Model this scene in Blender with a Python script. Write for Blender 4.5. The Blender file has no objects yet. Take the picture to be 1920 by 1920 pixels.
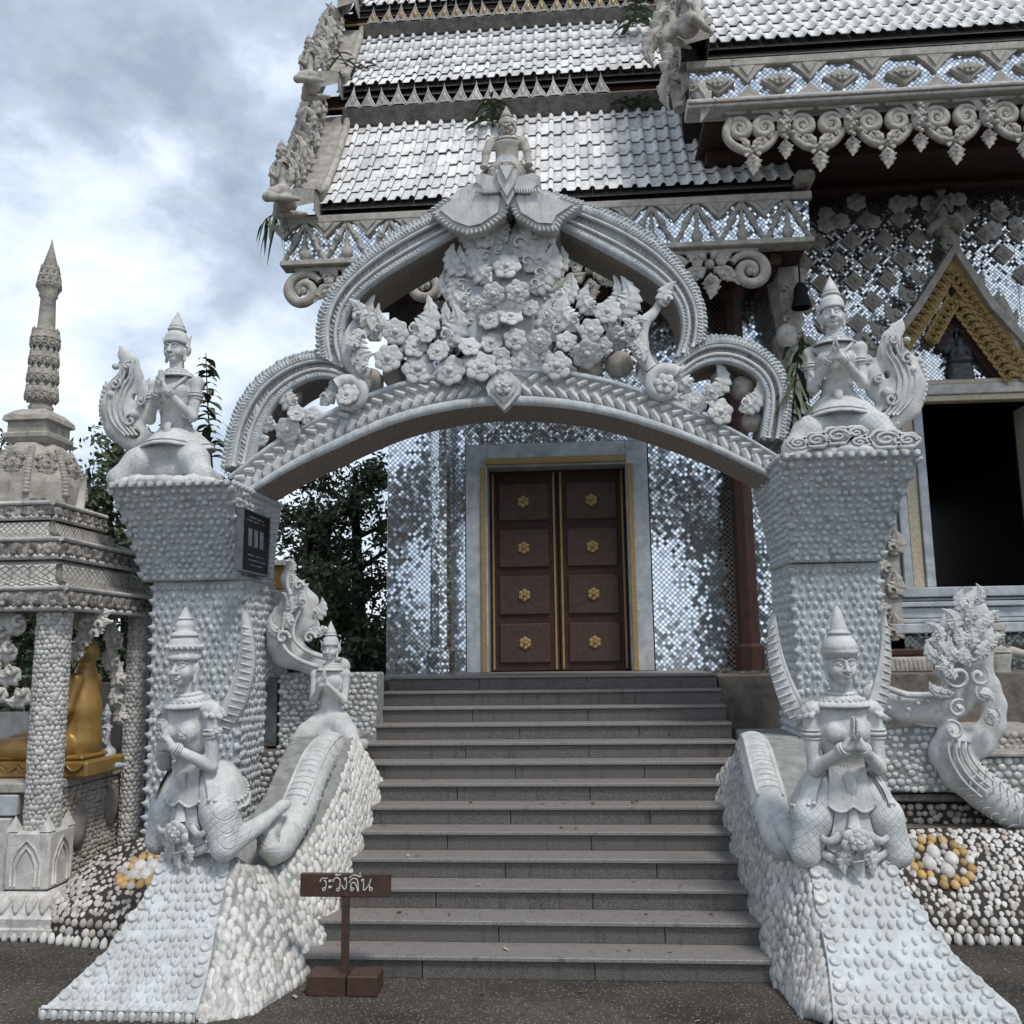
import bpy, math, random
import numpy as np
from mathutils import Matrix, Vector

# ------------------------------------------------------------------ camera, sky, sun, exposure
SC = bpy.context.scene
COL = SC.collection
F_PX, PITCH, YAW, ROLL, CAM_H = 1708.0, 8.79, 4.41, 0.752, 2.34
_p, _y, _r = (math.radians(a) for a in (PITCH, YAW, ROLL))
FWD = np.array([-math.sin(_y)*math.cos(_p), math.cos(_y)*math.cos(_p), math.sin(_p)])
_rt = np.array([math.cos(_y), math.sin(_y), 0.0]); _up = np.cross(_rt, FWD)
RT = _rt*math.cos(_r) - _up*math.sin(_r)
UP = _up*math.cos(_r) + _rt*math.sin(_r)
EYE = np.array([0.0, 0.0, CAM_H])

cam_data = bpy.data.cameras.new('camera'); cam = bpy.data.objects.new('camera', cam_data); COL.objects.link(cam)
cam.matrix_world = Matrix(((RT[0], UP[0], -FWD[0], EYE[0]), (RT[1], UP[1], -FWD[1], EYE[1]), (RT[2], UP[2], -FWD[2], EYE[2]), (0, 0, 0, 1)))
cam_data.sensor_width = 36.0; cam_data.lens = 36.0*F_PX/1920.0
cam_data.clip_start = 0.05; cam_data.clip_end = 3000
SC.camera = cam

SUN_EL, SUN_AZ = 58.0, 38.0      # azimuth measured from -Y (behind the camera) towards +X
world = bpy.data.worlds.new('World'); SC.world = world; world.use_nodes = True
def build_world():
    nt = world.node_tree; N = nt.nodes; L = nt.links; N.clear()
    out = N.new('ShaderNodeOutputWorld'); bg = N.new('ShaderNodeBackground'); bg.inputs['Strength'].default_value = 0.084
    sky = N.new('ShaderNodeTexSky'); sky.sky_type = 'NISHITA'; sky.sun_disc = False
    sky.sun_elevation = math.radians(SUN_EL); sky.sun_rotation = math.radians(180-SUN_AZ)
    tc = N.new('ShaderNodeTexCoord')
    mp = N.new('ShaderNodeMapping'); mp.inputs['Scale'].default_value = (1.7, 1.7, 2.4); mp.inputs['Location'].default_value = (0.9, 2.2, 1.4)
    L.new(tc.outputs['Generated'], mp.inputs['Vector'])
    n1 = N.new('ShaderNodeTexNoise'); n1.inputs['Scale'].default_value = 1.9; n1.inputs['Detail'].default_value = 9; n1.inputs['Roughness'].default_value = 0.55; n1.inputs['Distortion'].default_value = 0.5
    n2 = N.new('ShaderNodeTexNoise'); n2.inputs['Scale'].default_value = 5.2; n2.inputs['Detail'].default_value = 8; n2.inputs['Roughness'].default_value = 0.6
    L.new(mp.outputs[0], n1.inputs['Vector']); L.new(mp.outputs[0], n2.inputs['Vector'])
    ad = N.new('ShaderNodeMix'); ad.data_type = 'FLOAT'; ad.inputs[0].default_value = 0.42
    L.new(n1.outputs[0], ad.inputs[2]); L.new(n2.outputs[0], ad.inputs[3])
    rp = N.new('ShaderNodeValToRGB'); e = rp.color_ramp.elements
    e[0].position = 0.36; e[0].color = (3.1, 3.7, 4.6, 1)
    e[1].position = 0.61; e[1].color = (8.2, 8.8, 9.3, 1)
    m = rp.color_ramp.elements.new(0.455); m.color = (4.4, 5.2, 6.3, 1)
    m = rp.color_ramp.elements.new(0.52); m.color = (6.3, 7.1, 8.1, 1)
    sx_ = N.new('ShaderNodeSeparateXYZ'); L.new(tc.outputs['Generated'], sx_.inputs[0])
    el = N.new('ShaderNodeMapRange'); el.inputs[1].default_value = 0.25; el.inputs[2].default_value = 0.62; el.inputs[3].default_value = 0.03; el.inputs[4].default_value = -0.10
    L.new(sx_.outputs[2], el.inputs[0]); sm = N.new('ShaderNodeMath'); sm.operation = 'ADD'; L.new(ad.outputs[0], sm.inputs[0]); L.new(el.outputs[0], sm.inputs[1])
    L.new(sm.outputs[0], rp.inputs[0])
    mx = N.new('ShaderNodeMix'); mx.data_type = 'RGBA'; mx.inputs[0].default_value = 0.86
    L.new(sky.outputs[0], mx.inputs[6]); L.new(rp.outputs[0], mx.inputs[7])
    L.new(mx.outputs[2], bg.inputs['Color']); L.new(bg.outputs[0], out.inputs['Surface'])
build_world()
sun_d = bpy.data.lights.new('sun', 'SUN'); sun_d.energy = 1.5; sun_d.angle = math.radians(10); sun_d.color = (1.0, 0.96, 0.9)
sun = bpy.data.objects.new('sun', sun_d); COL.objects.link(sun)
_sd = Vector((math.sin(math.radians(SUN_AZ))*math.cos(math.radians(SUN_EL)), -math.cos(math.radians(SUN_AZ))*math.cos(math.radians(SUN_EL)), math.sin(math.radians(SUN_EL))))
sun.rotation_euler = _sd.to_track_quat('Z', 'Y').to_euler()
SC.view_settings.view_transform = 'Standard'; SC.view_settings.look = 'None'; SC.view_settings.gamma = 1.0
SC.view_settings.use_curve_mapping = False
SC.view_settings.exposure = 0.75

# ------------------------------------------------------------------ placing helpers
def ray(px, py): return FWD + RT*(px-960.0)/F_PX - UP*(py-960.0)/F_PX
def at(px, py, Y):
    "world point seen at photo pixel (px,py) on the plane y=Y"
    d = ray(px, py); return EYE + d*(Y/d[1])
def atz(px, py, Z=0.0):
    d = ray(px, py); return EYE + d*((Z-CAM_H)/d[2])
def zat(px, py, Y): return float(at(px, py, Y)[2])
def xat(px, py, Y): return float(at(px, py, Y)[0])
RNG = np.random.default_rng(7); random.seed(7)

# ------------------------------------------------------------------ object helpers
WM = {}
I4 = Matrix.Identity(4)
def par(o, p):
    if p is not None:
        o.parent = p; o.matrix_parent_inverse = WM.get(p.name, I4).inverted()
def tag(o, label=None, cat=None, group=None, kind=None):
    if label: o['label'] = label
    if cat: o['category'] = cat
    if group: o['group'] = group
    if kind: o['kind'] = kind
    return o
def thing(name, label, cat, loc=(0, 0, 0), group=None, rz=0.0, scale=1.0):
    o = bpy.data.objects.new(name, None); COL.objects.link(o); o.empty_display_size = 0.1
    o.matrix_basis = Matrix.Translation(Vector(loc)) @ Matrix.Rotation(rz, 4, 'Z') @ Matrix.Scale(scale, 4)
    WM[o.name] = o.matrix_basis.copy()
    return tag(o, label, cat, group)
def mesh_obj(name, me, parent=None, m=None, mat=None, local=False):
    o = bpy.data.objects.new(name, me); COL.objects.link(o)
    if m is not None: o.matrix_basis = m
    if parent is not None:
        if local: o.parent = parent
        else: par(o, parent)
    return o
class MB:
    "collects shapes into one mesh; verts in world (or local) metres"
    def __init__(s): s.V = []; s.F = []; s.n = 0; s.M = []; s.S = []
    def add(s, v, f, mi=0, smooth=True):
        v = np.asarray(v, float).reshape(-1, 3); k = s.n
        s.V.append(v); s.n += len(v)
        for q in f: s.F.append([int(i)+k for i in q])
        s.M += [mi]*len(f); s.S += [smooth]*len(f); return s
    def mesh(s, name, mats):
        me = bpy.data.meshes.new(name)
        v = np.concatenate(s.V) if s.V else np.zeros((0, 3))
        me.from_pydata(v.tolist(), [], s.F)
        for m in (mats if isinstance(mats, (list, tuple)) else [mats]): me.materials.append(m)
        if s.F:
            me.polygons.foreach_set('material_index', s.M); me.polygons.foreach_set('use_smooth', s.S)
        me.update(); return me
    def build(s, name, mats, parent=None, local=False, kind=None, label=None):
        o = mesh_obj(name, s.mesh(name, mats), parent, local=local)
        if kind: o['kind'] = kind
        if label: o['label'] = label
        return o
    # ---- shapes
    def box(s, lo, hi, mi=0, M=None):
        x0, y0, z0 = lo; x1, y1, z1 = hi
        v = np.array([(x0,y0,z0),(x1,y0,z0),(x1,y1,z0),(x0,y1,z0),(x0,y0,z1),(x1,y0,z1),(x1,y1,z1),(x0,y1,z1)], float)
        if M is not None: v = xf(M, v)
        return s.add(v, [(0,3,2,1),(4,5,6,7),(0,1,5,4),(1,2,6,5),(2,3,7,6),(3,0,4,7)], mi, False)
    def bbox(s, lo, hi, b=0.01, mi=0, M=None):
        "bevelled box"
        lo = np.array(lo, float); hi = np.array(hi, float); b = min(b, *(0.45*(hi-lo)))
        V = []; idx = {}
        for cx in (0, 1):
            for cy in (0, 1):
                for cz in (0, 1):
                    c = np.where([cx, cy, cz], hi, lo); sg = np.where([cx, cy, cz], -1, 1)*b
                    for a in range(3):
                        p = c + sg; p[a] = c[a]; idx[(cx, cy, cz, a)] = len(V); V.append(p)
        F = []
        for a in range(3):
            u, w = [(1, 2), (2, 0), (0, 1)][a]
            for sd in (0, 1):
                q = []
                for (iu, iw) in ((0, 0), (1, 0), (1, 1), (0, 1)):
                    k = [0, 0, 0]; k[a] = sd; k[u] = iu; k[w] = iw; q.append(idx[(*k, a)])
                F.append(q if sd else q[::-1])
        for a in range(3):
            u, w = [(1, 2), (2, 0), (0, 1)][a]
            for iu in (0, 1):
                for iw in (0, 1):
                    k0 = [0, 0, 0]; k0[u] = iu; k0[w] = iw; k1 = list(k0); k1[a] = 1
                    q = [idx[(*k0, u)], idx[(*k1, u)], idx[(*k1, w)], idx[(*k0, w)]]
                    F.append(q if iu != iw else q[::-1])
        for cx in (0, 1):
            for cy in (0, 1):
                for cz in (0, 1):
                    q = [idx[(cx, cy, cz, a)] for a in range(3)]
                    F.append(q if (cx+cy+cz) % 2 else q[::-1])
        V = np.array(V)
        if M is not None: V = xf(M, V)
        return s.add(V, F, mi, False)
    def grid(s, P, mi=0, smooth=True, close_u=False, flip=False):
        "P: (nu,nv,3) array of points"
        P = np.asarray(P, float); nu, nv = P.shape[:2]; F = []
        for i in range(nu if close_u else nu-1):
            j2 = (i+1) % nu
            for j in range(nv-1):
                q = (i*nv+j, j2*nv+j, j2*nv+j+1, i*nv+j+1); F.append(q[::-1] if flip else q)
        return s.add(P.reshape(-1, 3), F, mi, smooth)
    def lathe(s, prof, c=(0, 0, 0), n=20, mi=0, sx=1.0, sy=1.0, M=None, smooth=True):
        "prof: list of (r,z)"
        a = np.linspace(0, 2*np.pi, n, endpoint=False); pr = np.array(prof, float)
        P = np.stack([np.outer(np.cos(a), pr[:, 0])*sx, np.outer(np.sin(a), pr[:, 0])*sy, np.tile(pr[:, 1], (n, 1))], -1)
        if M is not None: P = xf(M, P.reshape(-1, 3)).reshape(P.shape)
        return s.grid(P+np.array(c), mi, smooth, close_u=True)
    def nlathe(s, prof, c=(0, 0, 0), n=4, rot=math.pi/4, mi=0):
        "polygonal lathe with sharp corners"
        a = np.linspace(0, 2*np.pi, n, endpoint=False)+rot; k = 1/math.cos(math.pi/n)
        for i in range(n):
            b = [a[i], a[(i+1) % n]]
            P = np.array([[(r*k*math.cos(t), r*k*math.sin(t), z) for (r, z) in prof] for t in b])
            s.grid(P+np.array(c), mi, False)
        return s
    def tube(s, pts, rad, n=8, mi=0, flat=1.0, nrm=(0, 1, 0), cap=True, smooth=True):
        "tube along pts; rad scalar/list; cross-section squashed by flat along nrm"
        P = np.asarray(pts, float); k = len(P); R = np.full(k, rad) if np.isscalar(rad) else np.asarray(rad, float)
        T = np.gradient(P, axis=0); T /= np.linalg.norm(T, axis=1)[:, None]+1e-9
        nr = np.tile(np.asarray(nrm, float), (k, 1)); nr -= T*np.sum(nr*T, 1)[:, None]
        bad = np.linalg.norm(nr, axis=1) < 1e-3; nr[bad] = np.cross(T[bad], (0.3, 0.1, 0.9)); nr /= np.linalg.norm(nr, axis=1)[:, None]
        B = np.cross(T, nr); a = np.linspace(0, 2*np.pi, n, endpoint=False)
        G = np.stack([P + R[:, None]*(B*math.cos(t) + nr*math.sin(t)*flat) for t in a])
        s.grid(G, mi, smooth, close_u=True)
        if cap:
            k0 = s.n - n*k
            s.F.append([k0+i*k for i in range(n)]); s.F.append([k0+i*k+k-1 for i in range(n)][::-1]); s.M += [mi]*2; s.S += [False]*2
        return s
    def sphere(s, c, r, nu=10, nv=7, mi=0, M=None):
        r = np.array([r]*3 if np.isscalar(r) else r, float); a = np.linspace(0, 2*np.pi, nu, endpoint=False); b = np.linspace(-np.pi/2, np.pi/2, nv)
        P = np.stack([np.outer(np.cos(a), np.cos(b)), np.outer(np.sin(a), np.cos(b)), np.tile(np.sin(b), (nu, 1))], -1)*r
        if M is not None: P = xf(M, P.reshape(-1, 3)).reshape(P.shape)
        return s.grid(P+np.array(c), mi, True, close_u=True)
    def prism(s, poly, y0, y1, mi=0, smooth=False):
        "poly: (n,2) x,z outline; extruded between y0 and y1"
        poly = np.asarray(poly, float); n = len(poly)
        v = np.concatenate([np.c_[poly[:, 0], np.full(n, y0), poly[:, 1]], np.c_[poly[:, 0], np.full(n, y1), poly[:, 1]]])
        F = [list(range(n)), list(range(n, 2*n))[::-1]] + [(i, i+n, (i+1) % n+n, (i+1) % n) for i in range(n)]
        return s.add(v, F, mi, smooth)
    def inst(s, proto, mats, mi=0):
        pv, pf = proto
        for M in mats: s.add(xf(M, pv), pf, mi, True)
        return s
def xf(M, v):
    M = np.array(M, float); return v @ M[:3, :3].T + M[:3, 3]
def T(x=0, y=0, z=0): return Matrix.Translation((x, y, z))
def R(a, ax='Z'): return Matrix.Rotation(a, 4, ax)
def S(x, y=None, z=None):
    y = x if y is None else y; z = x if z is None else z
    return Matrix.Diagonal((x, y, z, 1))
def basis(p, xr, yu, zn, sx=1, sy=1, sz=1):
    return Matrix(((xr[0]*sx, yu[0]*sy, zn[0]*sz, p[0]), (xr[1]*sx, yu[1]*sy, zn[1]*sz, p[1]), (xr[2]*sx, yu[2]*sy, zn[2]*sz, p[2]), (0, 0, 0, 1)))
def resample(P, n):
    P = np.asarray(P, float); d = np.r_[0, np.cumsum(np.linalg.norm(np.diff(P, axis=0), axis=1))]
    t = np.linspace(0, d[-1], n); return np.stack([np.interp(t, d, P[:, i]) for i in range(P.shape[1])], 1)
def smooth_path(P, n, it=2):
    P = np.asarray(P, float)
    for _ in range(it):
        Q = [P[0]]
        for a, b in zip(P[:-1], P[1:]): Q += [a*.75+b*.25, a*.25+b*.75]
        Q.append(P[-1]); P = np.array(Q)
    return resample(P, n)

# ------------------------------------------------------------------ procedural materials
def mat(name, c1, c2, scale=6.0, rough=0.75, bump=0.25, bscale=60.0, metal=0.0, streak=0.0, streak_col=(0.03, 0.028, 0.025), spec=0.3, rnd=0.0, detail=6, lo=0.35, hi=0.65, world_up=True):
    m = bpy.data.materials.new(name); m.use_nodes = True; nt = m.node_tree; N = nt.nodes; L = nt.links
    b = N['Principled BSDF']; b.inputs['Roughness'].default_value = rough; b.inputs['Metallic'].default_value = metal
    b.inputs['Specular IOR Level'].default_value = spec
    ge = N.new('ShaderNodeNewGeometry')
    n1 = N.new('ShaderNodeTexNoise'); n1.inputs['Scale'].default_value = scale; n1.inputs['Detail'].default_value = detail; n1.inputs['Roughness'].default_value = 0.65
    L.new(ge.outputs['Position'], n1.inputs['Vector'])
    mr = N.new('ShaderNodeMapRange'); mr.inputs[1].default_value = lo; mr.inputs[2].default_value = hi
    L.new(n1.outputs[0], mr.inputs[0])
    mx = N.new('ShaderNodeMix'); mx.data_type = 'RGBA'; mx.inputs[6].default_value = (*c1, 1); mx.inputs[7].default_value = (*c2, 1)
    L.new(mr.outputs[0], mx.inputs[0]); col = mx.outputs[2]
    if streak > 0:
        mp = N.new('ShaderNodeMapping'); mp.inputs['Scale'].default_value = (7, 7, 1.1)
        L.new(ge.outputs['Position'], mp.inputs['Vector'])
        n3 = N.new('ShaderNodeTexNoise'); n3.inputs['Scale'].default_value = 1.6; n3.inputs['Detail'].default_value = 8; n3.inputs['Roughness'].default_value = 0.7
        L.new(mp.outputs[0], n3.inputs['Vector'])
        r3 = N.new('ShaderNodeMapRange'); r3.inputs[1].default_value = 0.62-0.25*streak; r3.inputs[2].default_value = 0.72; r3.inputs[4].default_value = min(1.0, 0.5+0.5*streak)
        L.new(n3.outputs[0], r3.inputs[0])
        m3 = N.new('ShaderNodeMix'); m3.data_type = 'RGBA'; m3.inputs[7].default_value = (*streak_col, 1)
        L.new(col, m3.inputs[6]); L.new(r3.outputs[0], m3.inputs[0]); col = m3.outputs[2]
        n4 = N.new('ShaderNodeTexNoise'); n4.inputs['Scale'].default_value = 24; n4.inputs['Detail'].default_value = 6; n4.inputs['Roughness'].default_value = 0.75; L.new(ge.outputs['Position'], n4.inputs['Vector'])
        r4 = N.new('ShaderNodeMapRange'); r4.inputs[1].default_value = 0.585; r4.inputs[2].default_value = 0.70; r4.inputs[4].default_value = 0.55; L.new(n4.outputs[0], r4.inputs[0])
        m4 = N.new('ShaderNodeMix'); m4.data_type = 'RGBA'; m4.inputs[7].default_value = (*[c*0.8 for c in streak_col], 1); L.new(col, m4.inputs[6]); L.new(r4.outputs[0], m4.inputs[0]); col = m4.outputs[2]
    if rnd > 0:
        oi = N.new('ShaderNodeObjectInfo'); hs = N.new('ShaderNodeHueSaturation'); mm = N.new('ShaderNodeMapRange')
        mm.inputs[3].default_value = 1-rnd; mm.inputs[4].default_value = 1+rnd*0.6
        L.new(oi.outputs['Random'], mm.inputs[0]); L.new(mm.outputs[0], hs.inputs['Value']); L.new(col, hs.inputs['Color']); col = hs.outputs[0]
    L.new(col, b.inputs['Base Color'])
    if bump > 0:
        n2 = N.new('ShaderNodeTexNoise'); n2.inputs['Scale'].default_value = bscale; n2.inputs['Detail'].default_value = 5; n2.inputs['Roughness'].default_value = 0.6
        L.new(ge.outputs['Position'], n2.inputs['Vector'])
        bp = N.new('ShaderNodeBump'); bp.inputs['Strength'].default_value = bump; bp.inputs['Distance'].default_value = 0.02
        L.new(n2.outputs[0], bp.inputs['Height']); L.new(bp.outputs[0], b.inputs['Normal'])
    return m
def mirror_mat(name, size=0.045, tint=(0.82, 0.86, 0.9), grout=(0.12, 0.11, 0.1), tilt=0.35, rough=0.12, gw=0.16, diag=True, axes=(0, 2), dark=0.0):
    "cut-mirror mosaic: a grid of small tiles, each set at its own slight tilt"
    m = bpy.data.materials.new(name); m.use_nodes = True; nt = m.node_tree; N = nt.nodes; L = nt.links
    b = N['Principled BSDF']; ge = N.new('ShaderNodeNewGeometry')
    mp = N.new('ShaderNodeMapping'); mp.inputs['Scale'].default_value = (1/size,)*3
    if diag: mp.inputs['Rotation'].default_value = (0, math.radians(45), 0)
    L.new(ge.outputs['Position'], mp.inputs['Vector'])
    fr = N.new('ShaderNodeVectorMath'); fr.operation = 'FRACTION'; L.new(mp.outputs[0], fr.inputs[0])
    fl = N.new('ShaderNodeVectorMath'); fl.operation = 'FLOOR'; L.new(mp.outputs[0], fl.inputs[0])
    sp = N.new('ShaderNodeSeparateXYZ'); L.new(fr.outputs[0], sp.inputs[0])
    mks = []
    for ax in axes:
        g = N.new('ShaderNodeMath'); g.operation = 'GREATER_THAN'; g.inputs[1].default_value = gw; L.new(sp.outputs[ax], g.inputs[0]); mks.append(g)
    mu = N.new('ShaderNodeMath'); mu.operation = 'MULTIPLY'; L.new(mks[0].outputs[0], mu.inputs[0]); L.new(mks[1].outputs[0], mu.inputs[1])
    sf = N.new('ShaderNodeSeparateXYZ'); L.new(fl.outputs[0], sf.inputs[0]); cb = N.new('ShaderNodeCombineXYZ')
    L.new(sf.outputs[axes[0]], cb.inputs[0]); L.new(sf.outputs[axes[1]], cb.inputs[1])
    wn = N.new('ShaderNodeTexWhiteNoise'); wn.noise_dimensions = '3D'; L.new(cb.outputs[0], wn.inputs['Vector'])
    sb = N.new('ShaderNodeVectorMath'); sb.operation = 'SUBTRACT'; sb.inputs[1].default_value = (.5, .5, .5); L.new(wn.outputs['Color'], sb.inputs[0])
    sc = N.new('ShaderNodeVectorMath'); sc.operation = 'SCALE'; sc.inputs['Scale'].default_value = tilt; L.new(sb.outputs[0], sc.inputs[0])
    ad = N.new('ShaderNodeVectorMath'); ad.operation = 'ADD'; L.new(ge.outputs['Normal'], ad.inputs[0]); L.new(sc.outputs[0], ad.inputs[1])
    no = N.new('ShaderNodeVectorMath'); no.operation = 'NORMALIZE'; L.new(ad.outputs[0], no.inputs[0]); L.new(no.outputs[0], b.inputs['Normal'])
    mx = N.new('ShaderNodeMix'); mx.data_type = 'RGBA'; mx.inputs[6].default_value = (*grout, 1); mx.inputs[7].default_value = (*tint, 1)
    L.new(mu.outputs[0], mx.inputs[0]); L.new(mx.outputs[2], b.inputs['Base Color'])
    L.new(mu.outputs[0], b.inputs['Metallic'])
    rr = N.new('ShaderNodeMapRange'); rr.inputs[3].default_value = 0.8; rr.inputs[4].default_value = rough; L.new(mu.outputs[0], rr.inputs[0]); L.new(rr.outputs[0], b.inputs['Roughness'])
    return m
WHITE = mat('white_plaster', (0.62, 0.62, 0.605), (0.45, 0.452, 0.44), 6, 0.72, 0.35, 45, streak=0.3, streak_col=(0.27, 0.27, 0.26))
WHITE2 = mat('grey_white_plaster', (0.53, 0.56, 0.57), (0.36, 0.38, 0.385), 7, 0.75, 0.45, 60, streak=0.35, streak_col=(0.14, 0.14, 0.13))
APRON = mat('pale_blue_plaster', (0.585, 0.605, 0.612), (0.43, 0.44, 0.435), 5, 0.75, 0.3, 60, streak=0.12, streak_col=(0.24, 0.24, 0.22))
SHELLW = mat('white_shell', (0.64, 0.63, 0.605), (0.44, 0.425, 0.40), 14, 0.5, 0.15, 120, rnd=0.22, spec=0.4)
SHELLG = mat('blue_grey_shell', (0.56, 0.59, 0.60), (0.40, 0.42, 0.425), 10, 0.6, 0.15, 120, rnd=0.08)
SHELLB = mat('beige_shell', (0.50, 0.45, 0.40), (0.30, 0.26, 0.225), 10, 0.6, 0.15, 120, rnd=0.35)
SHELLP = mat('pinkish_white_shell', (0.60, 0.575, 0.54), (0.37, 0.345, 0.32), 12, 0.5, 0.15, 120, rnd=0.3, spec=0.4)
SHELLY = mat('ochre_shell', (0.50, 0.32, 0.10), (0.38, 0.27, 0.14), 14, 0.5, 0.1, 100, rnd=0.35)
MORTAR = mat('grey_mortar', (0.33, 0.335, 0.325), (0.20, 0.20, 0.19), 9, 0.9, 0.5, 50)
MORTARB = mat('brown_mortar', (0.20, 0.175, 0.15), (0.10, 0.085, 0.07), 9, 0.9, 0.5, 50)
MORTARD = mat('dark_mortar', (0.055, 0.045, 0.038), (0.03, 0.026, 0.022), 9, 0.9, 0.5, 50)
STONE = mat('weathered_cement', (0.44, 0.41, 0.37), (0.26, 0.24, 0.215), 8, 0.85, 0.45, 40, streak=0.35, streak_col=(0.05, 0.045, 0.04))
CARVED = mat('grey_brown_carving', (0.47, 0.44, 0.395), (0.30, 0.275, 0.24), 9, 0.85, 0.5, 50, streak=0.2, streak_col=(0.07, 0.065, 0.055))
PAVW = mat('pavilion_white', (0.62, 0.60, 0.565), (0.44, 0.41, 0.38), 7, 0.8, 0.35, 50, streak=0.3, streak_col=(0.08, 0.075, 0.07))
PAVD = mat('mildewed_cornice', (0.47, 0.43, 0.395), (0.12, 0.11, 0.10), 14, 0.9, 0.7, 40, streak=0.7, lo=0.36, hi=0.6)
SPIRE = mat('aged_spire', (0.44, 0.405, 0.36), (0.27, 0.245, 0.21), 9, 0.85, 0.5, 45, streak=0.25, streak_col=(0.07, 0.065, 0.06))
GOLD = mat('gold_paint', (0.36, 0.22, 0.06), (0.24, 0.14, 0.04), 5, 0.42, 0.08, 30, metal=0.35, spec=0.5)
GOLDW = mat('gilded_lacquer', (0.42, 0.28, 0.09), (0.25, 0.19, 0.10), 28, 0.5, 0.4, 90, metal=0.2)
GOLDP = mat('speckled_gilt_marble', (0.46, 0.36, 0.19), (0.50, 0.47, 0.42), 26, 0.45, 0.2, 90, metal=0.1, lo=0.42, hi=0.58)
MAROON = mat('maroon_timber', (0.06, 0.024, 0.018), (0.03, 0.015, 0.012), 12, 0.6, 0.15, 40)
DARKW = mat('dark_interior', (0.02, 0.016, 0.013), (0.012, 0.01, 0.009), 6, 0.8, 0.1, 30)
TILE = mat('white_glazed_tile', (0.80, 0.795, 0.785), (0.66, 0.65, 0.635), 2.5, 0.6, 0.05, 60, rnd=0.25, streak=0.55, streak_col=(0.30, 0.275, 0.25), spec=0.25)
ROOFBASE = mat('roof_underlay', (0.09, 0.085, 0.08), (0.05, 0.05, 0.048), 9, 0.9, 0.3, 40)
RIDGE = mat('mossy_ridge', (0.10, 0.095, 0.085), (0.035, 0.035, 0.03), 9, 0.9, 0.5, 40)
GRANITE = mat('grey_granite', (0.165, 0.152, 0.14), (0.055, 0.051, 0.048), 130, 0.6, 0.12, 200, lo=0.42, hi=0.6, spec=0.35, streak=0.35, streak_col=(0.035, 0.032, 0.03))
GRANITE2 = mat('pale_granite_tread', (0.275, 0.255, 0.24), (0.14, 0.13, 0.12), 130, 0.55, 0.12, 200, lo=0.4, hi=0.6, spec=0.4, streak=0.3, streak_col=(0.07, 0.064, 0.058))  # same speckled granite, set paler for treads than for riser panels
MARBLE = mat('blue_grey_marble', (0.50, 0.52, 0.54), (0.27, 0.30, 0.33), 5, 0.3, 0.05, 20, spec=0.5)
WOOD = mat('brown_painted_wood', (0.075, 0.04, 0.028), (0.045, 0.026, 0.02), 18, 0.5, 0.15, 60, spec=0.4)
LETTER = mat('grey_white_paint', (0.62, 0.60, 0.58), (0.45, 0.43, 0.42), 40, 0.6, 0.0)
BLACKB = mat('black_board', (0.02, 0.02, 0.02), (0.012, 0.012, 0.012), 10, 0.75, 0.0, spec=0.15)
STEEL = mat('grey_steel_post', (0.13, 0.14, 0.15), (0.07, 0.075, 0.08), 9, 0.5, 0.1, 40)
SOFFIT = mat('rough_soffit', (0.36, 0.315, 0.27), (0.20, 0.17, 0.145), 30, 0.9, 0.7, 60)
MIRROR = mirror_mat('mirror_mosaic')
MIRROR2 = mirror_mat('mirror_mosaic_wall', size=0.04, tilt=0.30, rough=0.18, tint=(0.72, 0.75, 0.77), grout=(0.07, 0.065, 0.06))
MIRRORB = mirror_mat('mirror_mosaic_blue', size=0.05, tilt=0.11, tint=(0.8, 0.86, 0.92))
LEAF = mat('green_leaf', (0.11, 0.14, 0.07), (0.06, 0.085, 0.04), 3, 0.5, 0.0, rnd=0.3)
LEAFD = mat('dark_leaf', (0.10, 0.125, 0.065), (0.045, 0.065, 0.032), 2.2, 0.55, 0.0)
LEAFB = mat('bronze_leaf', (0.11, 0.075, 0.025), (0.05, 0.06, 0.022), 6, 0.5, 0.0)
BARK = mat('bark', (0.075, 0.06, 0.048), (0.035, 0.03, 0.025), 20, 0.9, 0.5, 40)
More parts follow.
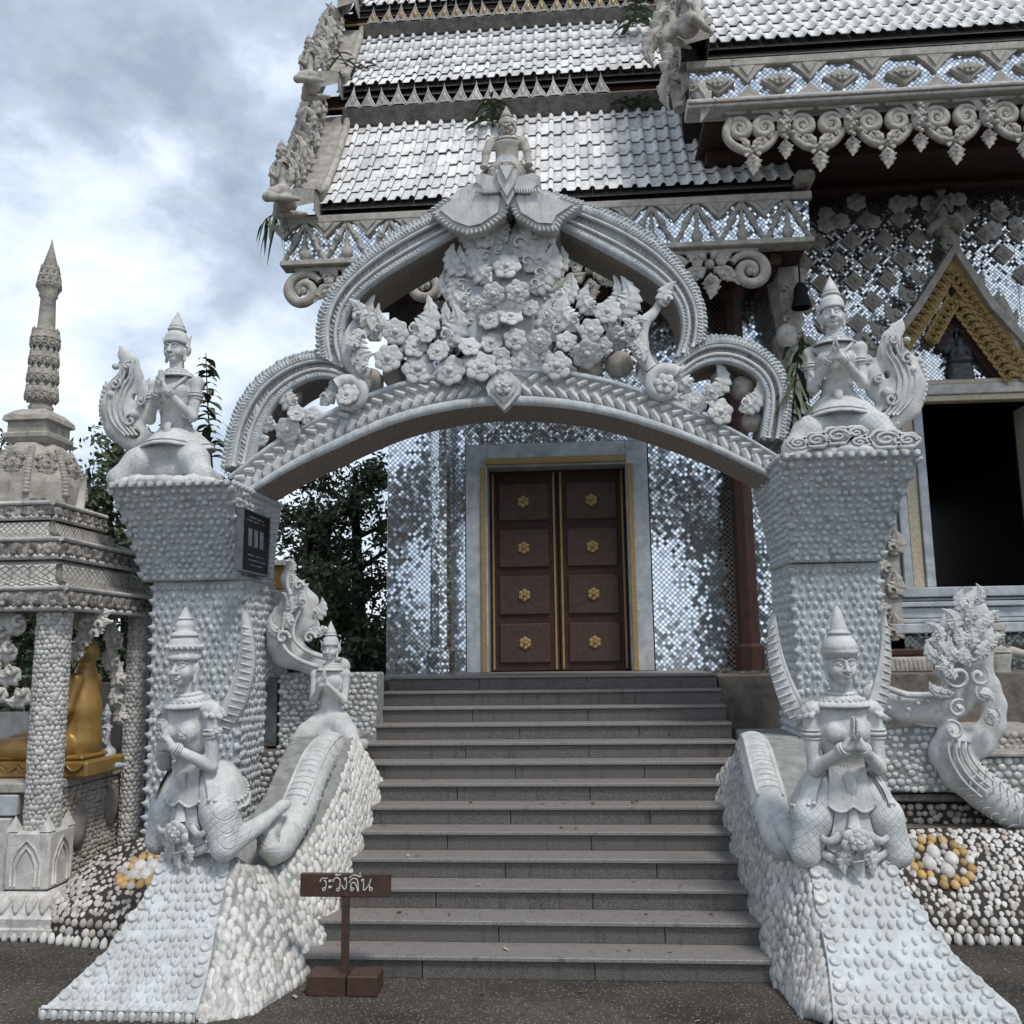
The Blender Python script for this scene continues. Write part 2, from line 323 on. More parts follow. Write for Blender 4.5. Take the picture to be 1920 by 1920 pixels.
def cement_ground():
    m = mat('washed_aggregate', (0.085, 0.071, 0.057), (0.03, 0.026, 0.023), 0.9, 0.8, 0.5, 90, detail=9)
    nt = m.node_tree; N = nt.nodes; L = nt.links; b = N['Principled BSDF']
    ge = N.new('ShaderNodeNewGeometry'); v = N.new('ShaderNodeTexVoronoi'); v.inputs['Scale'].default_value = 55
    L.new(ge.outputs['Position'], v.inputs['Vector'])
    r = N.new('ShaderNodeValToRGB'); r.color_ramp.elements[0].color = (0.28, 0.25, 0.21, 1); r.color_ramp.elements[1].color = (0, 0, 0, 1)
    r.color_ramp.elements[0].position = 0.05; r.color_ramp.elements[1].position = 0.42
    L.new(v.outputs['Distance'], r.inputs[0])
    w = N.new('ShaderNodeTexWhiteNoise'); L.new(v.outputs['Color'], w.inputs['Vector'])
    th = N.new('ShaderNodeMath'); th.operation = 'GREATER_THAN'; th.inputs[1].default_value = 0.55; L.new(w.outputs['Value'], th.inputs[0])
    mx = N.new('ShaderNodeMix'); mx.data_type = 'RGBA'; mx.blend_type = 'ADD'
    src = b.inputs['Base Color'].links[0].from_socket
    L.new(th.outputs[0], mx.inputs[0]); L.new(src, mx.inputs[6]); L.new(r.outputs[0], mx.inputs[7]); L.new(mx.outputs[2], b.inputs['Base Color'])
    v2 = N.new('ShaderNodeTexVoronoi'); v2.feature = 'DISTANCE_TO_EDGE'; v2.inputs['Scale'].default_value = 0.42
    nz = N.new('ShaderNodeTexNoise'); nz.inputs['Scale'].default_value = 2.2; nz.inputs['Detail'].default_value = 6; L.new(ge.outputs['Position'], nz.inputs['Vector'])
    vm_ = N.new('ShaderNodeVectorMath'); vm_.operation = 'MULTIPLY_ADD'; vm_.inputs[1].default_value = (.7, .7, 0); L.new(nz.outputs['Color'], vm_.inputs[0]); L.new(ge.outputs['Position'], vm_.inputs[2]); L.new(vm_.outputs[0], v2.inputs['Vector'])
    cr = N.new('ShaderNodeMapRange'); cr.inputs[1].default_value = 0.003; cr.inputs[2].default_value = 0.008; cr.inputs[3].default_value = 0.4; cr.inputs[4].default_value = 0.0; L.new(v2.outputs['Distance'], cr.inputs[0])
    m5 = N.new('ShaderNodeMix'); m5.data_type = 'RGBA'; m5.inputs[7].default_value = (.022, .02, .018, 1); L.new(cr.outputs[0], m5.inputs[0]); L.new(mx.outputs[2], m5.inputs[6]); L.new(m5.outputs[2], b.inputs['Base Color'])
    return m
GROUND = cement_ground()
# ------------------------------------------------------------------ sculpting: smooth-blended solids turned into one mesh
class SDF:
    def __init__(s, h=0.012): s.h = h; s.P = []
    def cap(s, a, b, ra, rb=None, k=0.03, op=1, sq=None):
        rb = ra if rb is None else rb; a = np.array(a, float); b = np.array(b, float); r = max(ra, rb)
        f = 1.0 if sq is None else max(1.0, 1/min(sq))
        def fn(p):
            q = p; aa = a; bb = b
            if sq is not None: iv = 1/np.array(sq); q = p*iv; aa = a*iv; bb = b*iv
            d = bb-aa; t = np.clip(((q-aa)@d)/max(d@d, 1e-9), 0, 1)
            dd = np.linalg.norm(q-aa-t[..., None]*d, axis=-1)-(ra+(rb-ra)*t)
            return dd if sq is None else dd*min(sq)
        m = r*(1 if sq is None else max(max(sq), 1.0))
        s.P.append((fn, np.minimum(a, b)-m, np.maximum(a, b)+m, k, op)); return s
    def chain(s, pts, rad, k=0.03, op=1, sq=None):
        for i in range(len(pts)-1): s.cap(pts[i], pts[i+1], rad[i], rad[i+1], k, op, sq)
        return s
    def ell(s, c, r, k=0.03, op=1, M=None):
        c = np.array(c, float); r = np.array([r]*3 if np.isscalar(r) else r, float)
        Rm = None if M is None else np.array(M, float)[:3, :3]
        def fn(p):
            q = p-c
            if Rm is not None: q = q@Rm
            k0 = np.linalg.norm(q/r, axis=-1); k1 = np.linalg.norm(q/r**2, axis=-1)+1e-9
            return k0*(k0-1)/k1
        m = r.max() if Rm is not None else r
        s.P.append((fn, c-m, c+m, k, op)); return s
    def tor(s, c, R0, r, M=None, k=0.01, op=1, sx=1.0, sy=1.0):
        c = np.array(c, float); Rm = np.eye(3) if M is None else np.array(M, float)[:3, :3]
        def fn(p):
            q = (p-c)@Rm; l = np.sqrt((q[..., 0]/sx)**2+(q[..., 1]/sy)**2)-R0
            return np.sqrt(l**2+q[..., 2]**2)-r
        m = R0*max(sx, sy)+r; s.P.append((fn, c-m, c+m, k, op)); return s
    def mesh(s, name, mats):
        h = s.h; lo = np.min([p[1] for p in s.P if p[4] > 0], 0)-3*h; hi = np.max([p[2] for p in s.P if p[4] > 0], 0)+3*h
        n = np.ceil((hi-lo)/h).astype(int)+1
        D = np.full(n, 0.5, np.float32)
        for fn, a, b, k, op in s.P:
            mg = k+2*h; i0 = np.clip(np.floor((a-mg-lo)/h).astype(int), 0, n); i1 = np.clip(np.ceil((b+mg-lo)/h).astype(int)+1, 0, n)
            if np.any(i1 <= i0): continue
            ax = [lo[j]+h*np.arange(i0[j], i1[j]) for j in range(3)]
            p = np.stack(np.meshgrid(*ax, indexing='ij'), -1); d = fn(p).astype(np.float32)
            sl = tuple(slice(i0[j], i1[j]) for j in range(3)); e = D[sl]
            if op > 0:
                g = np.clip(0.5+0.5*(e-d)/max(k, 1e-6), 0, 1); D[sl] = e*(1-g)+d*g-k*g*(1-g)
            else:
                g = np.clip(0.5-0.5*(e+d)/max(k, 1e-6), 0, 1); D[sl] = e*(1-g)-d*g+k*g*(1-g)
        v, f = surface_nets(D, lo, h)
        me = bpy.data.meshes.new(name); me.vertices.add(len(v)); me.vertices.foreach_set('co', v.astype(np.float32).ravel())
        me.loops.add(f.size); me.loops.foreach_set('vertex_index', f.ravel().astype(np.int32))
        me.polygons.add(len(f)); me.polygons.foreach_set('loop_start', np.arange(0, f.size, 4, dtype=np.int32))
        me.polygons.foreach_set('use_smooth', np.ones(len(f), bool))
        for m in (mats if isinstance(mats, (list, tuple)) else [mats]): me.materials.append(m)
        me.update(calc_edges=True); me.validate(); return me
def surface_nets(D, lo, h):
    ins = D < 0; nx, ny, nz = D.shape
    c = np.zeros((nx-1, ny-1, nz-1), np.int8)
    for dx in (0, 1):
        for dy in (0, 1):
            for dz in (0, 1): c += ins[dx:nx-1+dx, dy:ny-1+dy, dz:nz-1+dz]
    I = np.argwhere((c > 0) & (c < 8)); idx = np.full(c.shape, -1, np.int64); idx[tuple(I.T)] = np.arange(len(I))
    acc = np.zeros((len(I), 3)); cnt = np.zeros(len(I))
    for a in range(3):
        o = [x for x in range(3) if x != a]
        for u in (0, 1):
            for w in (0, 1):
                p = I.copy(); p[:, o[0]] += u; p[:, o[1]] += w; q = p.copy(); q[:, a] += 1
                d0 = D[tuple(p.T)]; d1 = D[tuple(q.T)]; m = (d0 < 0) != (d1 < 0)
                t = np.where(m, d0/np.where(np.abs(d0-d1) < 1e-9, 1, d0-d1), 0); e = p.astype(float); e[:, a] += t
                acc[m] += e[m]; cnt[m] += 1
    v = lo+h*(acc/np.maximum(cnt, 1)[:, None]); F = []
    for a in range(3):
        o = [(1, 2), (2, 0), (0, 1)][a]
        sl0 = [slice(None)]*3; sl1 = [slice(None)]*3; sl0[a] = slice(0, -1); sl1[a] = slice(1, None)
        m = ins[tuple(sl0)] != ins[tuple(sl1)]; E = np.argwhere(m)
        E = E[(E[:, o[0]] > 0) & (E[:, o[1]] > 0)]
        for x in o: E = E[E[:, x] < c.shape[x]]
        E = E[E[:, a] < c.shape[a]]
        ii = ins[tuple(E.T)]; q = []
        for (u, w) in ((0, 0), (-1, 0), (-1, -1), (0, -1)):
            p = E.copy(); p[:, o[0]] += u; p[:, o[1]] += w; q.append(idx[tuple(p.T)])
        q = np.stack(q, 1); q[~ii] = q[~ii][:, ::-1]; F.append(q)
    f = np.concatenate(F); f = f[(f >= 0).all(1)]
    return v, f
# ------------------------------------------------------------------ shells and studs
def proto_dome(n=8, rings=3, point=0.0, taper=0.0, ribs=0.0):
    "dome of unit radius (x,y), height 1 (z); point>0 draws the y- end to a tip"
    V = [(0, 0, 1.0)]; F = []
    for k in range(1, rings+1):
        ph = (k/rings)*math.pi/2; r = math.sin(ph); z = math.cos(ph)
        for i in range(n):
            a = 2*math.pi*i/n; x = r*math.cos(a); y = r*math.sin(a)
            if y < 0: y *= 1+point; x *= 1-point*0.55*(-y/(1+point))
            V.append((x*(1-taper*max(0, y)), y, z if k < rings else -0.12))
    for i in range(n): F.append((0, 1+i, 1+(i+1) % n))
    for k in range(rings-1):
        for i in range(n):
            a = 1+k*n; F.append((a+i, a+n+i, a+n+(i+1) % n, a+(i+1) % n))
    return np.array(V, float), F
def proto_cone(n=7):
    V = [(0, 0.1, 1.0)]; F = []
    for r, z in ((0.4, 0.62), (0.85, 0.22), (1.0, -0.1)):
        for i in range(n): V.append((r*math.cos(2*math.pi*i/n), r*math.sin(2*math.pi*i/n), z))
    for i in range(n): F.append((0, 1+i, 1+(i+1) % n))
    for k in range(2):
        for i in range(n): a = 1+k*n; F.append((a+i, a+n+i, a+n+(i+1) % n, a+(i+1) % n))
    return np.array(V, float), F
def proto_cockle(n=9):
    "fan shell with a raised rim and a hollow, lying on its back"
    V = [(0, 0, 0.25)]; F = []
    for r, z in ((0.55, 0.3), (0.85, 0.75), (1.0, 0.35), (1.05, -0.15)):
        for i in range(n): V.append((r*math.cos(2*math.pi*i/n), r*0.9*math.sin(2*math.pi*i/n), z))
    for i in range(n): F.append((0, 1+i, 1+(i+1) % n))
    for k in range(3):
        for i in range(n): a = 1+k*n; F.append((a+i, a+n+i, a+n+(i+1) % n, a+(i+1) % n))
    return np.array(V, float), F
DOME = proto_dome(9, 3); DROP = proto_dome(9, 3, 0.55); OVAL = proto_dome(8, 3, 0.25); CONE = proto_cone(); COCKLE = proto_cockle(); LOWDOME = proto_dome(6, 2)
PMESH = {}
def pmesh(proto, key, m):
    k = (key, m.name)
    if k not in PMESH:
        mb = MB(); mb.add(proto[0], proto[1]); PMESH[k] = mb.mesh(key, m)
    return PMESH[k]
def frame(surf, u, v, flip, e=0.004):
    p = surf(u, v); u0, u1 = max(0, u-e), min(1, u+e); v0, v1 = max(0, v-e), min(1, v+e)
    du = surf(u1, v)-surf(u0, v); dv = surf(u, v1)-surf(u, v0)
    dv /= np.linalg.norm(dv)+1e-9; n = np.cross(du, dv); n /= np.linalg.norm(n)+1e-9
    if flip: n = -n
    x = np.cross(dv, n); return p, x, dv, n
def scatter(surf, du, dv, size, jit=0.15, flip=False, skip=None, ang=0.0, aspect=1.25, hgt=0.6, sj=0.15, margin=(0.0, 0.0), stag=True, seed=1, nvmin=3, grav=False):
    "rows of transforms over surf(u,v); size = half width in metres"
    g = np.random.default_rng(seed); out = []
    L = np.mean([sum(np.linalg.norm(surf(u, (k+1)/12)-surf(u, k/12)) for k in range(12)) for u in (0.15, 0.5, 0.85)])
    nv = max(nvmin, int(round(L/dv)))
    for j in range(nv):
        v = (j+0.5)/nv; v = margin[1]+(1-2*margin[1])*v
        l = sum(np.linalg.norm(surf((k+1)/10, v)-surf(k/10, v)) for k in range(10)); nu = max(1, int(round(l*(1-2*margin[0])/du)))
        for i in range(nu):
            u = (i+0.5+(0.25 if j % 2 else -0.25 if stag else 0)*(1 if stag else 0))/nu; u = margin[0]+(1-2*margin[0])*u
            uu = min(0.998, max(0.002, u+g.normal()*jit/nu)); vv = min(0.998, max(0.002, v+g.normal()*jit/nv))
            if skip and skip(uu, vv): continue
            p, x, y, n = frame(surf, uu, vv, flip)
            if grav: y = np.array([0, 0, 1.0])-n*n[2]; y /= np.linalg.norm(y)+1e-9; x = np.cross(y, n)
            a = ang+g.normal()*0.18; c, s_ = math.cos(a), math.sin(a)
            s = size*(1+g.normal()*sj); out.append(basis(p, x*c+y*s_, y*c-x*s_, n, s, s*aspect, s*hgt))
    return out
def place(parent, name, proto, key, mats, Ms, limit=300, weights=None, counter=None, seed=3):
    "nearest `limit` pieces as parts of their own, the rest joined into one part"
    g = np.random.default_rng(seed); mats = mats if isinstance(mats, (list, tuple)) else [mats]
    ds = [np.linalg.norm(np.array([M[0][3], M[1][3], M[2][3]])-EYE) for M in Ms]; order = np.argsort(ds)
    used = counter.get(name, 0) if counter is not None else 0; k = max(0, min(len(Ms), limit-used))
    pick = g.choice(len(mats), len(Ms), p=weights)
    inv = WM.get(parent.name, I4).inverted() if parent else I4
    for q in order[:k]:
        o = bpy.data.objects.new(name, pmesh(proto, key, mats[pick[q]])); COL.objects.link(o); o.matrix_basis = Ms[q]
        o.parent = parent; o.matrix_parent_inverse = inv
    if counter is not None: counter[name] = used+k
    if len(order) > k:
        mb = MB()
        for q in order[k:]: mb.add(xf(Ms[q], proto[0]), proto[1], int(pick[q]))
        o = mb.build(name+'_field', mats, parent); o['kind'] = 'stuff'
def ruled(A, B, n=40, bulge=0.0, nrm=None):
    A = resample(A, n); B = resample(B, n); t = np.linspace(0, 1, n)
    def f(u, v):
        a = np.array([np.interp(u, t, A[:, i]) for i in range(3)]); b = np.array([np.interp(u, t, B[:, i]) for i in range(3)])
        p = a*(1-v)+b*v
        return p if nrm is None else p+np.array(nrm)*bulge*math.sin(math.pi*v)
    return f
def surf_grid(mb, f, nu, nv, flip=False, mi=0, smooth=True):
    return mb.grid(np.array([[f(i/nu, j/nv) for j in range(nv+1)] for i in range(nu+1)]), mi, smooth, flip=flip)

# ------------------------------------------------------------------ ground and stairs
gb = MB(); gb.add([(-400, -60, 0), (400, -60, 0), (400, 700, 0), (-400, 700, 0)], [(0, 1, 2, 3)], 0, False)
tag(gb.build('ground', GROUND), kind='structure')
ST_X0, ST_X1, ST_Y, ST_D, ST_H, ST_N = -2.062, 1.251, 6.989, 0.313, 0.16, 13
stairs = thing('staircase', 'broad flight of grey granite steps rising between the two shell covered balustrades', 'stairs', (-0.4, ST_Y, 0))
for i in range(ST_N):
    x0, x1 = ST_X0-0.25, ST_X1+0.25; y = ST_Y+ST_D*i; z = ST_H*(i+1); b = MB()
    last = i == ST_N-1
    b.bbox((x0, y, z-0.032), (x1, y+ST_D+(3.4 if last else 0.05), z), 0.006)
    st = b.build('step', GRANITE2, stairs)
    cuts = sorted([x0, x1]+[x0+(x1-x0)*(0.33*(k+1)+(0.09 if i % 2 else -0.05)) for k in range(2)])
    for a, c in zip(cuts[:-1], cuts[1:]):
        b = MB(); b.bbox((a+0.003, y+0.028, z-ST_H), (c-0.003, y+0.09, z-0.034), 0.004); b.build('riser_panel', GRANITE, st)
b = MB(); b.bbox((-6, ST_Y+ST_D*ST_N, 0.0), (-2.35, 14, ST_H*ST_N-0.04)); b.bbox((1.55, ST_Y+ST_D*ST_N, 0), (9, 14, ST_H*ST_N-0.04))
tag(b.build('terrace', MORTARB), kind='structure')

# ------------------------------------------------------------------ balustrades with shell aprons
def apron_Y(py, y0=1912, y1=1600, Y0=6.18, Y1=6.9): return Y0+(Y1-Y0)*max(0, (y0-py)/(y0-y1))**0.85
def wpath(pts): return np.array([at(*p) for p in pts])
def balustrade(side, outer, inner, rail, base, label, ncol):
    t = thing('stair_balustrade', label, 'balustrade', tuple(np.r_[at(inner[0][0], inner[0][1], inner[0][2])[:2], 0]), 'shell covered stair balustrades')
    cnt = {}; fl = side > 0
    o = resample(wpath(outer), 30); n = resample(wpath(inner), 30); o[0][2] = n[0][2] = 0.03
    k = 15
    # two slabs: the lower one lies proud of the upper
    for (a, c, lift, nm) in ((0, k+1, 0.035, 'lower_apron'), (k, 30, 0.0, 'upper_apron')):
        oo = o[a:c]+np.array([0, -lift*0.6, lift]); nn = n[a:c]+np.array([0, -lift*0.6, lift]); b = MB()
        A, B = (oo, nn) if side < 0 else (nn, oo)
        b.grid(np.stack([A, B], 0), flip=True)
        for E, fp in ((A, False), (B, True)): b.grid(np.stack([E, E+np.array([0, 0.05, -0.2])], 0), flip=not fp, smooth=False)
        b.grid(np.stack([np.stack([A[0], A[0]-[0, 0, .2]]), np.stack([B[0], B[0]-[0, 0, .2]])], 0), flip=True, smooth=False)
        b.grid(np.stack([np.stack([A[-1], A[-1]-[0, -.05, .2]]), np.stack([B[-1], B[-1]-[0, -.05, .2]])], 0), smooth=False)
        b.build(nm, APRON, t)
        sf = ruled(A, B); surf = (lambda u, v, sf=sf: sf(v, u))
        Ms = scatter(surf, (0.058 if side < 0 else 0.070), (0.070 if side < 0 else 0.086), 0.0225, 0.12, False, aspect=1.3, hgt=.95, grav=True, margin=(0.1, 0.03), sj=0.12, seed=5+int(side)+a)
        place(t, 'shell', OVAL, 'oval_shell', [APRON], Ms, 190, None, None)
        # rim of larger cockles along both edges and the foot
        Ms = []
        for E, w in ((A, 0.05), (B, -0.05)):
            L = np.sum(np.linalg.norm(np.diff(E, axis=0), axis=1)); m = int(L/0.082)
            for i in range(m):
                u = (i+.5)/m; p, x, y, nn_ = frame(surf, 0.055 if w > 0 else 0.945, u, False); s = 0.040*(1+RNG.normal()*.12)
                Ms.append(basis(p, x, y, nn_, s, s*1.05, s*0.8))
        Fs = []
        if a == 0:
            for i in range(int(np.linalg.norm(A[0]-B[0])/0.075)):
                u = (i+.5)/int(np.linalg.norm(A[0]-B[0])/0.075); p, x, y, nn_ = frame(surf, u, 0.02, False); Ms.append(basis(p, x, y, nn_, .036, .036, .022))
                p = A[0]*(1-u)+B[0]*u+np.array([0, -0.012, -0.035]); Fs.append(basis(p, (1, 0, 0), (0, 0, 1), (0, -1, 0), .025, .034, .022))
        place(t, 'rim_shell', COCKLE, 'cockle_shell', [APRON, SHELLW], Ms, 220, [0.8, 0.2])
        if Fs: place(t, 'foot_shell', DROP, 'drop_shell', [SHELLW], Fs, 60)
    # battered wall towards the steps
    top = np.concatenate([resample(wpath(inner), 12), wpath(rail)]); bs = np.array(base, float)
    sf = ruled(top, bs, 50, 0.05, (-side*0.8, -0.3, 0)); b = MB(); surf_grid(b, sf, 40, 10, flip=side < 0)
    ot = resample(wpath(outer), 12); back = np.concatenate([ot, top[12:]+np.array([side*0.62, 0.05, 0])]); back0 = back.copy(); back0[:, 2] = -0.1
    m_ = min(len(top), len(back)); b.grid(np.stack([resample(top, 40), resample(back, 40)], 0)-np.array([0, 0, .012]), flip=side < 0); b.grid(np.stack([resample(back, 40), resample(back0, 40)], 0), flip=side < 0)
    xe = top[-1][0]; b.bbox((min(xe, xe+side*.62)-.03, 9.1, 0), (max(xe, xe+side*.62)+.03, 10.0, top[-1][2]-.01), .02); b.build('wall_body', MORTAR, t)
    Ms = scatter(sf, 0.053, 0.056, 0.0275, 0.18, side < 0, aspect=1.45, hgt=0.65, ang=math.pi+side*0.55, margin=(0.004, 0.02), seed=11)
    place(t, 'wall_shell', OVAL, 'oval_shell', [SHELLW, SHELLP], Ms, 300, [0.5, 0.5])
    return t
def Yp(pts): return [(x, y, apron_Y(y)) for x, y in pts]
step_line = lambda X, k: (X, ST_Y+ST_D*k, ST_H*k)
bal_left = balustrade(-1, Yp([(75, 1908), (125, 1862), (173, 1817), (211, 1782), (236, 1725), (258, 1700), (282, 1660), (302, 1598)]),
    Yp([(368, 1912), (387, 1847), (401, 1779), (409, 1715), (424, 1650), (432, 1600)]),
    [(470, 1622, 7.12), (520, 1628, 7.3), (588, 1560, 7.6), (630, 1482, 8.0), (652, 1412, 8.5), (662, 1378, 9.15)],
    [atz(372, 1916), atz(470, 1905), atz(540, 1862), step_line(-2.07, -0.1), step_line(-2.05, 1.0), step_line(-2.0, 4), step_line(-1.97, 6.6)],
    'left shell studded balustrade whose pale apron runs down beside the brown wooden sign', 10)
bal_right = balustrade(1, Yp([(1914, 1911), (1854, 1859), (1787, 1799), (1730, 1708), (1692, 1655), (1668, 1600)]),
    Yp([(1562, 1911), (1551, 1808), (1533, 1717), (1521, 1640), (1516, 1600)]),
    [(1492, 1618, 7.15), (1458, 1560, 7.4), (1432, 1480, 7.8), (1416, 1412, 8.4), (1408, 1378, 9.15)],
    [atz(1558, 1915), atz(1500, 1905), atz(1470, 1862), step_line(1.26, -0.1), step_line(1.25, 1.0), step_line(1.2, 4), step_line(1.17, 6.6)],
    'right shell studded balustrade whose white apron runs beside the complete ochre shell ring', 8)

# ------------------------------------------------------------------ gate pillars
def rect_pillar(stations, label, side):
    "stations from top to bottom: (X0,X1,Yfront,Yback,z)"
    base = stations[-1]; t = thing('gate_pillar', label, 'pillar', ((base[0]+base[1])/2, (base[2]+base[3])/2, base[4]), 'flared shell pillars of the gate')
    return t
def loft_rect(mb, st, mi=0):
    for (i0, i1) in ((0, 1), (1, 2), (2, 3), (3, 0)):
        P = []
        for s in st:
            c = [(s[0], s[2], s[4]), (s[1], s[2], s[4]), (s[1], s[3], s[4]), (s[0], s[3], s[4])]; P.append([c[i0], c[i1]])
        mb.grid(np.array(P).transpose(1, 0, 2), mi, False, flip=True)
    s = st[0]; mb.add([(s[0], s[2], s[4]), (s[1], s[2], s[4]), (s[1], s[3], s[4]), (s[0], s[3], s[4])], [(0, 1, 2, 3)], mi, False)
def face_surf(st, c0, c1):
    z = np.array([s[4] for s in st]); C = np.array([[(s[0], s[2], s[4]), (s[1], s[2], s[4]), (s[1], s[3], s[4]), (s[0], s[3], s[4])] for s in st], float)
    d = np.r_[0, np.cumsum(np.abs(np.diff(z)))]; d /= d[-1]
    def f(u, v):
        q = 1-v
        a = np.array([np.interp(q, d, C[:, c0, i]) for i in range(3)]); b = np.array([np.interp(q, d, C[:, c1, i]) for i in range(3)])
        return a*(1-u)+b*u
    return f
def gate_pillar(topf, capb, shaft, zb, side, label):
    (xa, xb, yf, zt), (xc, xd, yc, zc), (xe, xg, ys, zs) = topf, capb, shaft
    YB = 10.0
    cap = []
    for q in np.linspace(0, 1, 8):
        w = (1-q)**1.35
        cap.append((xc+(xa-xc)*w, xd+(xb-xd)*w, yc+(yf-yc)*w, YB, zt+(zc-zt)*q))
    sh = [(xe, xg, ys, YB, zs), (xe+0.02, xg-0.02, ys+0.02, YB, (zs+zb)/2), (xe+0.03*(1 if side > 0 else 0.3), xg-0.06*(1 if side > 0 else 0.2), ys+0.03, YB, zb)]
    t = rect_pillar(cap+sh, label, side); cnt = {}
    b = MB(); loft_rect(b, [(s[0], s[1], s[2], s[3], s[4]) for s in cap])
    b.add([(xc, yc, zc), (xd, yc, zc), (xd, YB, zc), (xc, YB, zc)], [(3, 2, 1, 0)], 0, False); b.build('capital', WHITE2, t)
    b = MB(); loft_rect(b, sh); b.build('shaft', MORTAR if False else WHITE2, t)
    vis = (1, 2) if side < 0 else (3, 0)
    studs = []; cones = []; sh_studs = []
    for (c0, c1) in ((0, 1), vis):
        fc = face_surf(cap, c0, c1); studs += scatter(fc, 0.080, 0.076, 0.027, 0.12, False, aspect=1.0, hgt=0.85, margin=(0.03, 0.06), seed=21+c0)
        fs = face_surf(sh, c0, c1); sh_studs += scatter(fs, 0.074, 0.084, 0.0245, 0.10, False, aspect=1.15, hgt=.95, margin=(0.02, 0.01), seed=31+c0)
        W = lambda f, v: np.linalg.norm(f(1, v)-f(0, v))
        for f, v, sz in ((fc, 0.985, .046), (fc, 0.03, .044), (fs, 0.975, .03)):
            n = int(W(f, v)/(sz*2.05))
            for i in range(n):
                p, x, y, nn = frame(f, (i+.5)/n, v, False); cones.append(basis(p, x, y, nn, sz*.9, sz*.95, sz*1.15))
    for f0 in (cap, sh):
        cc = 1 if side < 0 else 0; f = face_surf(f0, 0, 1); L = f0[0][4]-f0[-1][4]; n = int(L/0.13)
        for i in range(n):
            for cx in ((0.01, 0.99)):
                p, x, y, nn = frame(f, cx, (i+.5)/n, False); d = np.array([(-1 if cx < .5 else 1)*0.6, -0.7, 0.25]); d /= np.linalg.norm(d)
                xx = np.cross((0, 0, 1), d); xx /= np.linalg.norm(xx); yy = np.cross(d, xx); cones.append(basis(p, xx, yy, d, .042, .042, .06))
    place(t, 'stud', DOME, 'dome_stud', [SHELLG], studs, 300)
    place(t, 'shaft_shell', DROP, 'drop_stud', [SHELLG], sh_studs, 300, None)
    place(t, 'cone_shell', CONE, 'cone_shell', [WHITE2], cones, 260)
    return t, zt
ZL = zat(320, 905, 8.5); ZR = zat(1600, 850, 8.5)
pil_left, _ = gate_pillar((xat(200, 912, 8.5), xat(434, 897, 8.5), 8.5, ZL), (xat(266, 1085, 9), xat(449, 1085, 9), 9.0, zat(360, 1088, 9)),
    (xat(287, 1100, 9.06), xat(459, 1100, 9.06), 9.06, zat(360, 1090, 9.06)), 0.3, -1, 'left gate pillar with a black notice board on its inner face')
pil_right, _ = gate_pillar((xat(1463, 856, 8.5), xat(1731, 846, 8.5), 8.5, ZR), (xat(1484, 1053, 9), xat(1656, 1053, 9), 9.0, zat(1570, 1053, 9)),
    (xat(1482, 1062, 9.06), xat(1650, 1062, 9.06), 9.06, zat(1570, 1056, 9.06)), 0.3, 1, 'right gate pillar beside the gold framed window opening')

# notice board on the inner face of the left pillar
nb = thing('notice_board', 'small black notice board with faint white print on the inner face of the left pillar', 'notice board', at(483, 1015, 9.4))
XI = max(xat(447, 1075, 9), xat(434, 897, 8.5))+0.03
def on_side(px, py):
    d = ray(px, py); return EYE+d*((XI+0.02)/d[0])
q = [on_side(457, 950), on_side(505, 978), on_side(505, 1083), on_side(458, 1065)]
y0, y1 = q[0][1], q[1][1]; z1, z0 = (q[0][2]+q[1][2])/2, (q[2][2]+q[3][2])/2
b = MB(); b.bbox((XI-0.05, y0, z0), (XI+0.02, y1, z1), 0.005); b.build('board', BLACKB, nb)
b = MB()
for (ya, za, yb, zb) in ((y0-.018, z1, y1+.018, z1+.018), (y0-.018, z0-.018, y1+.018, z0), (y0-.018, z0, y0, z1), (y1, z0, y1+.018, z1)): b.bbox((XI-.05, ya, za), (XI+.03, yb, zb), .004)
b.build('frame', STEEL, nb)
b = MB(); H = z1-z0; W = y1-y0
for k, (f, wd) in enumerate(((.90, .55), (.84, .72), (.26, .6), (.18, .75), (.10, .5))):
    n = 14
    for i in range(n):
        if RNG.random() < .2: continue
        a = y0+W*(.5-wd/2+wd*i/n); b.box((XI+.0205, a, z0+H*f), (XI+.0225, a+W*wd/n*.7, z0+H*f+H*.022))
for i in range(3): b.box((XI+.0205, y0+W*(.2+.22*i), z0+H*.42), (XI+.0225, y0+W*(.2+.22*i)+W*.13, z0+H*.72))
b.build('print', mat('faded_print', (.22, .22, .22), (.06, .06, .06), 30, .6, 0), nb)

# ------------------------------------------------------------------ wooden sign: ระวังลื่น
SY = 6.72
sg = thing('wooden_sign', 'low brown wooden stand sign painted with a warning in pale hand lettering', 'sign', at(646, 1845, SY)*np.array([1, 1, 0]))
ax = lambda px, py=1660: xat(px, py, SY)
az = lambda py, px=648: zat(px, py, SY)
b = MB(); b.bbox((ax(564), SY-.02, az(1681)), (ax(733), SY+.02, az(1637)), .006); board = b.build('board', WOOD, sg)
b = MB(); b.bbox((ax(642), SY-.018, 0.1), (ax(655), SY+.03, az(1681)-.001), .005); b.build('post', WOOD, sg)
b = MB(); b.bbox((ax(581, 1830), SY-.09, 0.0), (ax(641.5, 1830), SY+.11, az(1822)), .008); b.bbox((ax(655.5, 1830), SY-.09, 0), (ax(713, 1830), SY+.11, az(1822)), .008)
b.bbox((ax(641.7), SY-.085, 0.0), (ax(655.3), SY+.105, az(1824)), .004); b.build('foot', WOOD, sg)
def zz(p): return at(540+p[0]/7.386, 1600+p[1]/7.386, SY-.022)
def circ(c, r, n=11): return [(c[0]+r*math.cos(a), c[1]+r*math.sin(a)) for a in np.linspace(0, 2*math.pi, n)]
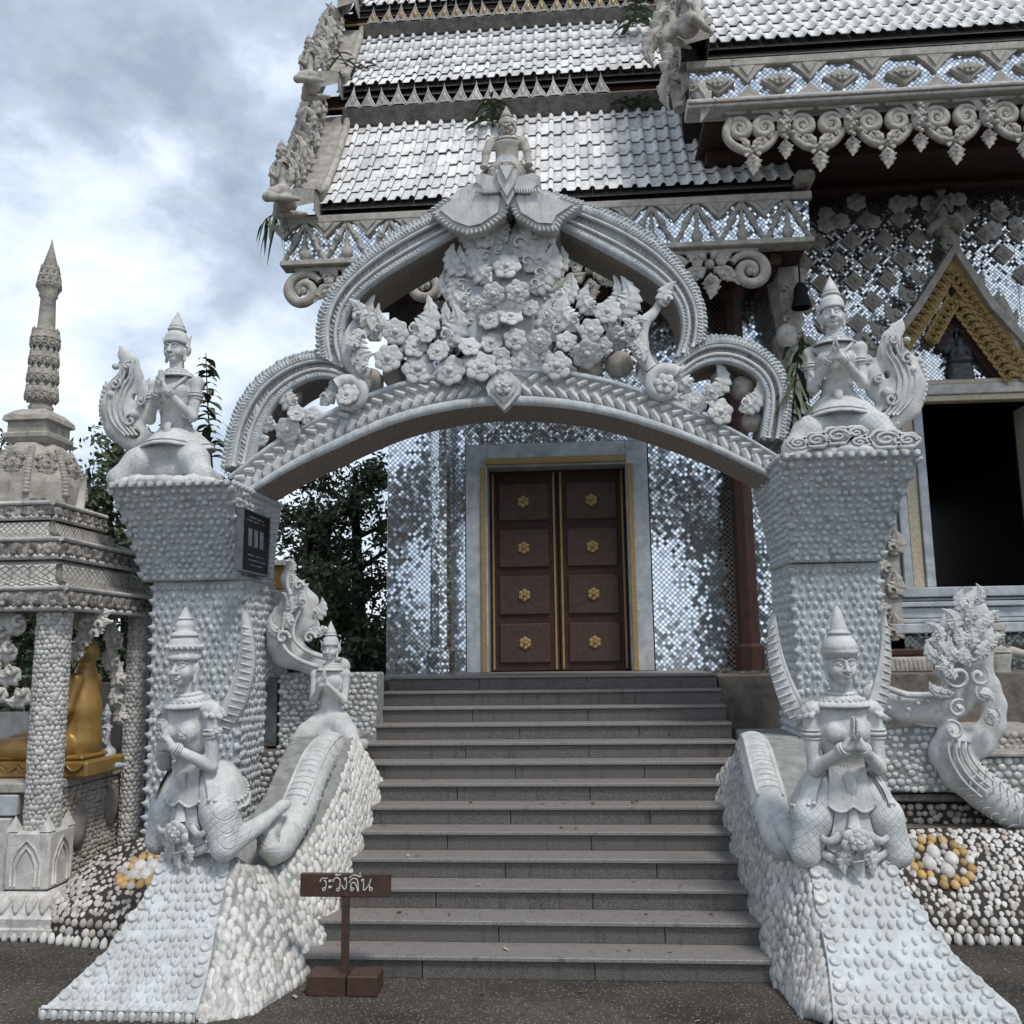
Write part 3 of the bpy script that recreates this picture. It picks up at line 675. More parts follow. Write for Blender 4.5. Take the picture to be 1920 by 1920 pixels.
GLY = [[[(445, 392), (455, 352), (488, 343), (528, 352), (548, 338)], [(490, 372), (522, 385), (530, 430), (520, 480)], circ((498, 498), 20)],
 [circ((576, 384), 12), [(586, 390), (614, 362)], circ((576, 468), 12), [(586, 476), (614, 450)]],
 [[(622, 395), (640, 352), (680, 335), (715, 355), (724, 400), (714, 482)], circ((692, 504), 20), circ((672, 301), 12), [(684, 304), (708, 305), (738, 288)]],
 [circ((795, 356), 15), [(809, 362), (812, 420), (800, 500), (775, 505), (742, 436)]],
 [circ((887, 500), 21), [(870, 482), (868, 432), (900, 396), (934, 420), (958, 490), (966, 528)], [(850, 404), (882, 350), (938, 345), (968, 382), (974, 520)], [(852, 338), (900, 300), (950, 306), (988, 330)], [(984, 292), (985, 330)], [(1006, 292), (1008, 326)], [(1000, 258), (996, 286)]],
 [circ((1034, 375), 15), [(1046, 385), (1046, 470), (1040, 530), (1088, 484), (1128, 430), (1150, 346)], [(1128, 430), (1128, 480)], circ((1146, 495), 21)]]
b = MB()
for g in GLY:
    for s_ in g:
        P = np.array([zz(p) for p in s_]); P = smooth_path(P, max(8, 3*len(P)), 2) if len(P) > 2 and len(P) != 11 else P
        b.tube(P, 0.0042, 6, flat=0.5, nrm=(0, 1, 0))
b.build('lettering', LETTER, board)
# ------------------------------------------------------------------ ornament makers (x,z plane, front towards -y)
def petal_mesh(nu=4, nv=4, cup=0.35):
    "petal of unit length along +y(local), thick dome; used for flowers"
    V = []; F = []
    for i in range(nu+1):
        t = i/nu; w = (0.12, 0.24, 0.38, 0.40, 0.24)[i]
        for j in range(nv+1):
            s = -1+2*j/nv; V.append((w*s, t*(1-0.12*s*s*(t > .8)), cup*math.sin(math.pi*t*0.8)*0.32+0.07*(1-s*s)+(0.06 if j % 2 else 0)*t))
    for i in range(nu):
        for j in range(nv): a = i*(nv+1)+j; F.append((a, a+1, a+nv+2, a+nv+1))
    n = len(V); B = [(x, y, z-0.12) for x, y, z in V]; rim = [j for j in range(nv+1)]+[i*(nv+1)+nv for i in range(1, nu+1)]+[nu*(nv+1)+j for j in range(nv-1, -1, -1)]+[i*(nv+1) for i in range(nu-1, 0, -1)]
    V += B; F += [(rim[k], rim[k-1], rim[k-1]+n, rim[k]+n) for k in range(len(rim))]
    return np.array(V, float), F
PETAL = petal_mesh()
def flower_mb(mb, M, r=1.0, n=6, two=True):
    "flower in local xy plane facing +z"
    for lay, (rr, zz_, off) in enumerate(((1.0, 0.0, 0.0), (0.55, 0.13, 0.5)) if two else ((1.0, 0, 0),)):
        for i in range(n):
            a = 2*math.pi*(i+off)/n
            L = np.array(M @ T(0, 0, zz_*r) @ R(a) @ S(rr*r)); mb.add(xf(L, PETAL[0]), PETAL[1])
    mb.sphere((0, 0, 0), r*0.2, 8, 6, M=M @ T(0, 0, 0.30*r)); mb.sphere((0, 0, 0), (r*0.27, r*.27, r*.12), 10, 5, M=M @ T(0, 0, 0.22*r))
FACE = Matrix(((1, 0, 0, 0), (0, 0, -1, 0), (0, 1, 0, 0), (0, 0, 0, 1)))      # local z -> world -y
def face_m(p, rot=0.0, s=1.0): return Matrix.Translation(Vector(p)) @ FACE @ R(rot) @ S(s)
def flame_mb(mb, M, h=1.0, w=0.36, curl=0.35, barbs=4, thick=0.22, seed=0):
    "flame leaf: curved tapering blade with serrated barbs and a midrib scroll; grows along +y(local), depth +z"
    n = 27; t = np.linspace(0, 1, n)
    x = -curl*h*(0.40*np.sin(math.pi*t*0.95)-0.95*np.clip(t-0.55, 0, 1)**1.5)
    c = np.stack([x, t*h, np.zeros(n)], 1)
    wd = w*h*.56*np.interp(t, [0, .08, .22, .45, .65, .8, .92, 1], [.40, .75, 1, .92, .66, .42, .2, .02])
    saw = 1-((t*(barbs+1.5)) % 1.0); wd = wd*(0.74+0.40*saw)
    T_ = np.gradient(c, axis=0); T_ /= np.linalg.norm(T_, axis=1)[:, None]; N_ = np.stack([T_[:, 1], -T_[:, 0], 0*t], 1)
    th = thick*wd*1.1+0.012*h
    rows = []
    for s, zz in ((-1, -.6), (-1, .15), (-.55, .55), (-.12, .45), (0, 1.0), (.12, .45), (.55, .55), (1, .15), (1, -.6)):
        rows.append(c+N_*(wd*s)[:, None]+T_*(abs(s)**2*.10*h*(1-t))[:, None]+np.stack([0*t, 0*t, th*zz], 1))
    P = np.array(rows); mb.grid(xf(M, P.reshape(-1, 3)).reshape(P.shape), flip=False)
    a = np.linspace(0.3, 5.2, 12); r = 0.13*h*w*(1-a/8)*2.2
    sp = np.stack([r*np.cos(a), 0.24*h+r*np.sin(a), np.full(12, th[6]*1.0)], 1); mb.tube(xf(M, sp), np.linspace(.02*h, .03*h, 12), 6, nrm=np.array(M)[:3, 2])
def spiral_pts(c, r0, r1, a0, a1, n=28):
    a = np.linspace(a0, a1, n); r = np.linspace(r0, r1, n); return np.stack([c[0]+r*np.cos(a), c[1]+r*np.sin(a)], 1)
def band(mb, A, B, prof, n=60, flip=False, mi=0):
    "strip between plane paths A,B (world, same plane) with profile [(t, depth)], depth towards -y"
    A = resample(A, n); B = resample(B, n)
    P = np.stack([A*(1-t)+B*t+np.array([0, -d, 0]) for t, d in prof], 0); mb.grid(P, mi, True, flip=flip)
def along(P, n):
    Q = resample(P, n*2+1)[1::2]; q2 = np.gradient(Q, axis=0); q2 /= np.linalg.norm(q2, axis=1)[:, None]; return Q, q2

# ------------------------------------------------------------------ the gate arch
AY = 9.12; TH = 0.62
gate = thing('gate_arch', 'carved white double arch spanning the two gate pillars, filled with cement flowers', 'gate arch', (at(950, 760, AY)[0], AY+TH/2, at(950, 760, AY)[2]))
P2 = lambda pts, Y=AY: np.array([at(x, y, Y) for x, y in pts])
LOW_T = smooth_path(P2([(428, 893), (520, 822), (600, 778), (680, 742), (750, 716), (850, 694), (945, 686), (1050, 692), (1130, 708), (1200, 728), (1290, 764), (1380, 806), (1472, 862)]), 80)
LOW_B = smooth_path(P2([(478, 924), (560, 876), (620, 850), (690, 817), (760, 790), (860, 768), (950, 761), (1050, 766), (1130, 779), (1200, 798), (1290, 828), (1370, 862), (1468, 912)]), 80)
def arch_band(A, B, prof, name, n=70, soffit=True, mats=None, depth=TH, closed_top=True):
    b = MB(); A = resample(A, n); B = resample(B, n); d0, d1 = prof[0][1], prof[-1][1]
    band(b, A, B, prof, n, flip=True, mi=0)
    off = lambda E, y: E+np.array([0, y, 0])
    b.grid(np.stack([off(A, -d0), off(A, depth)], 0), 0, True, flip=False)
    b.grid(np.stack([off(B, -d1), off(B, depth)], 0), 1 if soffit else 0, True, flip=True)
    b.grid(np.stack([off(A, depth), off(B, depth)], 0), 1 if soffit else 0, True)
    for i, fl in ((0, False), (-1, True)):
        b.grid(np.stack([np.stack([off(A, -d0)[i], off(A, depth)[i]]), np.stack([off(B, -d1)[i], off(B, depth)[i]])], 0), 0, False, flip=fl)
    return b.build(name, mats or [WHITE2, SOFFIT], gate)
arch_band(LOW_T, LOW_B, [(0, .02), (.12, .05), (.17, .01), (.30, .0), (.72, .0), (.77, .055), (.82, .075), (.95, .075), (1, .05)], 'lower_beam')
# leaf relief of the lower beam: two rows of slanted leaves meeting in a herringbone
LEAFB_ = MB()
def leaf_slab(L, W, Hh):
    V = [(-W/2, 0, 0), (W/2, 0, 0), (W/2, L*.72, 0), (0, L, 0), (-W/2, L*.72, 0), (-W*.32, L*.06, Hh), (W*.32, L*.06, Hh), (W*.3, L*.68, Hh), (0, L*.86, Hh), (-W*.3, L*.68, Hh), (0, L*.1, Hh*1.35), (0, L*.7, Hh*1.35)]
    F = [(0, 1, 6, 5), (1, 2, 7, 6), (2, 3, 8, 7), (3, 4, 9, 8), (4, 0, 5, 9), (5, 6, 10), (6, 7, 11, 10), (7, 8, 11), (8, 9, 11), (9, 5, 10, 11)]
    return np.array(V, float), F
LS = leaf_slab(1.0, 0.5, 0.24); _m = MB(); _m.add(LS[0], LS[1], 0, False); LSM = _m.mesh('relief_leaf', WHITE)
MT, MTd = along(LOW_T*.72+LOW_B*.28, 48); MB_, MBd = along(LOW_T*.42+LOW_B*.58, 48)
cx = at(945, 720, AY)[0]
for Q, D, up in ((MT, MTd, 1), (MB_, MBd, -1)):
    for p, d in zip(Q, D):
        if abs(p[0]-cx) < .20: continue
        sgn = -1 if p[0] < cx else 1; nrm = np.array([-d[2], 0, d[0]]); dirn = d*sgn*0.80+nrm*up*0.62*(1 if up > 0 else 1); dirn /= np.linalg.norm(dirn)
        zz_ = np.array([0, -1, 0]); xx = np.cross(dirn, zz_); s = 0.185 if up < 0 else 0.15
        st_ = p-dirn*s*0.35+np.array([0, -.004, 0]); o = mesh_obj('relief_leaf', LSM, gate, basis(st_, xx, dirn, zz_, s*.9, s, s*.8))
# rhomb leaf boss at the crown of the lower beam
b = MB(); c = at(945, 727, AY-.10)
for k, (s, dz) in enumerate(((.24, 0), (.17, -.03), (.10, -.06))):
    pts = []
    for i in range(16):
        a = 2*math.pi*i/16; r = s*(1.0 if i % 4 == 0 else .72 if i % 2 == 0 else .80)*(1.0 if i % 8 != 0 else .85); pts.append((c[0]+r*math.cos(a)*.9, c[2]+r*math.sin(a)*1.0))
    b.prism(pts, c[1]+dz-.02, c[1]+.12, 0)
flower_mb(b, face_m(c+np.array([0, -.08, .0]), 0, .10), 1, 5); flame_mb(b, face_m(c+np.array([0, -.03, .10]), 0, 1), .30, .5, 0, 3)
b.build('rhomb_boss', WHITE, gate)

# upper ogee arch: outer edge, inner edge
UO = [[(596, 668), (595, 628), (600, 588), (616, 552), (642, 518), (690, 472), (752, 430), (812, 402), (872, 376), (930, 352)], [(1320, 640), (1324, 600), (1317, 562), (1298, 526), (1268, 486), (1222, 440), (1160, 404), (1090, 380), (1030, 362), (962, 346)]]
UI = [[(668, 702), (646, 662), (646, 620), (656, 584), (680, 552), (730, 516), (790, 482), (848, 448), (905, 418), (946, 396)], [(1262, 676), (1276, 640), (1278, 606), (1270, 574), (1248, 545), (1205, 514), (1140, 478), (1080, 446), (1020, 416), (958, 394)]]
SO = [[(418, 880), (428, 800), (462, 728), (512, 685), (570, 660), (628, 660), (676, 690)], [(1474, 826), (1484, 745), (1468, 690), (1426, 650), (1372, 630), (1318, 634), (1262, 672)]]
SI = [[(478, 868), (494, 806), (524, 752), (562, 722), (604, 708), (642, 716), (672, 742)], [(1424, 822), (1436, 750), (1424, 714), (1390, 690), (1350, 680), (1308, 690), (1270, 720)]]
prof = [(0, .02), (.10, .05), (.30, .07), (.36, .035), (.40, .0), (.62, -.01), (.66, .04), (.71, .05), (.74, .03), (.80, .045), (.95, .06), (1, .0)]
profR = prof
for s in (0, 1):
    arch_band(smooth_path(P2(UO[s]), 60), smooth_path(P2(UI[s]), 60), prof, 'upper_arch')
    arch_band(smooth_path(P2(SO[s], AY+.04), 50), smooth_path(P2(SI[s], AY+.04), 50), prof, 'side_arch', depth=TH-.08)
# serrated leaf edging of the arches (too small to pick apart one by one)
tooth = np.array([(-.5, 0, 0), (.5, 0, 0), (.42, .8, 0), (0, 1.15, 0), (-.42, .8, 0), (0, .1, .35), (0, .85, .4)]), [(0, 1, 5), (1, 2, 6, 5), (2, 3, 6), (3, 4, 6), (4, 0, 5, 6)]
for s in (0, 1):
    for (o, i, Y) in ((UO, UI, AY), (SO, SI, AY+.04)):
        b = MB(); A = smooth_path(P2(o[s], Y), 120); B = smooth_path(P2(i[s], Y), 120); L = np.sum(np.linalg.norm(np.diff(A, axis=0), axis=1))
        for (w, ln, lean, dep, e) in ((0.06, .075, .35, -.055, .10), (0.22, .06, -.3, -.075, .05), (0.52, .085, .55, -.005, .12), (0.86, .065, -.5, -.055, .06)):
            n = int(L/(ln*.62)); Q, D = along(A*(1-w)+B*w, n)
            for p, d in zip(Q, D):
                nr = np.array([-d[2], 0, d[0]]); mid = (A.mean(0)+B.mean(0))/2
                if (p-mid)@nr < 0 and e > .08: nr = -nr
                dr = nr*(1 if w < .5 else .8)+d*lean*(1 if s == 0 else -1); dr /= np.linalg.norm(dr); z = np.array([0, -1, 0]); x = np.cross(dr, z); sz = ln*(1+RNG.normal()*.12)
                b.add(xf(basis(p+np.array([0, dep+.02, 0])-dr*sz*.4, x, dr, z, sz*.85, sz*.82, sz*.8), tooth[0]), tooth[1], 0, False)
        b.build('leaf_edging', WHITE2, gate, kind='stuff')
# bead mouldings
for s in (0, 1):
    for (o, i, Y, w) in ((UO, UI, AY, .37), (UO, UI, AY, .68), (SO, SI, AY+.04, .37), (SO, SI, AY+.04, .68)):
        b = MB(); A = smooth_path(P2(o[s], Y), 60); B = smooth_path(P2(i[s], Y), 60); b.tube(A*(1-w)+B*w+np.array([0, -.045, 0]), .021, 6); b.build('bead_moulding', WHITE, gate)
# two roof like hoods at the apex, their leaf valance and the finial
for s, pts in ((0, [(806, 396), (870, 350), (934, 326), (952, 372), (946, 402), (905, 430), (876, 436), (842, 424)]), (1, [(956, 372), (966, 330), (1020, 358), (1092, 384), (1052, 410), (1042, 430), (1008, 428), (968, 404)])):
    b = MB(); Y = AY-.20; P = P2(pts, Y)[:, [0, 2]]; b.prism(P, Y, AY+TH*.9)
    c = P.mean(0); P3 = c+(P-c)*.78; b.prism(P3, Y-.03, Y+.01)
    E = resample(np.r_[P, P[:1]], 48)
    for k in range(48):
        d = E[k]-c; d /= np.linalg.norm(d)
        if d[1] > .45 or (k % 2 and False): continue
        p = np.array([E[k][0], Y, E[k][1]]); dr = np.array([d[0], 0, d[1]]); x = np.cross(dr, (0, -1, 0)); b.add(xf(basis(p-dr*.035, x, dr, (0, -1, 0), .042, .062, .05), tooth[0]), tooth[1], 0, False)
    b.build('apex_hood', WHITE, gate)
b = MB(); Y = AY-.26
for pts, dy in (([(893, 340), (890, 330), (905, 325), (925, 330), (950, 318), (975, 330), (998, 324), (1013, 330), (1010, 345), (990, 358), (970, 352), (952, 384), (934, 354), (912, 360)], 0), ([(930, 322), (972, 322), (966, 345), (951, 372), (936, 345)], -.05), ([(938, 318), (964, 318), (951, 346)], -.09)):
    b.prism(P2(pts, Y)[:, [0, 2]], Y+dy, AY+.2)
for k in range(9):
    for sd in (-1, 1): p = at(951+sd*(14+5.2*k), 352-0.10*(k-4)**2+2, Y); b.add(xf(basis(p, (1, 0, 0), (sd*.35, 0, -.93), (0, -1, 0), .035, .06, .05), tooth[0]), tooth[1], 0, False)
b.build('apex_bracket', WHITE, gate)
# steel post seen under the apex
b = MB(); x0 = xat(944, 450, AY+.2); x1 = xat(964, 450, AY+.2); b.bbox((x0, AY+.15, zat(950, 690, AY+.2)), (x1, AY+.30, zat(950, 400, AY+.2)), .006); b.build('steel_post', STEEL, gate)

# cement back boards behind the flowers (rough, unpainted)
b = MB()
for (x, y, r) in ((1160, 683, 30), (1105, 690, 28), (1215, 690, 26), (690, 718, 34), (740, 706, 26), (1070, 700, 18), (545, 745, 26), (510, 770, 22), (1392, 728, 26), (1350, 712, 20), (1010, 520, 24), (1085, 625, 18), (880, 600, 16), (800, 615, 14), (470, 830, 26), (1412, 790, 24), (905, 470, 20)):
    p = at(x, y, AY+.22); k = r/1708*AY; b.sphere(p, (k, .13, k*.95), 9, 6)
b.build('backing_lump', CARVED, gate, kind='stuff')
# flowers
FL = [(951, 500, 33), (925, 552, 27), (970, 547, 27), (920, 597, 29), (958, 593, 28), (741, 622, 30), (778, 650, 29), (822, 658, 26), (880, 650, 25), (922, 643, 26), (966, 636, 26), (1012, 640, 28), (1062, 641, 25), (1140, 585, 30), (1108, 620, 28), (1156, 634, 28), (1100, 664, 33), (728, 672, 33), (784, 692, 37), (845, 695, 35), (902, 688, 36), (982, 680, 33), (1044, 686, 33),
      (940, 668, 20), (1014, 662, 20), (800, 628, 20), (895, 572, 20), (995, 578, 20), (1130, 650, 22), (556, 775, 20), (585, 783, 26), (540, 806, 29), (1334, 735, 20), (1302, 757, 28), (1350, 772, 30), (652, 740, 27), (1248, 718, 24)]
fm = []
for v in range(4):
    b = MB(); flower_mb(b, Matrix.Identity(4), 1.0, (6, 7, 6, 8)[v]); fm.append(b.mesh('flower', WHITE))
for k, (x, y, r) in enumerate(FL):
    p = at(x, y, AY-.02-.05*(k % 3)); s = r/1708*AY*.95; o = mesh_obj('flower', fm[k % 4], gate, Matrix.Translation(Vector(p)) @ FACE @ R(RNG.normal()*.2, 'X') @ R(RNG.normal()*.15, 'Y') @ R(RNG.random()*6) @ S(s*.96, s*.96, s*.62))
# stems joining the flowers into one lattice
b = MB()
fp = np.array([at(x, y, AY+.10) for x, y, r in FL])
for i in range(len(fp)):
    dd = np.linalg.norm(fp-fp[i], axis=1); 
    for j in np.argsort(dd)[1:4]:
        if dd[j] < .42: b.tube(np.linspace(fp[i], fp[j], 3), .05, 6)
b.build('flower_stem', WHITE2, gate, kind='stuff')
# flame shaped panel carrying the middle cluster
b = MB(); E = [(868, 690), (852, 640), (860, 600), (846, 560), (866, 545), (868, 505), (890, 488), (898, 448), (922, 462), (934, 420), (950, 452), (968, 418), (984, 458), (1006, 440), (1010, 490), (1034, 508), (1030, 548), (1052, 566), (1036, 604), (1042, 640), (1020, 690)]
P = P2(E, AY+.10)[:, [0, 2]]; b.prism(P, AY+.08, AY+.2); c = P.mean(0); b.prism(c+(P-c)*.86, AY+.04, AY+.09); b.build('flame_panel', WHITE2, gate)
# flame leaves: (base x,y, length px, rotation, curl)
FLM = [(938, 492, 84, 10, .5), (966, 492, 88, -10, -.5), (922, 530, 70, 22, .5), (982, 528, 72, -22, -.5), (905, 470, 92, 8, .5), (1000, 465, 92, -10, -.5), (862, 560, 66, 30, .5), (1040, 570, 66, -34, -.5), (872, 515, 66, 24, .5), (1028, 520, 66, -28, -.5), (918, 500, 80, 18, .5), (965, 480, 96, -22, -.5), (905, 540, 75, 42, .5), (880, 580, 70, 25, .4), (1000, 530, 80, -35, -.5), (1010, 575, 85, -50, -.5), (940, 470, 60, 10, .5), (985, 510, 78, -12, -.4), (885, 620, 60, 12, .4), (870, 545, 60, 20, .4), (1018, 610, 60, -30, -.4), (893, 560, 70, 50, .5), (872, 615, 64, 40, .5), (925, 460, 66, 28, .5), (975, 465, 70, -28, -.5), (950, 455, 74, 2, .3), (990, 545, 66, -45, -.5), (1008, 600, 60, -60, -.5), (900, 510, 66, 40, .5), (1000, 505, 66, -40, -.5),
       (715, 640, 92, 14, .45), (765, 640, 95, -28, -.5), (830, 650, 84, -18, -.5), (735, 620, 60, 30, .4), (1050, 640, 84, 14, .5), (1085, 620, 78, 20, .5), (1130, 600, 88, -20, -.5), (1160, 600, 84, -10, -.45), (1115, 590, 60, 15, .4), (1165, 620, 60, 20, .4),
       (520, 800, 62, 48, .4), (556, 770, 58, 16, .4), (600, 760, 64, -22, -.5), (505, 820, 46, 80, .4), (1300, 735, 60, 20, .5), (1340, 745, 68, -8, -.4), (1385, 770, 66, -40, -.5), (1290, 750, 44, 60, .4), (670, 740, 40, -30, -.4), (1225, 722, 42, 30, .4)]
vm = []
for v in range(3):
    for sg_ in (1, -1):
        b = MB(); flame_mb(b, Matrix.Identity(4), 1.0, .42+.06*v, .45*sg_, 4+v % 2, .22); vm.append(b.mesh('flame_leaf', WHITE))
for k, (x, y, l, rot, cu) in enumerate(FLM):
    p = at(x, y, AY+.06-.03*(k % 3)); o = mesh_obj('flame_leaf', vm[(k % 3)*2+(0 if cu > 0 else 1)], gate, face_m(p, math.radians(rot), l/1708*AY*1.08))
# curling leaf scrolls inside the feet of the upper arch
for s, sg_, pts in ((0, 1, [(694, 702), (668, 694), (653, 664), (655, 628), (668, 602), (684, 592)]), (1, -1, [(1222, 690), (1204, 668), (1196, 636), (1206, 604), (1228, 586), (1238, 562)])):
    b = MB(); P = smooth_path(P2(pts, AY-.06), 22); b.tube(P, np.r_[np.linspace(.06, .10, 8), np.linspace(.10, .03, 14)], 10, flat=.5)
    for k in range(5):
        p0 = P[3+3*k]; a = math.radians((-30 if sg_ > 0 else 30)+sg_*-18*k); flame_mb(b, face_m(p0+np.array([sg_*.02, -.07, -.05]), a, 1), .26-.02*k, .5, .45*sg_, 2)
    flame_mb(b, face_m(P[-1]+np.array([-sg_*.04, -.05, -.10]), sg_*.35, .30), 1, .5, -.4*sg_, 3); flame_mb(b, face_m(P[9]+np.array([sg_*.05, -.09, -.02]), -sg_*.5, .24), 1, .55, .4*sg_, 3)
    b.build('scroll_leaf', WHITE, gate)
for (x, y, r, sg_) in ((655, 742, 34, 1), (1246, 722, 34, -1)):      # round volutes ending the side arches
    b = MB(); c = at(x, y, AY-.06); k = r/1708*AY; C = spiral_pts((c[0], c[2]), k, k*.45, 2.4, -3.4, 22) if sg_ > 0 else spiral_pts((c[0], c[2]), k, k*.45, .7, 6.5, 22)
    b.tube(np.c_[C[:, 0], np.full(22, c[1]), C[:, 1]], np.linspace(.075, .05, 22), 8, flat=.8); flower_mb(b, face_m(c+np.array([0, -.04, 0]), .3, k*.62), 1, 6, False); b.build('volute', WHITE, gate)
# ------------------------------------------------------------------ praying figures
def mirror_caps(sd, a, b, ra, rb, k=0.03, **kw):
    for s in (-1, 1): sd.cap((a[0]*s, a[1], a[2]), (b[0]*s, b[1], b[2]), ra, rb, k, **kw)
U = lambda z: z if z < .8 else .8+(z-.8)*1.19
def build_body(name, legs, hand_z=0.0, h=0.012, breasts=True):
    d = SDF(h); u3 = lambda x, y, z: (x, y, U(z))
    # trunk
    d.chain([(0, .08, .52), (0, .05, .66), (0, .02, .80), u3(0, -.01, .98), u3(0, .0, 1.14)], [.155, .14, .126, .152, .138], .05, sq=(1.18, .82, 1))
    d.ell(u3(0, -.02, 1.06), (.212, .132, .17), .05); d.ell(u3(0, .0, 1.19), (.24, .10, .078), .05)
    if breasts:
        for s in (-1, 1): d.ell(u3(s*.098, -.125, 1.05), (.082, .07, .084), .02)
    else:
        for s in (-1, 1): d.ell(u3(s*.095, -.10, 1.08), (.10, .05, .09), .03)
    d.cap(u3(0, .03, 1.20), (0, .0, 1.56), .086, .078, .035)
    # arms
    for s in (-1, 1):
        sh = u3(s*.262, .01, 1.17); el = (s*.262, -.06, .80+hand_z*.4); wr = (s*.062, -.275, 1.01+hand_z)
        d.ell(sh, (.076, .076, .085), .03); d.cap(sh, el, .069, .055, .025); d.cap(el, wr, .057, .038, .02)
        d.cap(wr, (s*.034, -.285, 1.07+hand_z), .038, .032, .012)
    if legs == 'astride':
        d.ell((0, .09, .58), (.23, .17, .15), .05)
        for s in (-1, 1):
            hp = (s*.17, .05, .60); kn = (s*.365, -.08, .135); an = (s*.43, .32, .20); to = (s*.48, .56, .28)
            d.chain([hp, (s*.285, -.03, .40), kn], [.165, .158, .118], .035); d.cap((s*.22, .14, .52), (s*.33, .06, .26), .12, .09, .05)
            d.cap(kn, an, .112, .07, .03); d.cap(an, to, .066, .048, .03); d.ell(to, (.052, .10, .048), .03)
    elif legs == 'wide':
        d.ell((0, .10, .50), (.27, .23, .20), .06); d.ell((0, .12, .24), (.34, .28, .22), .08)
        for s in (-1, 1):
            hp = (s*.16, .04, .48); kn = (s*.50, -.24, .12); an = (s*.44, .38, .10)
            d.chain([hp, (s*.34, -.12, .31), kn], [.18, .165, .115], .05); d.cap(kn, an, .12, .095, .04); d.cap(an, (s*.42, .60, .09), .08, .05, .03)
    me = d.mesh(name, [WHITE, PATTERN]); k = len(me.polygons); c = np.empty(k*3); me.polygons.foreach_get('center', c); c = c.reshape(-1, 3)
    me.polygons.foreach_set('material_index', ((c[:, 2] < .58) & (np.abs(c[:, 0])+.6*np.maximum(0, c[:, 1]-.2) < .9) & ~((c[:, 1] > .18) & (c[:, 2] < .5) & (legs == 'astride'))).astype(np.int32)); return me
def pattern_mat():
    m = mat('patterned_cloth_plaster', (0.61, 0.625, 0.62), (0.44, 0.452, 0.45), 6, 0.72, 0.35, 45, streak=0.3, streak_col=(0.27, 0.27, 0.26)); nt = m.node_tree; N = nt.nodes; L = nt.links
    tc = N.new('ShaderNodeTexCoord'); mp = N.new('ShaderNodeMapping'); mp.inputs['Rotation'].default_value = (0, math.radians(38), math.radians(20)); mp.inputs['Scale'].default_value = (21, 21, 21); L.new(tc.outputs['Object'], mp.inputs[0])
    fr = N.new('ShaderNodeVectorMath'); fr.operation = 'FRACTION'; L.new(mp.outputs[0], fr.inputs[0]); sp = N.new('ShaderNodeSeparateXYZ'); L.new(fr.outputs[0], sp.inputs[0]); hs = []
    for ax in (0, 2):
        q = N.new('ShaderNodeMath'); q.operation = 'PINGPONG'; q.inputs[1].default_value = .5; L.new(sp.outputs[ax], q.inputs[0]); r = N.new('ShaderNodeMapRange'); r.inputs[2].default_value = .10; L.new(q.outputs[0], r.inputs[0]); hs.append(r)
    mn = N.new('ShaderNodeMath'); mn.operation = 'MINIMUM'; L.new(hs[0].outputs[0], mn.inputs[0]); L.new(hs[1].outputs[0], mn.inputs[1])
    b2 = N.new('ShaderNodeBump'); b2.inputs['Strength'].default_value = .55; b2.inputs['Distance'].default_value = .008; L.new(mn.outputs[0], b2.inputs['Height'])
    bs = N['Principled BSDF']; src = bs.inputs['Normal'].links[0].from_socket; L.new(src, b2.inputs['Normal']); L.new(b2.outputs[0], bs.inputs['Normal']); return m
PATTERN = pattern_mat()
def build_head(name, demon=False):
    d = SDF(0.0065 if not demon else .009); k = .02
    d.ell((0, 0, .02), (.112, .125, .135), k); d.ell((0, -.028, -.06), (.088, .092, .095), .035); d.ell((0, -.075, -.125), (.042, .040, .032), .03)   # chin
    for s in (-1, 1): d.ell((s*.062, -.070, -.045), (.04, .045, .045), .03)                    # cheeks
    # eye sockets, lids, brows
    for s in (-1, 1):
        d.ell((s*.046, -.128, .018), (.034, .022, .015), .012, -1)
        d.ell((s*.046, -.102, .016), (.028, .019, .0135), .004)
        P = [(s*.014, -.128, .040), (s*.035, -.126, .052), (s*.062, -.112, .052), (s*.088, -.085, .036)]; d.chain(P, [.0075, .009, .009, .006], .006)
        P = [(s*.020, -.121, .018), (s*.046, -.122, .033), (s*.074, -.103, .020)]; d.chain(P, [.005, .0055, .005], .003)
        P = [(s*.020, -.120, .016), (s*.046, -.120, .002), (s*.074, -.102, .016)]; d.chain(P, [.004, .005, .004], .003)
        d.ell((s*.022, -.142, -.046), (.016, .016, .012), .008)                                  # nostril wing
        d.ell((s*.020, -.150, -.055), (.008, .012, .006), .004, -1)
        d.ell((s*.118, .012, -.01), (.018, .034, .055), .012); d.cap((s*.116, .0, -.05), (s*.112, -.01, -.12), .015, .018, .012)   # ears, long lobes
    d.chain([(0, -.120, .04), (0, -.142, -.005), (0, -.160, -.042)], [.011, .014, .020], .012)
    # lips
    for s in (-1, 1):
        d.chain([(0, -.134, -.078), (s*.018, -.134, -.075), (s*.040, -.116, -.080)], [.009, .009, .004], .004)
        d.chain([(0, -.132, -.094), (s*.016, -.131, -.094), (s*.036, -.115, -.086)], [.0105, .0095, .004], .004)
        d.cap((0, -.146, -.086), (s*.040, -.122, -.084), .0035, .003, .003, -1)
    if demon:
        for s in (-1, 1): d.ell((s*.05, -.115, .02), (.038, .035, .034), .01); d.cap((s*.035, -.125, -.09), (s*.04, -.15, -.06), .012, .005, .004)
        d.ell((0, -.125, -.09), (.055, .03, .018), .01, -1)
    return d.mesh(name, WHITE)
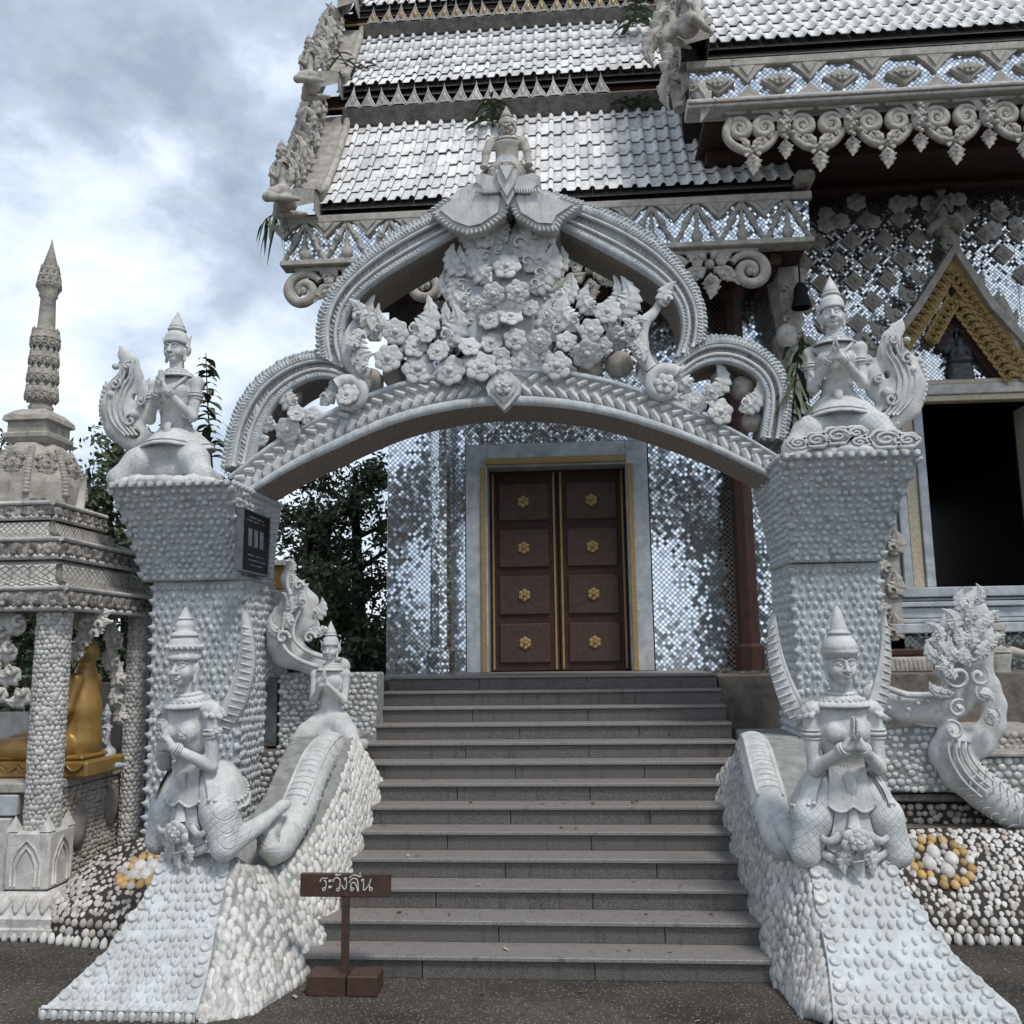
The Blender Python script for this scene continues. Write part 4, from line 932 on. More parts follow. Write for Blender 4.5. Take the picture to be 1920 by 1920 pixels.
def build_hands(name):
    "two palms pressed together, five fingers each"
    d = SDF(0.0055)
    for s in (-1, 1):
        d.ell((s*.017, 0, .045), (.017, .040, .055), .012); d.cap((s*.030, .006, -.05), (s*.02, 0, .02), .036, .026, .015)
        for i, (y, L) in enumerate(((-.030, .088), (-.010, .104), (.011, .098), (.030, .074))):
            a = (s*.0135, y, .085); b = (s*.0125, y*1.03, .085+L*.52); c = (s*.0115, y*.98, .085+L); d.chain([a, b, c], [.0108, .0104, .0085], .004)
        d.chain([(s*.024, -.028, .02), (s*.027, -.054, .055), (s*.020, -.064, .090)], [.015, .0115, .009], .006)
    return d.mesh(name, WHITE)
def crown_front_a(b):       # tall ringed crown
    b.lathe([(.118, -.06), (.137, -.05), (.139, .0), (.128, .005), (.132, .03), (.122, .036), (.126, .05), (.148, .058), (.150, .075), (.136, .085), (.132, .12), (.118, .165), (.108, .185), (.120, .192), (.122, .215), (.102, .22), (.104, .238), (.075, .242), (.066, .25), (.078, .29), (.077, .32), (.062, .355), (.058, .362), (.066, .368), (.066, .384), (.054, .388), (.048, .40), (.03, .445), (.012, .485), (0, .50)], n=26, sy=1.08)
    for i in range(20): a = 2*math.pi*i/20; b.sphere((.147*math.cos(a), .158*math.sin(a), .085), (.018, .018, .022), 6, 4)
def crown_front_b(b):       # domed crown with slim spire
    b.lathe([(.116, -.06), (.134, -.05), (.137, -.02), (.145, -.012), (.150, .01), (.142, .03), (.146, .04), (.140, .07), (.124, .115), (.10, .15), (.078, .172), (.094, .178), (.095, .20), (.072, .206), (.070, .23), (.056, .29), (.046, .35), (.034, .40), (.018, .44), (0, .47)], n=26, sy=1.08)
def crown_pillar(b):
    b.lathe([(.116, -.05), (.134, -.045), (.140, -.02), (.134, .0), (.13, .05), (.115, .10), (.088, .135), (.08, .142), (.098, .15), (.105, .165), (.098, .182), (.078, .188), (.088, .20), (.086, .22), (.06, .29), (.032, .36), (.01, .42), (0, .44)], n=26, sy=1.08)
    for s in (-1, 1): b.tube(smooth_path([(s*.13, 0, -.08), (s*.15, .02, -.02), (s*.16, .01, .03), (s*.185, .0, .075)], 8, 1), np.linspace(.026, .004, 8), 6); b.tube(smooth_path([(s*.13, .02, -.03), (s*.142, .03, -.12), (s*.12, .04, -.20)], 6, 1), [.02, .03, .034, .032, .026, .015], 7)
def collar_mb(b, beads=True):
    def ring(r0, r1, z0, z1, th=.014): b.lathe([(r0, z0), (r0+.004, z0+th), (r1+.004, z1+th), (r1, z1-.004), (r0, z0)], c=(0, .01, 0), n=28, sx=1.0, sy=.80)
    ring(.092, .125, 1.325, 1.305); ring(.118, .17, 1.295, 1.265, .018); ring(.160, .235, 1.262, 1.215, .016)
    if beads:
        for r, z, n, s in ((.128, 1.315, 22, .011), (.185, 1.268, 22, .016)):
            for i in range(n): a = 2*math.pi*i/n; b.sphere((r*math.cos(a), .01+r*.8*math.sin(a), z), s, 6, 4)
def flap_mb(b, s):
    "leafy shoulder flap"
    for k, (ang, L, w) in enumerate(((62, .20, .075), (86, .22, .08), (112, .20, .075), (138, .17, .06), (40, .15, .06))):
        a = math.radians(ang); o = np.array([s*.17, .01, 1.225]); dr = np.array([s*math.sin(a)*.86, -math.cos(a)*.75, -.62*(.6+.4*math.sin(a))]); dr /= np.linalg.norm(dr)
        up = np.array([s*.35, 0, .94]); x = np.cross(dr, up); x /= np.linalg.norm(x); up = np.cross(x, dr)
        b.add(xf(basis(o+up*.02+dr*.01*k, x, dr, up, w, L, .14), PETAL[0]), PETAL[1])
    b.sphere((s*.235, .0, 1.20), (.085, .095, .07), 10, 6)
def wing_mb(b, s, hi=2.05):
    sp = smooth_path([(s*.20, .13, 1.02), (s*.27, .17, 1.20), (s*.37, .22, 1.42), (s*.445, .26, 1.70), (s*.47, .27, hi)], 18); w = np.array([.05, .08, .095, .105, .11, .11, .105, .10, .095, .09, .085, .08, .07, .06, .05, .04, .025, .008])
    inn = sp+np.stack([-s*w*.15, 0*w, 0*w], 1); out = sp+np.stack([s*w*1.15, w*.3, -w*.35], 1)
    P = np.stack([inn+[0, .035, 0], inn+[0, -.03, 0], sp+[0, -.05, 0], out+[0, -.02, 0], out+[0, .03, 0], inn+[0, .035, 0]], 0); b.grid(P, flip=s > 0)
    b.tube(inn+[0, -.035, 0], np.linspace(.03, .008, 18), 6)
    for k in range(1, 16):
        p = inn[k]; q = out[k]+np.array([s*.025, 0, -.05]); q = out[k]; b.tube([p+[0, -.042, 0], (p+q)/2+[0, -.046, 0], q+[0, -.02, -.01]], [.008, .009, .006], 5)
def build_parts():
    P = {}
    def mk(key, fn, *a):
        b = MB(); fn(b, *a); P[key] = b.mesh(key, WHITE)
    mk('crown_a', crown_front_a); mk('crown_b', crown_front_b); mk('crown_p', crown_pillar); mk('collar', collar_mb)
    for s in (-1, 1): mk('flap%d' % s, flap_mb, s); mk('wing%d' % s, wing_mb, s)
    def bracelet(b):
        for z, r in ((-.028, .047), (-.008, .052), (.014, .048)): b.tube([(r*math.cos(a), r*math.sin(a), z) for a in np.linspace(0, 2*math.pi, 17)], .0105, 6, nrm=(0, 0, 1), cap=False)
    mk('bracelet', bracelet)
    def armlet(b):
        for z, r, t in ((-.035, .070, .011), (0, .074, .017), (.033, .073, .011)): b.tube([(r*math.cos(a), r*math.sin(a), z) for a in np.linspace(0, 2*math.pi, 19)], t, 6, nrm=(0, 0, 1), cap=False)
    mk('armlet', armlet)
    def rosette(b): flower_mb(b, Matrix.Identity(4), 1.0, 5)
    mk('rosette', rosette)
    # skirt of the front figures: hip plates, front cloth, hanging flower
    def hip_plate(b, s):
        c = np.array([s*.235, .02, .60])
        n = 9; A = np.linspace(-1.2, .80, n); rows = []
        for r, z, t in ((.15, .78, .0), (.215, .70, .03), (.265, .60, .035), (.30, .50, .03), (.305, .455, .012)):
            rows.append([(s*r*math.cos(a)*1.02, .07+r*.86*math.sin(a)*-1, z-.055*math.cos(2.4*a)*(.78-z)*3+t) for a in A])
        G = np.array(rows); b.grid(G, flip=s < 0); b.grid(G*np.array([.93, .95, 1]), flip=s > 0)
        e = smooth_path(G[-1], 26); b.tube(e, .016, 6)
        for q in resample(G[-2], 15): b.sphere(q+np.array([s*.006, -.004, 0]), .016, 6, 4)
    for s in (-1, 1): mk('hip%d' % s, hip_plate, s)
    def cloth(b):
        for (zt, zb, wt, wb, y, dy) in ((.83, .53, .15, .19, -.095, -.085), (.56, .20, .13, .21, -.15, -.04)):
            n = 21; u = np.linspace(-1, 1, n); rows = []
            for t in np.linspace(0, 1, 7): rows.append(np.stack([u*(wt+(wb-wt)*t**2), y+dy*t+.035*u*u+.006*np.cos(u*34), zt+(zb-zt)*t-.05*t*t*np.abs(np.sin(u*math.pi))], 1))
            G = np.array(rows); b.grid(G, flip=False); b.grid(G+[0, .035, 0], flip=True); b.tube(smooth_path(G[-1], 30, 1), .014, 6)
        for s in (-1, 1):
            b.tube(smooth_path([(s*.10, -.17, .30), (s*.19, -.19, .25), (s*.25, -.19, .27), (s*.27, -.18, .31)], 10, 1), np.linspace(.05, .02, 10), 7, flat=.5)
            b.tube(smooth_path([(0, -.16, .12), (s*.14, -.17, .10), (s*.26, -.15, .16)], 10, 1), np.linspace(.06, .03, 10), 7, flat=.5)
        b.tube([(0, -.16, .50), (0, -.19, .36)], [.035, .055], 8, flat=.6)
    mk('cloth', cloth)
    def pendant(b):
        M = Matrix.Translation((0, -.235, .26)) @ FACE
        for k in range(5): a = math.radians(-100+50*k); b.add(xf(M @ R(a-math.radians(0)) @ S(.13), PETAL[0]), PETAL[1])
        for s in (-1, 1):
            flame_mb(b, Matrix.Translation((s*.06, -.23, .20)) @ FACE @ R(math.pi+s*.28), .20, .55, s*.3, 3)
        flower_mb(b, Matrix.Translation((0, -.265, .27)) @ FACE, .075, 5); b.tube([(0, -.25, .12), (.01, -.26, .04), (.025, -.25, -.02)], [.05, .035, .008], 7, flat=.6)
    mk('pendant', pendant)
    def belt(b):
        for z, r in ((.735, .176), (.765, .170)): b.tube([(r*1.02*math.cos(a), .055+r*.78*math.sin(a), z-.03*math.cos(a)**2*0) for a in np.linspace(0, 2*math.pi, 33)], .016, 6, nrm=(0, 0, 1), cap=False)
        b.tube(smooth_path([(0, -.10, .76), (.0, -.15, .73), (.01, -.14, .62), (.02, -.13, .55)], 8, 1), [.05, .055, .05, .045, .045, .04, .03, .02], 8, flat=.55)
    mk('belt', belt)
    def short_skirt(b):
        n = 40; A = np.linspace(0, 2*math.pi, n); rows = []
        for r, z, k in ((.172, .735, 0), (.24, .67, .004), (.32, .575, .008), (.40, .47, .012)):
            rows.append([(r*1.12*math.cos(a)+k*math.cos(a*20), .07+r*.86*math.sin(a), z+(.07*abs(math.sin(1.5*a+.9))-.035)*(r-.17)/.23) for a in A])
        G = np.array(rows); b.grid(G, flip=True); b.grid(G*[.96, .96, 1]-[0, 0, .012], flip=False); b.tube(G[-1], .015, 6, cap=False, nrm=(0, 0, 1)); b.tube(G[-2]*1.0+(G[-1]-G[-2])*.6+[0, 0, .012], .010, 5, cap=False, nrm=(0, 0, 1))
    mk('skirt', short_skirt)
    def sash(b):
        b.tube(smooth_path([(.20, -.10, 1.22), (.08, -.16, 1.10), (-.05, -.14, .96), (-.13, -.09, .84)], 14), .022, 6, flat=.5)
    mk('sash', sash)
    def knee_band(b):
        for s in (-1, 1):
            pass
    return P
PT = build_parts()
BODY_F = build_body('front_body', 'astride', 0.0, .0125, True); BODY_P = build_body('pillar_body', 'wide', .07, .0135, False)
HEAD = build_head('praying_head'); HANDS = build_hands('praying_hands')
LEGS_PAT = None
def figure(label, loc, rz, scale, kind, group, wings=True, crown='crown_a', flowers=True, details=True, name='kneeling_statue', cat='statue', turn=0.0, lean=0.0, onewing=False):
    t = thing(name, label, cat, loc, group, rz, scale); t.matrix_basis = t.matrix_basis @ R(lean, 'X'); WM[t.name] = t.matrix_basis.copy(); hz = .07 if kind == 'pillar' else 0.0
    def add(nm, me, M=None): return mesh_obj(nm, me, t, M, local=True)
    add('body', BODY_F if kind == 'front' else BODY_P)
    hm = T(0, -.02, 1.635) @ R(-lean*.9, 'X') @ R(turn)
    hd = add('head', HEAD, hm)
    cr = mesh_obj('crown', PT[crown], hd, T(0, 0, .108) @ S(1, 1, .84), local=True)
    if details:
        add('collar', PT['collar'], T(0, 0, .088))
        add('hands', HANDS, T(0, -.285, 1.065+hz) @ R(math.radians(6), 'X'))
        for s in (-1, 1):
            wr = Vector((s*.080, -.254, .99+hz)); el = Vector((s*.262, -.06, .80+hz*.4)); q = (Vector((s*.062, -.275, 1.01+hz))-el).to_track_quat('Z', 'Y').to_matrix().to_4x4()
            add('bracelet', PT['bracelet'], Matrix.Translation(wr) @ q); add('armlet', PT['armlet'], T(s*.262, -.014, 1.08))
            if kind == 'front': add('shoulder_flap', PT['flap%d' % s], T(0, 0, .078)); add('hip_plate', PT['hip%d' % s], T(0, -.005, -.02) @ S(1.38, 1.30, 1.04))
            if flowers:
                add('rosette', PT['rosette'], Matrix.Translation((s*.10, -.20, 1.10)) @ FACE @ S(.05)); add('rosette', PT['rosette'], Matrix.Translation((s*.33, -.045, 1.09)) @ R(s*.9) @ FACE @ S(.058))
            if wings and not (onewing and s < 0): add('wing', PT['wing%d' % s], T(0, 0, .03))
        add('belt', PT['belt'])
        if kind == 'front': add('front_cloth', PT['cloth']); add('pendant', PT['pendant'])
        else: add('skirt', PT['skirt']); add('sash', PT['sash'], T(0, 0, .07) @ S(1, 1.03, 1))
    return t
# thigh pattern of the front figures: incised grid as raised cords is left to the cloth texture
pL = at(352, 1598, 7.0); pR = at(1592, 1602, 7.0)
SCF = .872
zL = zat(352, 1612, 6.95); zR = zat(1595, 1622, 6.95)
st_left = figure('white winged kneeling statue with tall ringed crown on left balustrade', (xat(374, 1600, 7.0), 7.0, zL+.02), math.radians(-20), SCF, 'front', 'winged statues kneeling on the balustrades', crown='crown_a', lean=math.radians(9), turn=math.radians(12), onewing=True)
st_right = figure('white winged kneeling statue with slim domed crown on right balustrade', (xat(1590, 1600, 6.98), 6.98, zR-.02), math.radians(2), SCF, 'front', 'winged statues kneeling on the balustrades', crown='crown_b', flowers=False, lean=math.radians(4), turn=math.radians(4))
pl_left = figure('grey white statue kneeling on top of the left gate pillar', (xat(322, 885, 9.1), 9.1, ZL+.03), math.radians(-6), .93, 'pillar', 'kneeling statues on the gate pillars', wings=False, crown='crown_p', flowers=False)
pl_right = figure('white statue kneeling on the right gate pillar above carved cloud scrolls', (xat(1577, 830, 9.1), 9.1, ZR+.05), math.radians(-14), .915, 'pillar', 'kneeling statues on the gate pillars', wings=False, crown='crown_p', flowers=True)
# studs on the skirt of the right pillar figure
for k, (x, y, z) in enumerate([(u*.11, -.26-.02*(v % 2), .30-.09*v) for v in range(2) for u in range(-4, 5)]):
    zz = max(.08, z); mesh_obj('skirt_stud', pmesh(DOME, 'skirt_stud', WHITE), pl_right, Matrix.Translation((x*(1.15+.2*(1-zz)), -.235+abs(x)*.10, zz+.02)) @ FACE @ S(.022), local=True)
# rock like bases and cloud scrolls under the pillar figures
for t, px, py, zt, nm, w in ((pil_left, 318, 893, ZL, 'wave_base', .58), (pil_right, 1585, 838, ZR, 'wave_base', .56)):
    b = MB(); x0 = xat(px, py, 8.9); g = np.random.default_rng(5)
    for i in range(26):
        a = 2*math.pi*i/26; r = .12+.02*g.random(); b.sphere((x0+w*math.cos(a)*(.97+.06*g.random()), 9.15+.52*math.sin(a), zt+.03+.02*g.random()), (r, r*.9, .06+.03*g.random()), 8, 5)
    b.bbox((x0-w, 8.72, zt-.02), (x0+w, 9.7, zt+.05), .03); b.build(nm, WHITE, t)
b = None
for k, (px, py, r) in enumerate(((1495, 832, 17), (1530, 826, 21), (1570, 818, 25), (1604, 812, 18), (1610, 830, 18), (1660, 824, 27), (1700, 826, 20))):
    b = MB(); p = at(px, py, 8.58); q = r/1708*8.58
    b.sphere(p+np.array([0, .03, 0]), (q*1.15, .05, q*.62), 12, 7)
    C = spiral_pts((p[0], p[2]), q*.85, q*.1, 0, 9, 26); b.tube(np.c_[C[:, 0], np.full(26, p[1]-.02), p[2]+(C[:, 1]-p[2])*.6], .016, 6)
    E = [(p[0]+q*1.12*math.cos(a)*(1+.06*math.cos(6*a)), p[1]-.01, p[2]+q*.62*math.sin(a)*(1+.1*math.cos(6*a))) for a in np.linspace(0, 2*math.pi, 30)]; b.tube(E, .02, 6, cap=False); b.build('cloud_scroll', WHITE, pil_right)

# flame tails behind the pillar figures
def flame_tail(name, loc, rz, sc, label, flipx=1):
    d = SDF(.018); q = (1, .42, 1)
    sp = [(0, 0, .05), (-.18, 0, .12), (-.36, 0, .30), (-.44, 0, .55), (-.40, 0, .80), (-.28, 0, .98), (-.30, 0, 1.18), (-.40, 0, 1.32), (-.46, 0, 1.46)]
    d.chain([(x*flipx, y, z) for x, y, z in sp], [.14, .19, .24, .24, .20, .16, .11, .065, .015], .04, sq=q)
    d.chain([(x*flipx, y, z) for x, y, z in [(-.22, 0, .30), (-.08, 0, .50), (-.04, 0, .72), (-.12, 0, .9)]], [.15, .15, .10, .04], .03, sq=q)
    for a, b_, r in (((-.55, 0, .65), (-.66, 0, .98), .075), ((-.38, 0, 1.08), (-.30, 0, 1.40), .06), ((-.50, 0, .40), (-.70, 0, .62), .07), ((-.1, 0, .78), (.02, 0, 1.0), .05)):
        d.cap((a[0]*flipx, 0, a[2]), (b_[0]*flipx, 0, b_[2]), r, .012, .02, sq=q)
    for c, r in (((-.16, .42), .07), ((-.46, 1.12), .05), ((-.50, .72), .06), ((-.05, .62), .05)): d.ell((c[0]*flipx, -.09, c[1]), (r, .05, r), .01)
    d.ell((-.30*flipx, 0, .98), (.045, .2, .06), .01, -1); d.ell((-.15*flipx, 0, .14), (.08, .2, .07), .01, -1); d.ell((-.2*flipx, 0, .68), (.03, .2, .05), .01, -1)
    body = d.mesh(name+'_body', WHITE); t = thing(name, label, 'ornament', loc, 'flame tails behind the pillar statues', rz, sc); mesh_obj('tail_plate', body, t, local=True)
    b = MB()
    for off, r in ((-.10, .020), (-.03, .024), (.05, .022), (.12, .018)):
        P = smooth_path([((x+off*(.7 if z < .3 else 1))*flipx, -.105, z) for x, y, z in sp[1:7]], 26); b.tube(P, np.linspace(r, r*.6, 26), 6)
    for (cx_, cz_, r, a1) in ((-.20, .33, .10, 7), (-.44, .86, .08, -7), (-.28, 1.12, .055, 7), (-.06, .60, .07, -7)):
        C = spiral_pts((cx_*flipx, cz_), r, r*.2, 1, 1+a1*flipx, 24); b.tube(np.c_[C[:, 0], np.full(24, -.115), C[:, 1]], .022, 6)
    mesh_obj('tail_relief', b.mesh('tail_relief', WHITE), t, local=True)
    b = MB()
    E = smooth_path([(x*flipx, 0, z) for x, y, z in [(-.42, 0, .08), (-.62, 0, .28), (-.695, 0, .55), (-.64, 0, .85)]], 14)
    for p in E: b.sphere(p, (.045, .06, .05), 6, 4)
    mesh_obj('tail_edging', b.mesh('tail_edging', WHITE), t, local=True); return t
flame_tail('flame_tail', at(275, 835, 9.5), 0, .80, 'curling flame tail rising behind the statue on the left pillar', 1)
flame_tail('flame_tail', at(1640, 800, 9.5), 0, .80, 'curling flame tail rising behind the statue on the right pillar', -1)

# ------------------------------------------------------------------ serpent rails lying on the balustrades
def serpent(pts, rad, label, side):
    P = smooth_path(wpath(pts), 40); t = thing('serpent_rail', label, 'handrail', P[0], 'serpent rails on the balustrades'); R0 = np.r_[np.linspace(rad*.55, rad, 12), np.full(28, rad)]
    b = MB(); b.tube(P, R0, 16, nrm=(0, 0, 1)); b.sphere(P[0], (rad*.55,)*3, 12, 8); b.build('serpent_body', WHITE, t)
    Tn = np.gradient(P, axis=0); Tn /= np.linalg.norm(Tn, axis=1)[:, None]
    b = MB()
    for k in range(11, 39):
        up = np.array([0, 0, 1.0])-Tn[k]*Tn[k][2]; up /= np.linalg.norm(up); rt = np.cross(Tn[k], up)
        arc = [P[k]+R0[k]*1.0*(up*math.cos(a)+rt*math.sin(a)) for a in np.linspace(-.62, .62, 7)]; b.tube(arc, .009, 5)
    b.build('belly_ridge', WHITE, t)
    for a in (-.70, .70):
        L = []
        for k in range(10, 40):
            up = np.array([0, 0, 1.0])-Tn[k]*Tn[k][2]; up /= np.linalg.norm(up); rt = np.cross(Tn[k], up); L.append(P[k]+R0[k]*1.01*(up*math.cos(a)+rt*math.sin(a)))
        b = MB(); b.tube(L, .014, 6); b.build('edge_cord', WHITE, t)
    g = np.random.default_rng(4); me = pmesh(LOWDOME, 'scale_spot', SHELLG)
    for k in range(8, 38):
        for a in (-side*1.45, -side*1.9, -side*2.3):
            if (k+int(abs(a)*3)) % 2: continue
            up = np.array([0, 0, 1.0])-Tn[k]*Tn[k][2]; up /= np.linalg.norm(up); rt = np.cross(Tn[k], up); aa = a+g.normal()*.08; n = up*math.cos(aa)+rt*math.sin(aa)
            mesh_obj('scale_spot', me, t, basis(P[k]+R0[k]*n, np.cross(Tn[k], n), Tn[k], n, .018, .022, .009))
    return t
serpent([(512, 1538, 7.32), (500, 1572, 7.22), (506, 1604, 7.18), (530, 1584, 7.35), (560, 1515, 7.65), (588, 1440, 8.1), (608, 1412, 8.5), (620, 1402, 9.0), (624, 1402, 9.6)], .15, 'white serpent rail with dotted flank on the left balustrade', -1)
serpent([(1474, 1545, 7.32), (1486, 1575, 7.22), (1480, 1602, 7.18), (1460, 1575, 7.35), (1440, 1500, 7.65), (1425, 1440, 8.1), (1418, 1412, 8.5), (1412, 1402, 9.0), (1408, 1402, 9.6)], .15, 'white serpent rail with ribbed top on the right balustrade', 1)
# ------------------------------------------------------------------ temple hall
YL, YR, YW, YP = 11.0, 10.3, 12.6, 12.5
temple = thing('temple_hall', 'ornate temple hall with tiered white tiled roofs and mirrored walls behind the gate', 'temple', (0.5, 13, 2.0))
cntT = {}
def temple_part(mb, name, mats, parent=None, **k): return mb.build(name, mats, parent or temple, **k)
# ---- tiled roofs: every tile a pan with a roll along one side
def tile_proto():
    n = 7; u = np.linspace(0, 1, n); prof = np.array([0, 0, 0.0, 0.38, .80, .80, .30]); uu = np.array([0, .30, .56, .64, .73, .88, 1.0]); rows = []
    for y, dz in ((0.0, -.16), (0.0, .0), (1.08, .02)): rows.append(np.stack([uu, np.full(n, y), prof+dz], 1))
    b = MB(); b.grid(np.array(rows), flip=True); return np.concatenate(b.V), b.F
TILEP = tile_proto(); TILEM = MB().add(TILEP[0], TILEP[1]).mesh('roof_tile', TILE)
def roof_profile(Y0, z0, dY, dz, n=24):
    t = np.linspace(0, 1, n); return np.stack([Y0+dY*t, z0+dz*(.74*t+.26*t*t)], 1)
def tiled_roof(X0, X1, Y0, z0, dY, dz, pitch, rows, label, budget, slant=0.0):
    pr = resample(roof_profile(Y0, z0, dY, dz), rows+1); nc = int(round((X1-X0)/pitch)); pitch = (X1-X0)/nc
    b = MB(); P = np.array([[(x, p[0]+.02, p[1]-.05) for p in pr] for x in (X0-.1, X1+.1)]); b.grid(P, flip=True); b.grid(P-np.array([0, 0, .12]))
    base = b.build('roof', ROOFBASE, temple, label=label); Ms = []
    for r in range(rows):
        a, c = pr[r], pr[r+1]; y = np.array([0, c[0]-a[0], c[1]-a[1]]); L = np.linalg.norm(y); y /= L; z = np.cross((1, 0, 0), y)
        tilt = y*math.cos(-.075)+z*math.sin(-.075); zn = np.cross((1, 0, 0), tilt)
        for k in range(nc):
            j = RNG.normal()*.004; Ms.append(basis((X0+k*pitch, a[0]+j, a[1]+.045+RNG.normal()*.003), (1, 0, 0), tilt, zn, pitch*1.01, L, .055))
    ds = np.argsort([np.linalg.norm(np.array([M[0][3], M[1][3], M[2][3]])-EYE) for M in Ms])
    for q in ds[:budget]: mesh_obj('roof_tile', TILEM, base, Ms[q], local=True)
    if len(ds) > budget:
        mb = MB()
        for q in ds[budget:]: mb.add(xf(Ms[q], TILEP[0]), TILEP[1])
        mb.build('roof_tile_field', TILE, base, kind='stuff')
    return base, pr
zE1 = zat(1000, 366, YL); X1a, X1b = xat(599, 388, YL), xat(1492, 336, YL)
r1, pr1 = tiled_roof(X1a, X1b, YL, zE1, 1.4, 2.05, .182, 7, 'lowest roof tier behind the arch', 245)
Y2 = 12.35; zE2 = zat(950, 147, Y2); X2a, X2b = xat(642, 168, Y2), xat(1262, 128, Y2)
r2, pr2 = tiled_roof(X2a, X2b, Y2, zE2, 1.15, 1.72, .182, 6, 'middle roof tier', 55)
Y3 = 13.45; zE3 = zat(900, 0, Y3); X3a = xat(665, 10, Y3)
r3, pr3 = tiled_roof(X3a, xat(1240, -20, Y3), Y3, zE3, 1.0, 1.5, .182, 4, 'top roof tier at the edge of the picture', 0)
zE4 = zat(1600, 68, YR); X4a, X4b = xat(1325, 90, YR), xat(2010, 40, YR)
r4, pr4 = tiled_roof(X4a, X4b, YR, zE4, 1.3, 1.95, .182, 7, 'front roof tier on the right', 0)
# ---- ridge strips with rows of spade shaped finials
def spade_mesh(gold):
    b = MB(); out = [(-.5, 0), (-.46, .16), (-.30, .34), (-.14, .55), (-.05, .78), (0, 1.0), (.05, .78), (.14, .55), (.30, .34), (.46, .16), (.5, 0)]
    V = [(x*.92, -.05, z) for x, z in out]+[(x*.5, -.20, .06+z*.62) for x, z in out]+[(x, .1, z) for x, z in out]; n = len(out)
    F = [(i, i+1, n+i+1, n+i) for i in range(n-1)]+[list(range(n, 2*n))]+[(i+1, i, 2*n+i, 2*n+i+1) for i in range(n-1)]+[list(range(2*n, 3*n))[::-1]]
    b.add(V, F, 0, False); b.sphere((0, -.2, .30), (.13, .07, .17), 7, 5, 1 if gold else 0)
    for s in (-1, 1): b.tube(smooth_path([(s*.40, -.1, .1), (s*.26, -.17, .26), (s*.10, -.17, .5), (0, -.14, .8)], 7, 1), [.05, .06, .05, .045, .04, .03, .02], 5)
    return b.mesh('spade_finial', [CARVED, GOLD] if gold else [SHELLP, CARVED])
SP0, SP1 = spade_mesh(False), spade_mesh(True)
def ridge_row(X0, X1, Y, z, h, pitch, me, sc, gap=(), h2=.22):
    b = MB(); b.bbox((X0-.06, Y-.02, z-.02), (X1+.06, Y+.16, z+h), .02); rs = b.build('ridge_strip', RIDGE, temple); n = int((X1-X0)/pitch)
    for i in range(n):
        if i in gap: continue
        k = sc*(1+RNG.normal()*.05); mesh_obj('spade_finial', me, rs, T(X0+pitch*(i+.4), Y+.04, z+h) @ R(RNG.normal()*.06, 'Y') @ S(k*.72, k*.5, k), local=True)
ridge_row(xat(652, 222, 12.4), X1b-.4, pr1[-1][0]-.10, pr1[-1][1]-.12, .30, .232, SP0, .36, gap=(17, 18, 19, 22, 23))
ridge_row(xat(692, 60, 13.5), X2b, pr2[-1][0]-.10, pr2[-1][1]-.12, .25, .232, SP1, .36)
# ---- fascias, soffits
def boardx(X0, X1, Y0, Y1, z0, z1, name, m, bev=.01, parent=None): b = MB(); b.bbox((X0, Y0, z0), (X1, Y1, z1), bev); return b.build(name, m, parent or temple)
XLa, XLb = xat(531, 430, YL), xat(1521, 420, YL)
boardx(XLa+.05, XLb, YL+.10, YL+.30, zE1-.31, zE1-.055, 'fascia', MAROON)
boardx(X2a-.35, X2b, Y2+.10, Y2+.28, zE2-.26, zE2-.05, 'fascia', MAROON)
boardx(X2a-.35, X2b, Y2+.07, Y2+.10, zE2-.29, zE2-.255, 'gilt_strip', GOLDW)
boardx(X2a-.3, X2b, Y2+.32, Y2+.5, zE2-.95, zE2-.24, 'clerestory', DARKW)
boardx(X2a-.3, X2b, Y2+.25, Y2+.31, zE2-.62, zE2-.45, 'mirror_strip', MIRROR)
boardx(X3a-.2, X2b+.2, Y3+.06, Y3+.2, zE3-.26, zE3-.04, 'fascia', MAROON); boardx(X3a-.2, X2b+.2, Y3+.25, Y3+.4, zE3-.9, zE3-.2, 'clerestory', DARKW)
boardx(X3a-.2, X2b+.2, Y3+.03, Y3+.06, zE3-.29, zE3-.25, 'gilt_strip', GOLDW); boardx(X3a, X2b+.2, Y3+.2, Y3+.245, zE3-.62, zE3-.45, 'mirror_strip', MIRROR)
boardx(X4a-.1, X4b, YR+.10, YR+.3, zE4-.30, zE4-.05, 'fascia', MAROON)
boardx(X4a-.1, X4b, YR+.06, YR+.10, zE4-.33, zE4-.285, 'mirror_strip', MIRROR)
# ---- left valance with mirror mosaic, garlands and drops
zt = zat(1000, 388, YL+.05); zb = zat(1000, 471, YL+.05)
val = boardx(XLa, XLb, YL+.04, YL+.20, zb, zt-.10, 'valance', MIRROR)
boardx(XLa-.03, XLb+.03, YL-.02, YL+.24, zt-.10, zt, 'valance_moulding', CARVED); boardx(XLa-.03, XLb+.03, YL-.02, YL+.24, zb-.07, zb, 'valance_moulding', CARVED, parent=None)
H = zt-.10-zb; nb_ = 12; pw = (XLb-XLa)/nb_
b = MB(); b.lathe([(.0, .0), (.05, .02), (.075, .07), (.07, .12), (.035, .17), (.028, .22), (.04, .25), (.022, .30), (.02, H), (0, H)], n=9, sy=.6); drop_me = b.mesh('valance_drop', CARVED)
b = MB(); P = smooth_path([(0, 0, 0), (.10, -.01, .10), (.16, -.01, .20), (.30, -.01, .36)], 12, 1)*np.array([pw*.5/.30, 1, H/.36]); b.tube(P, [.02, .03, .035, .03, .028, .034, .05, .045, .03, .032, .04, .03], 7, flat=.7)
for k in (3, 6, 7): b.sphere(P[k]+np.array([0, -.02, 0]), .038, 6, 4)
gar_me = b.mesh('garland', CARVED)
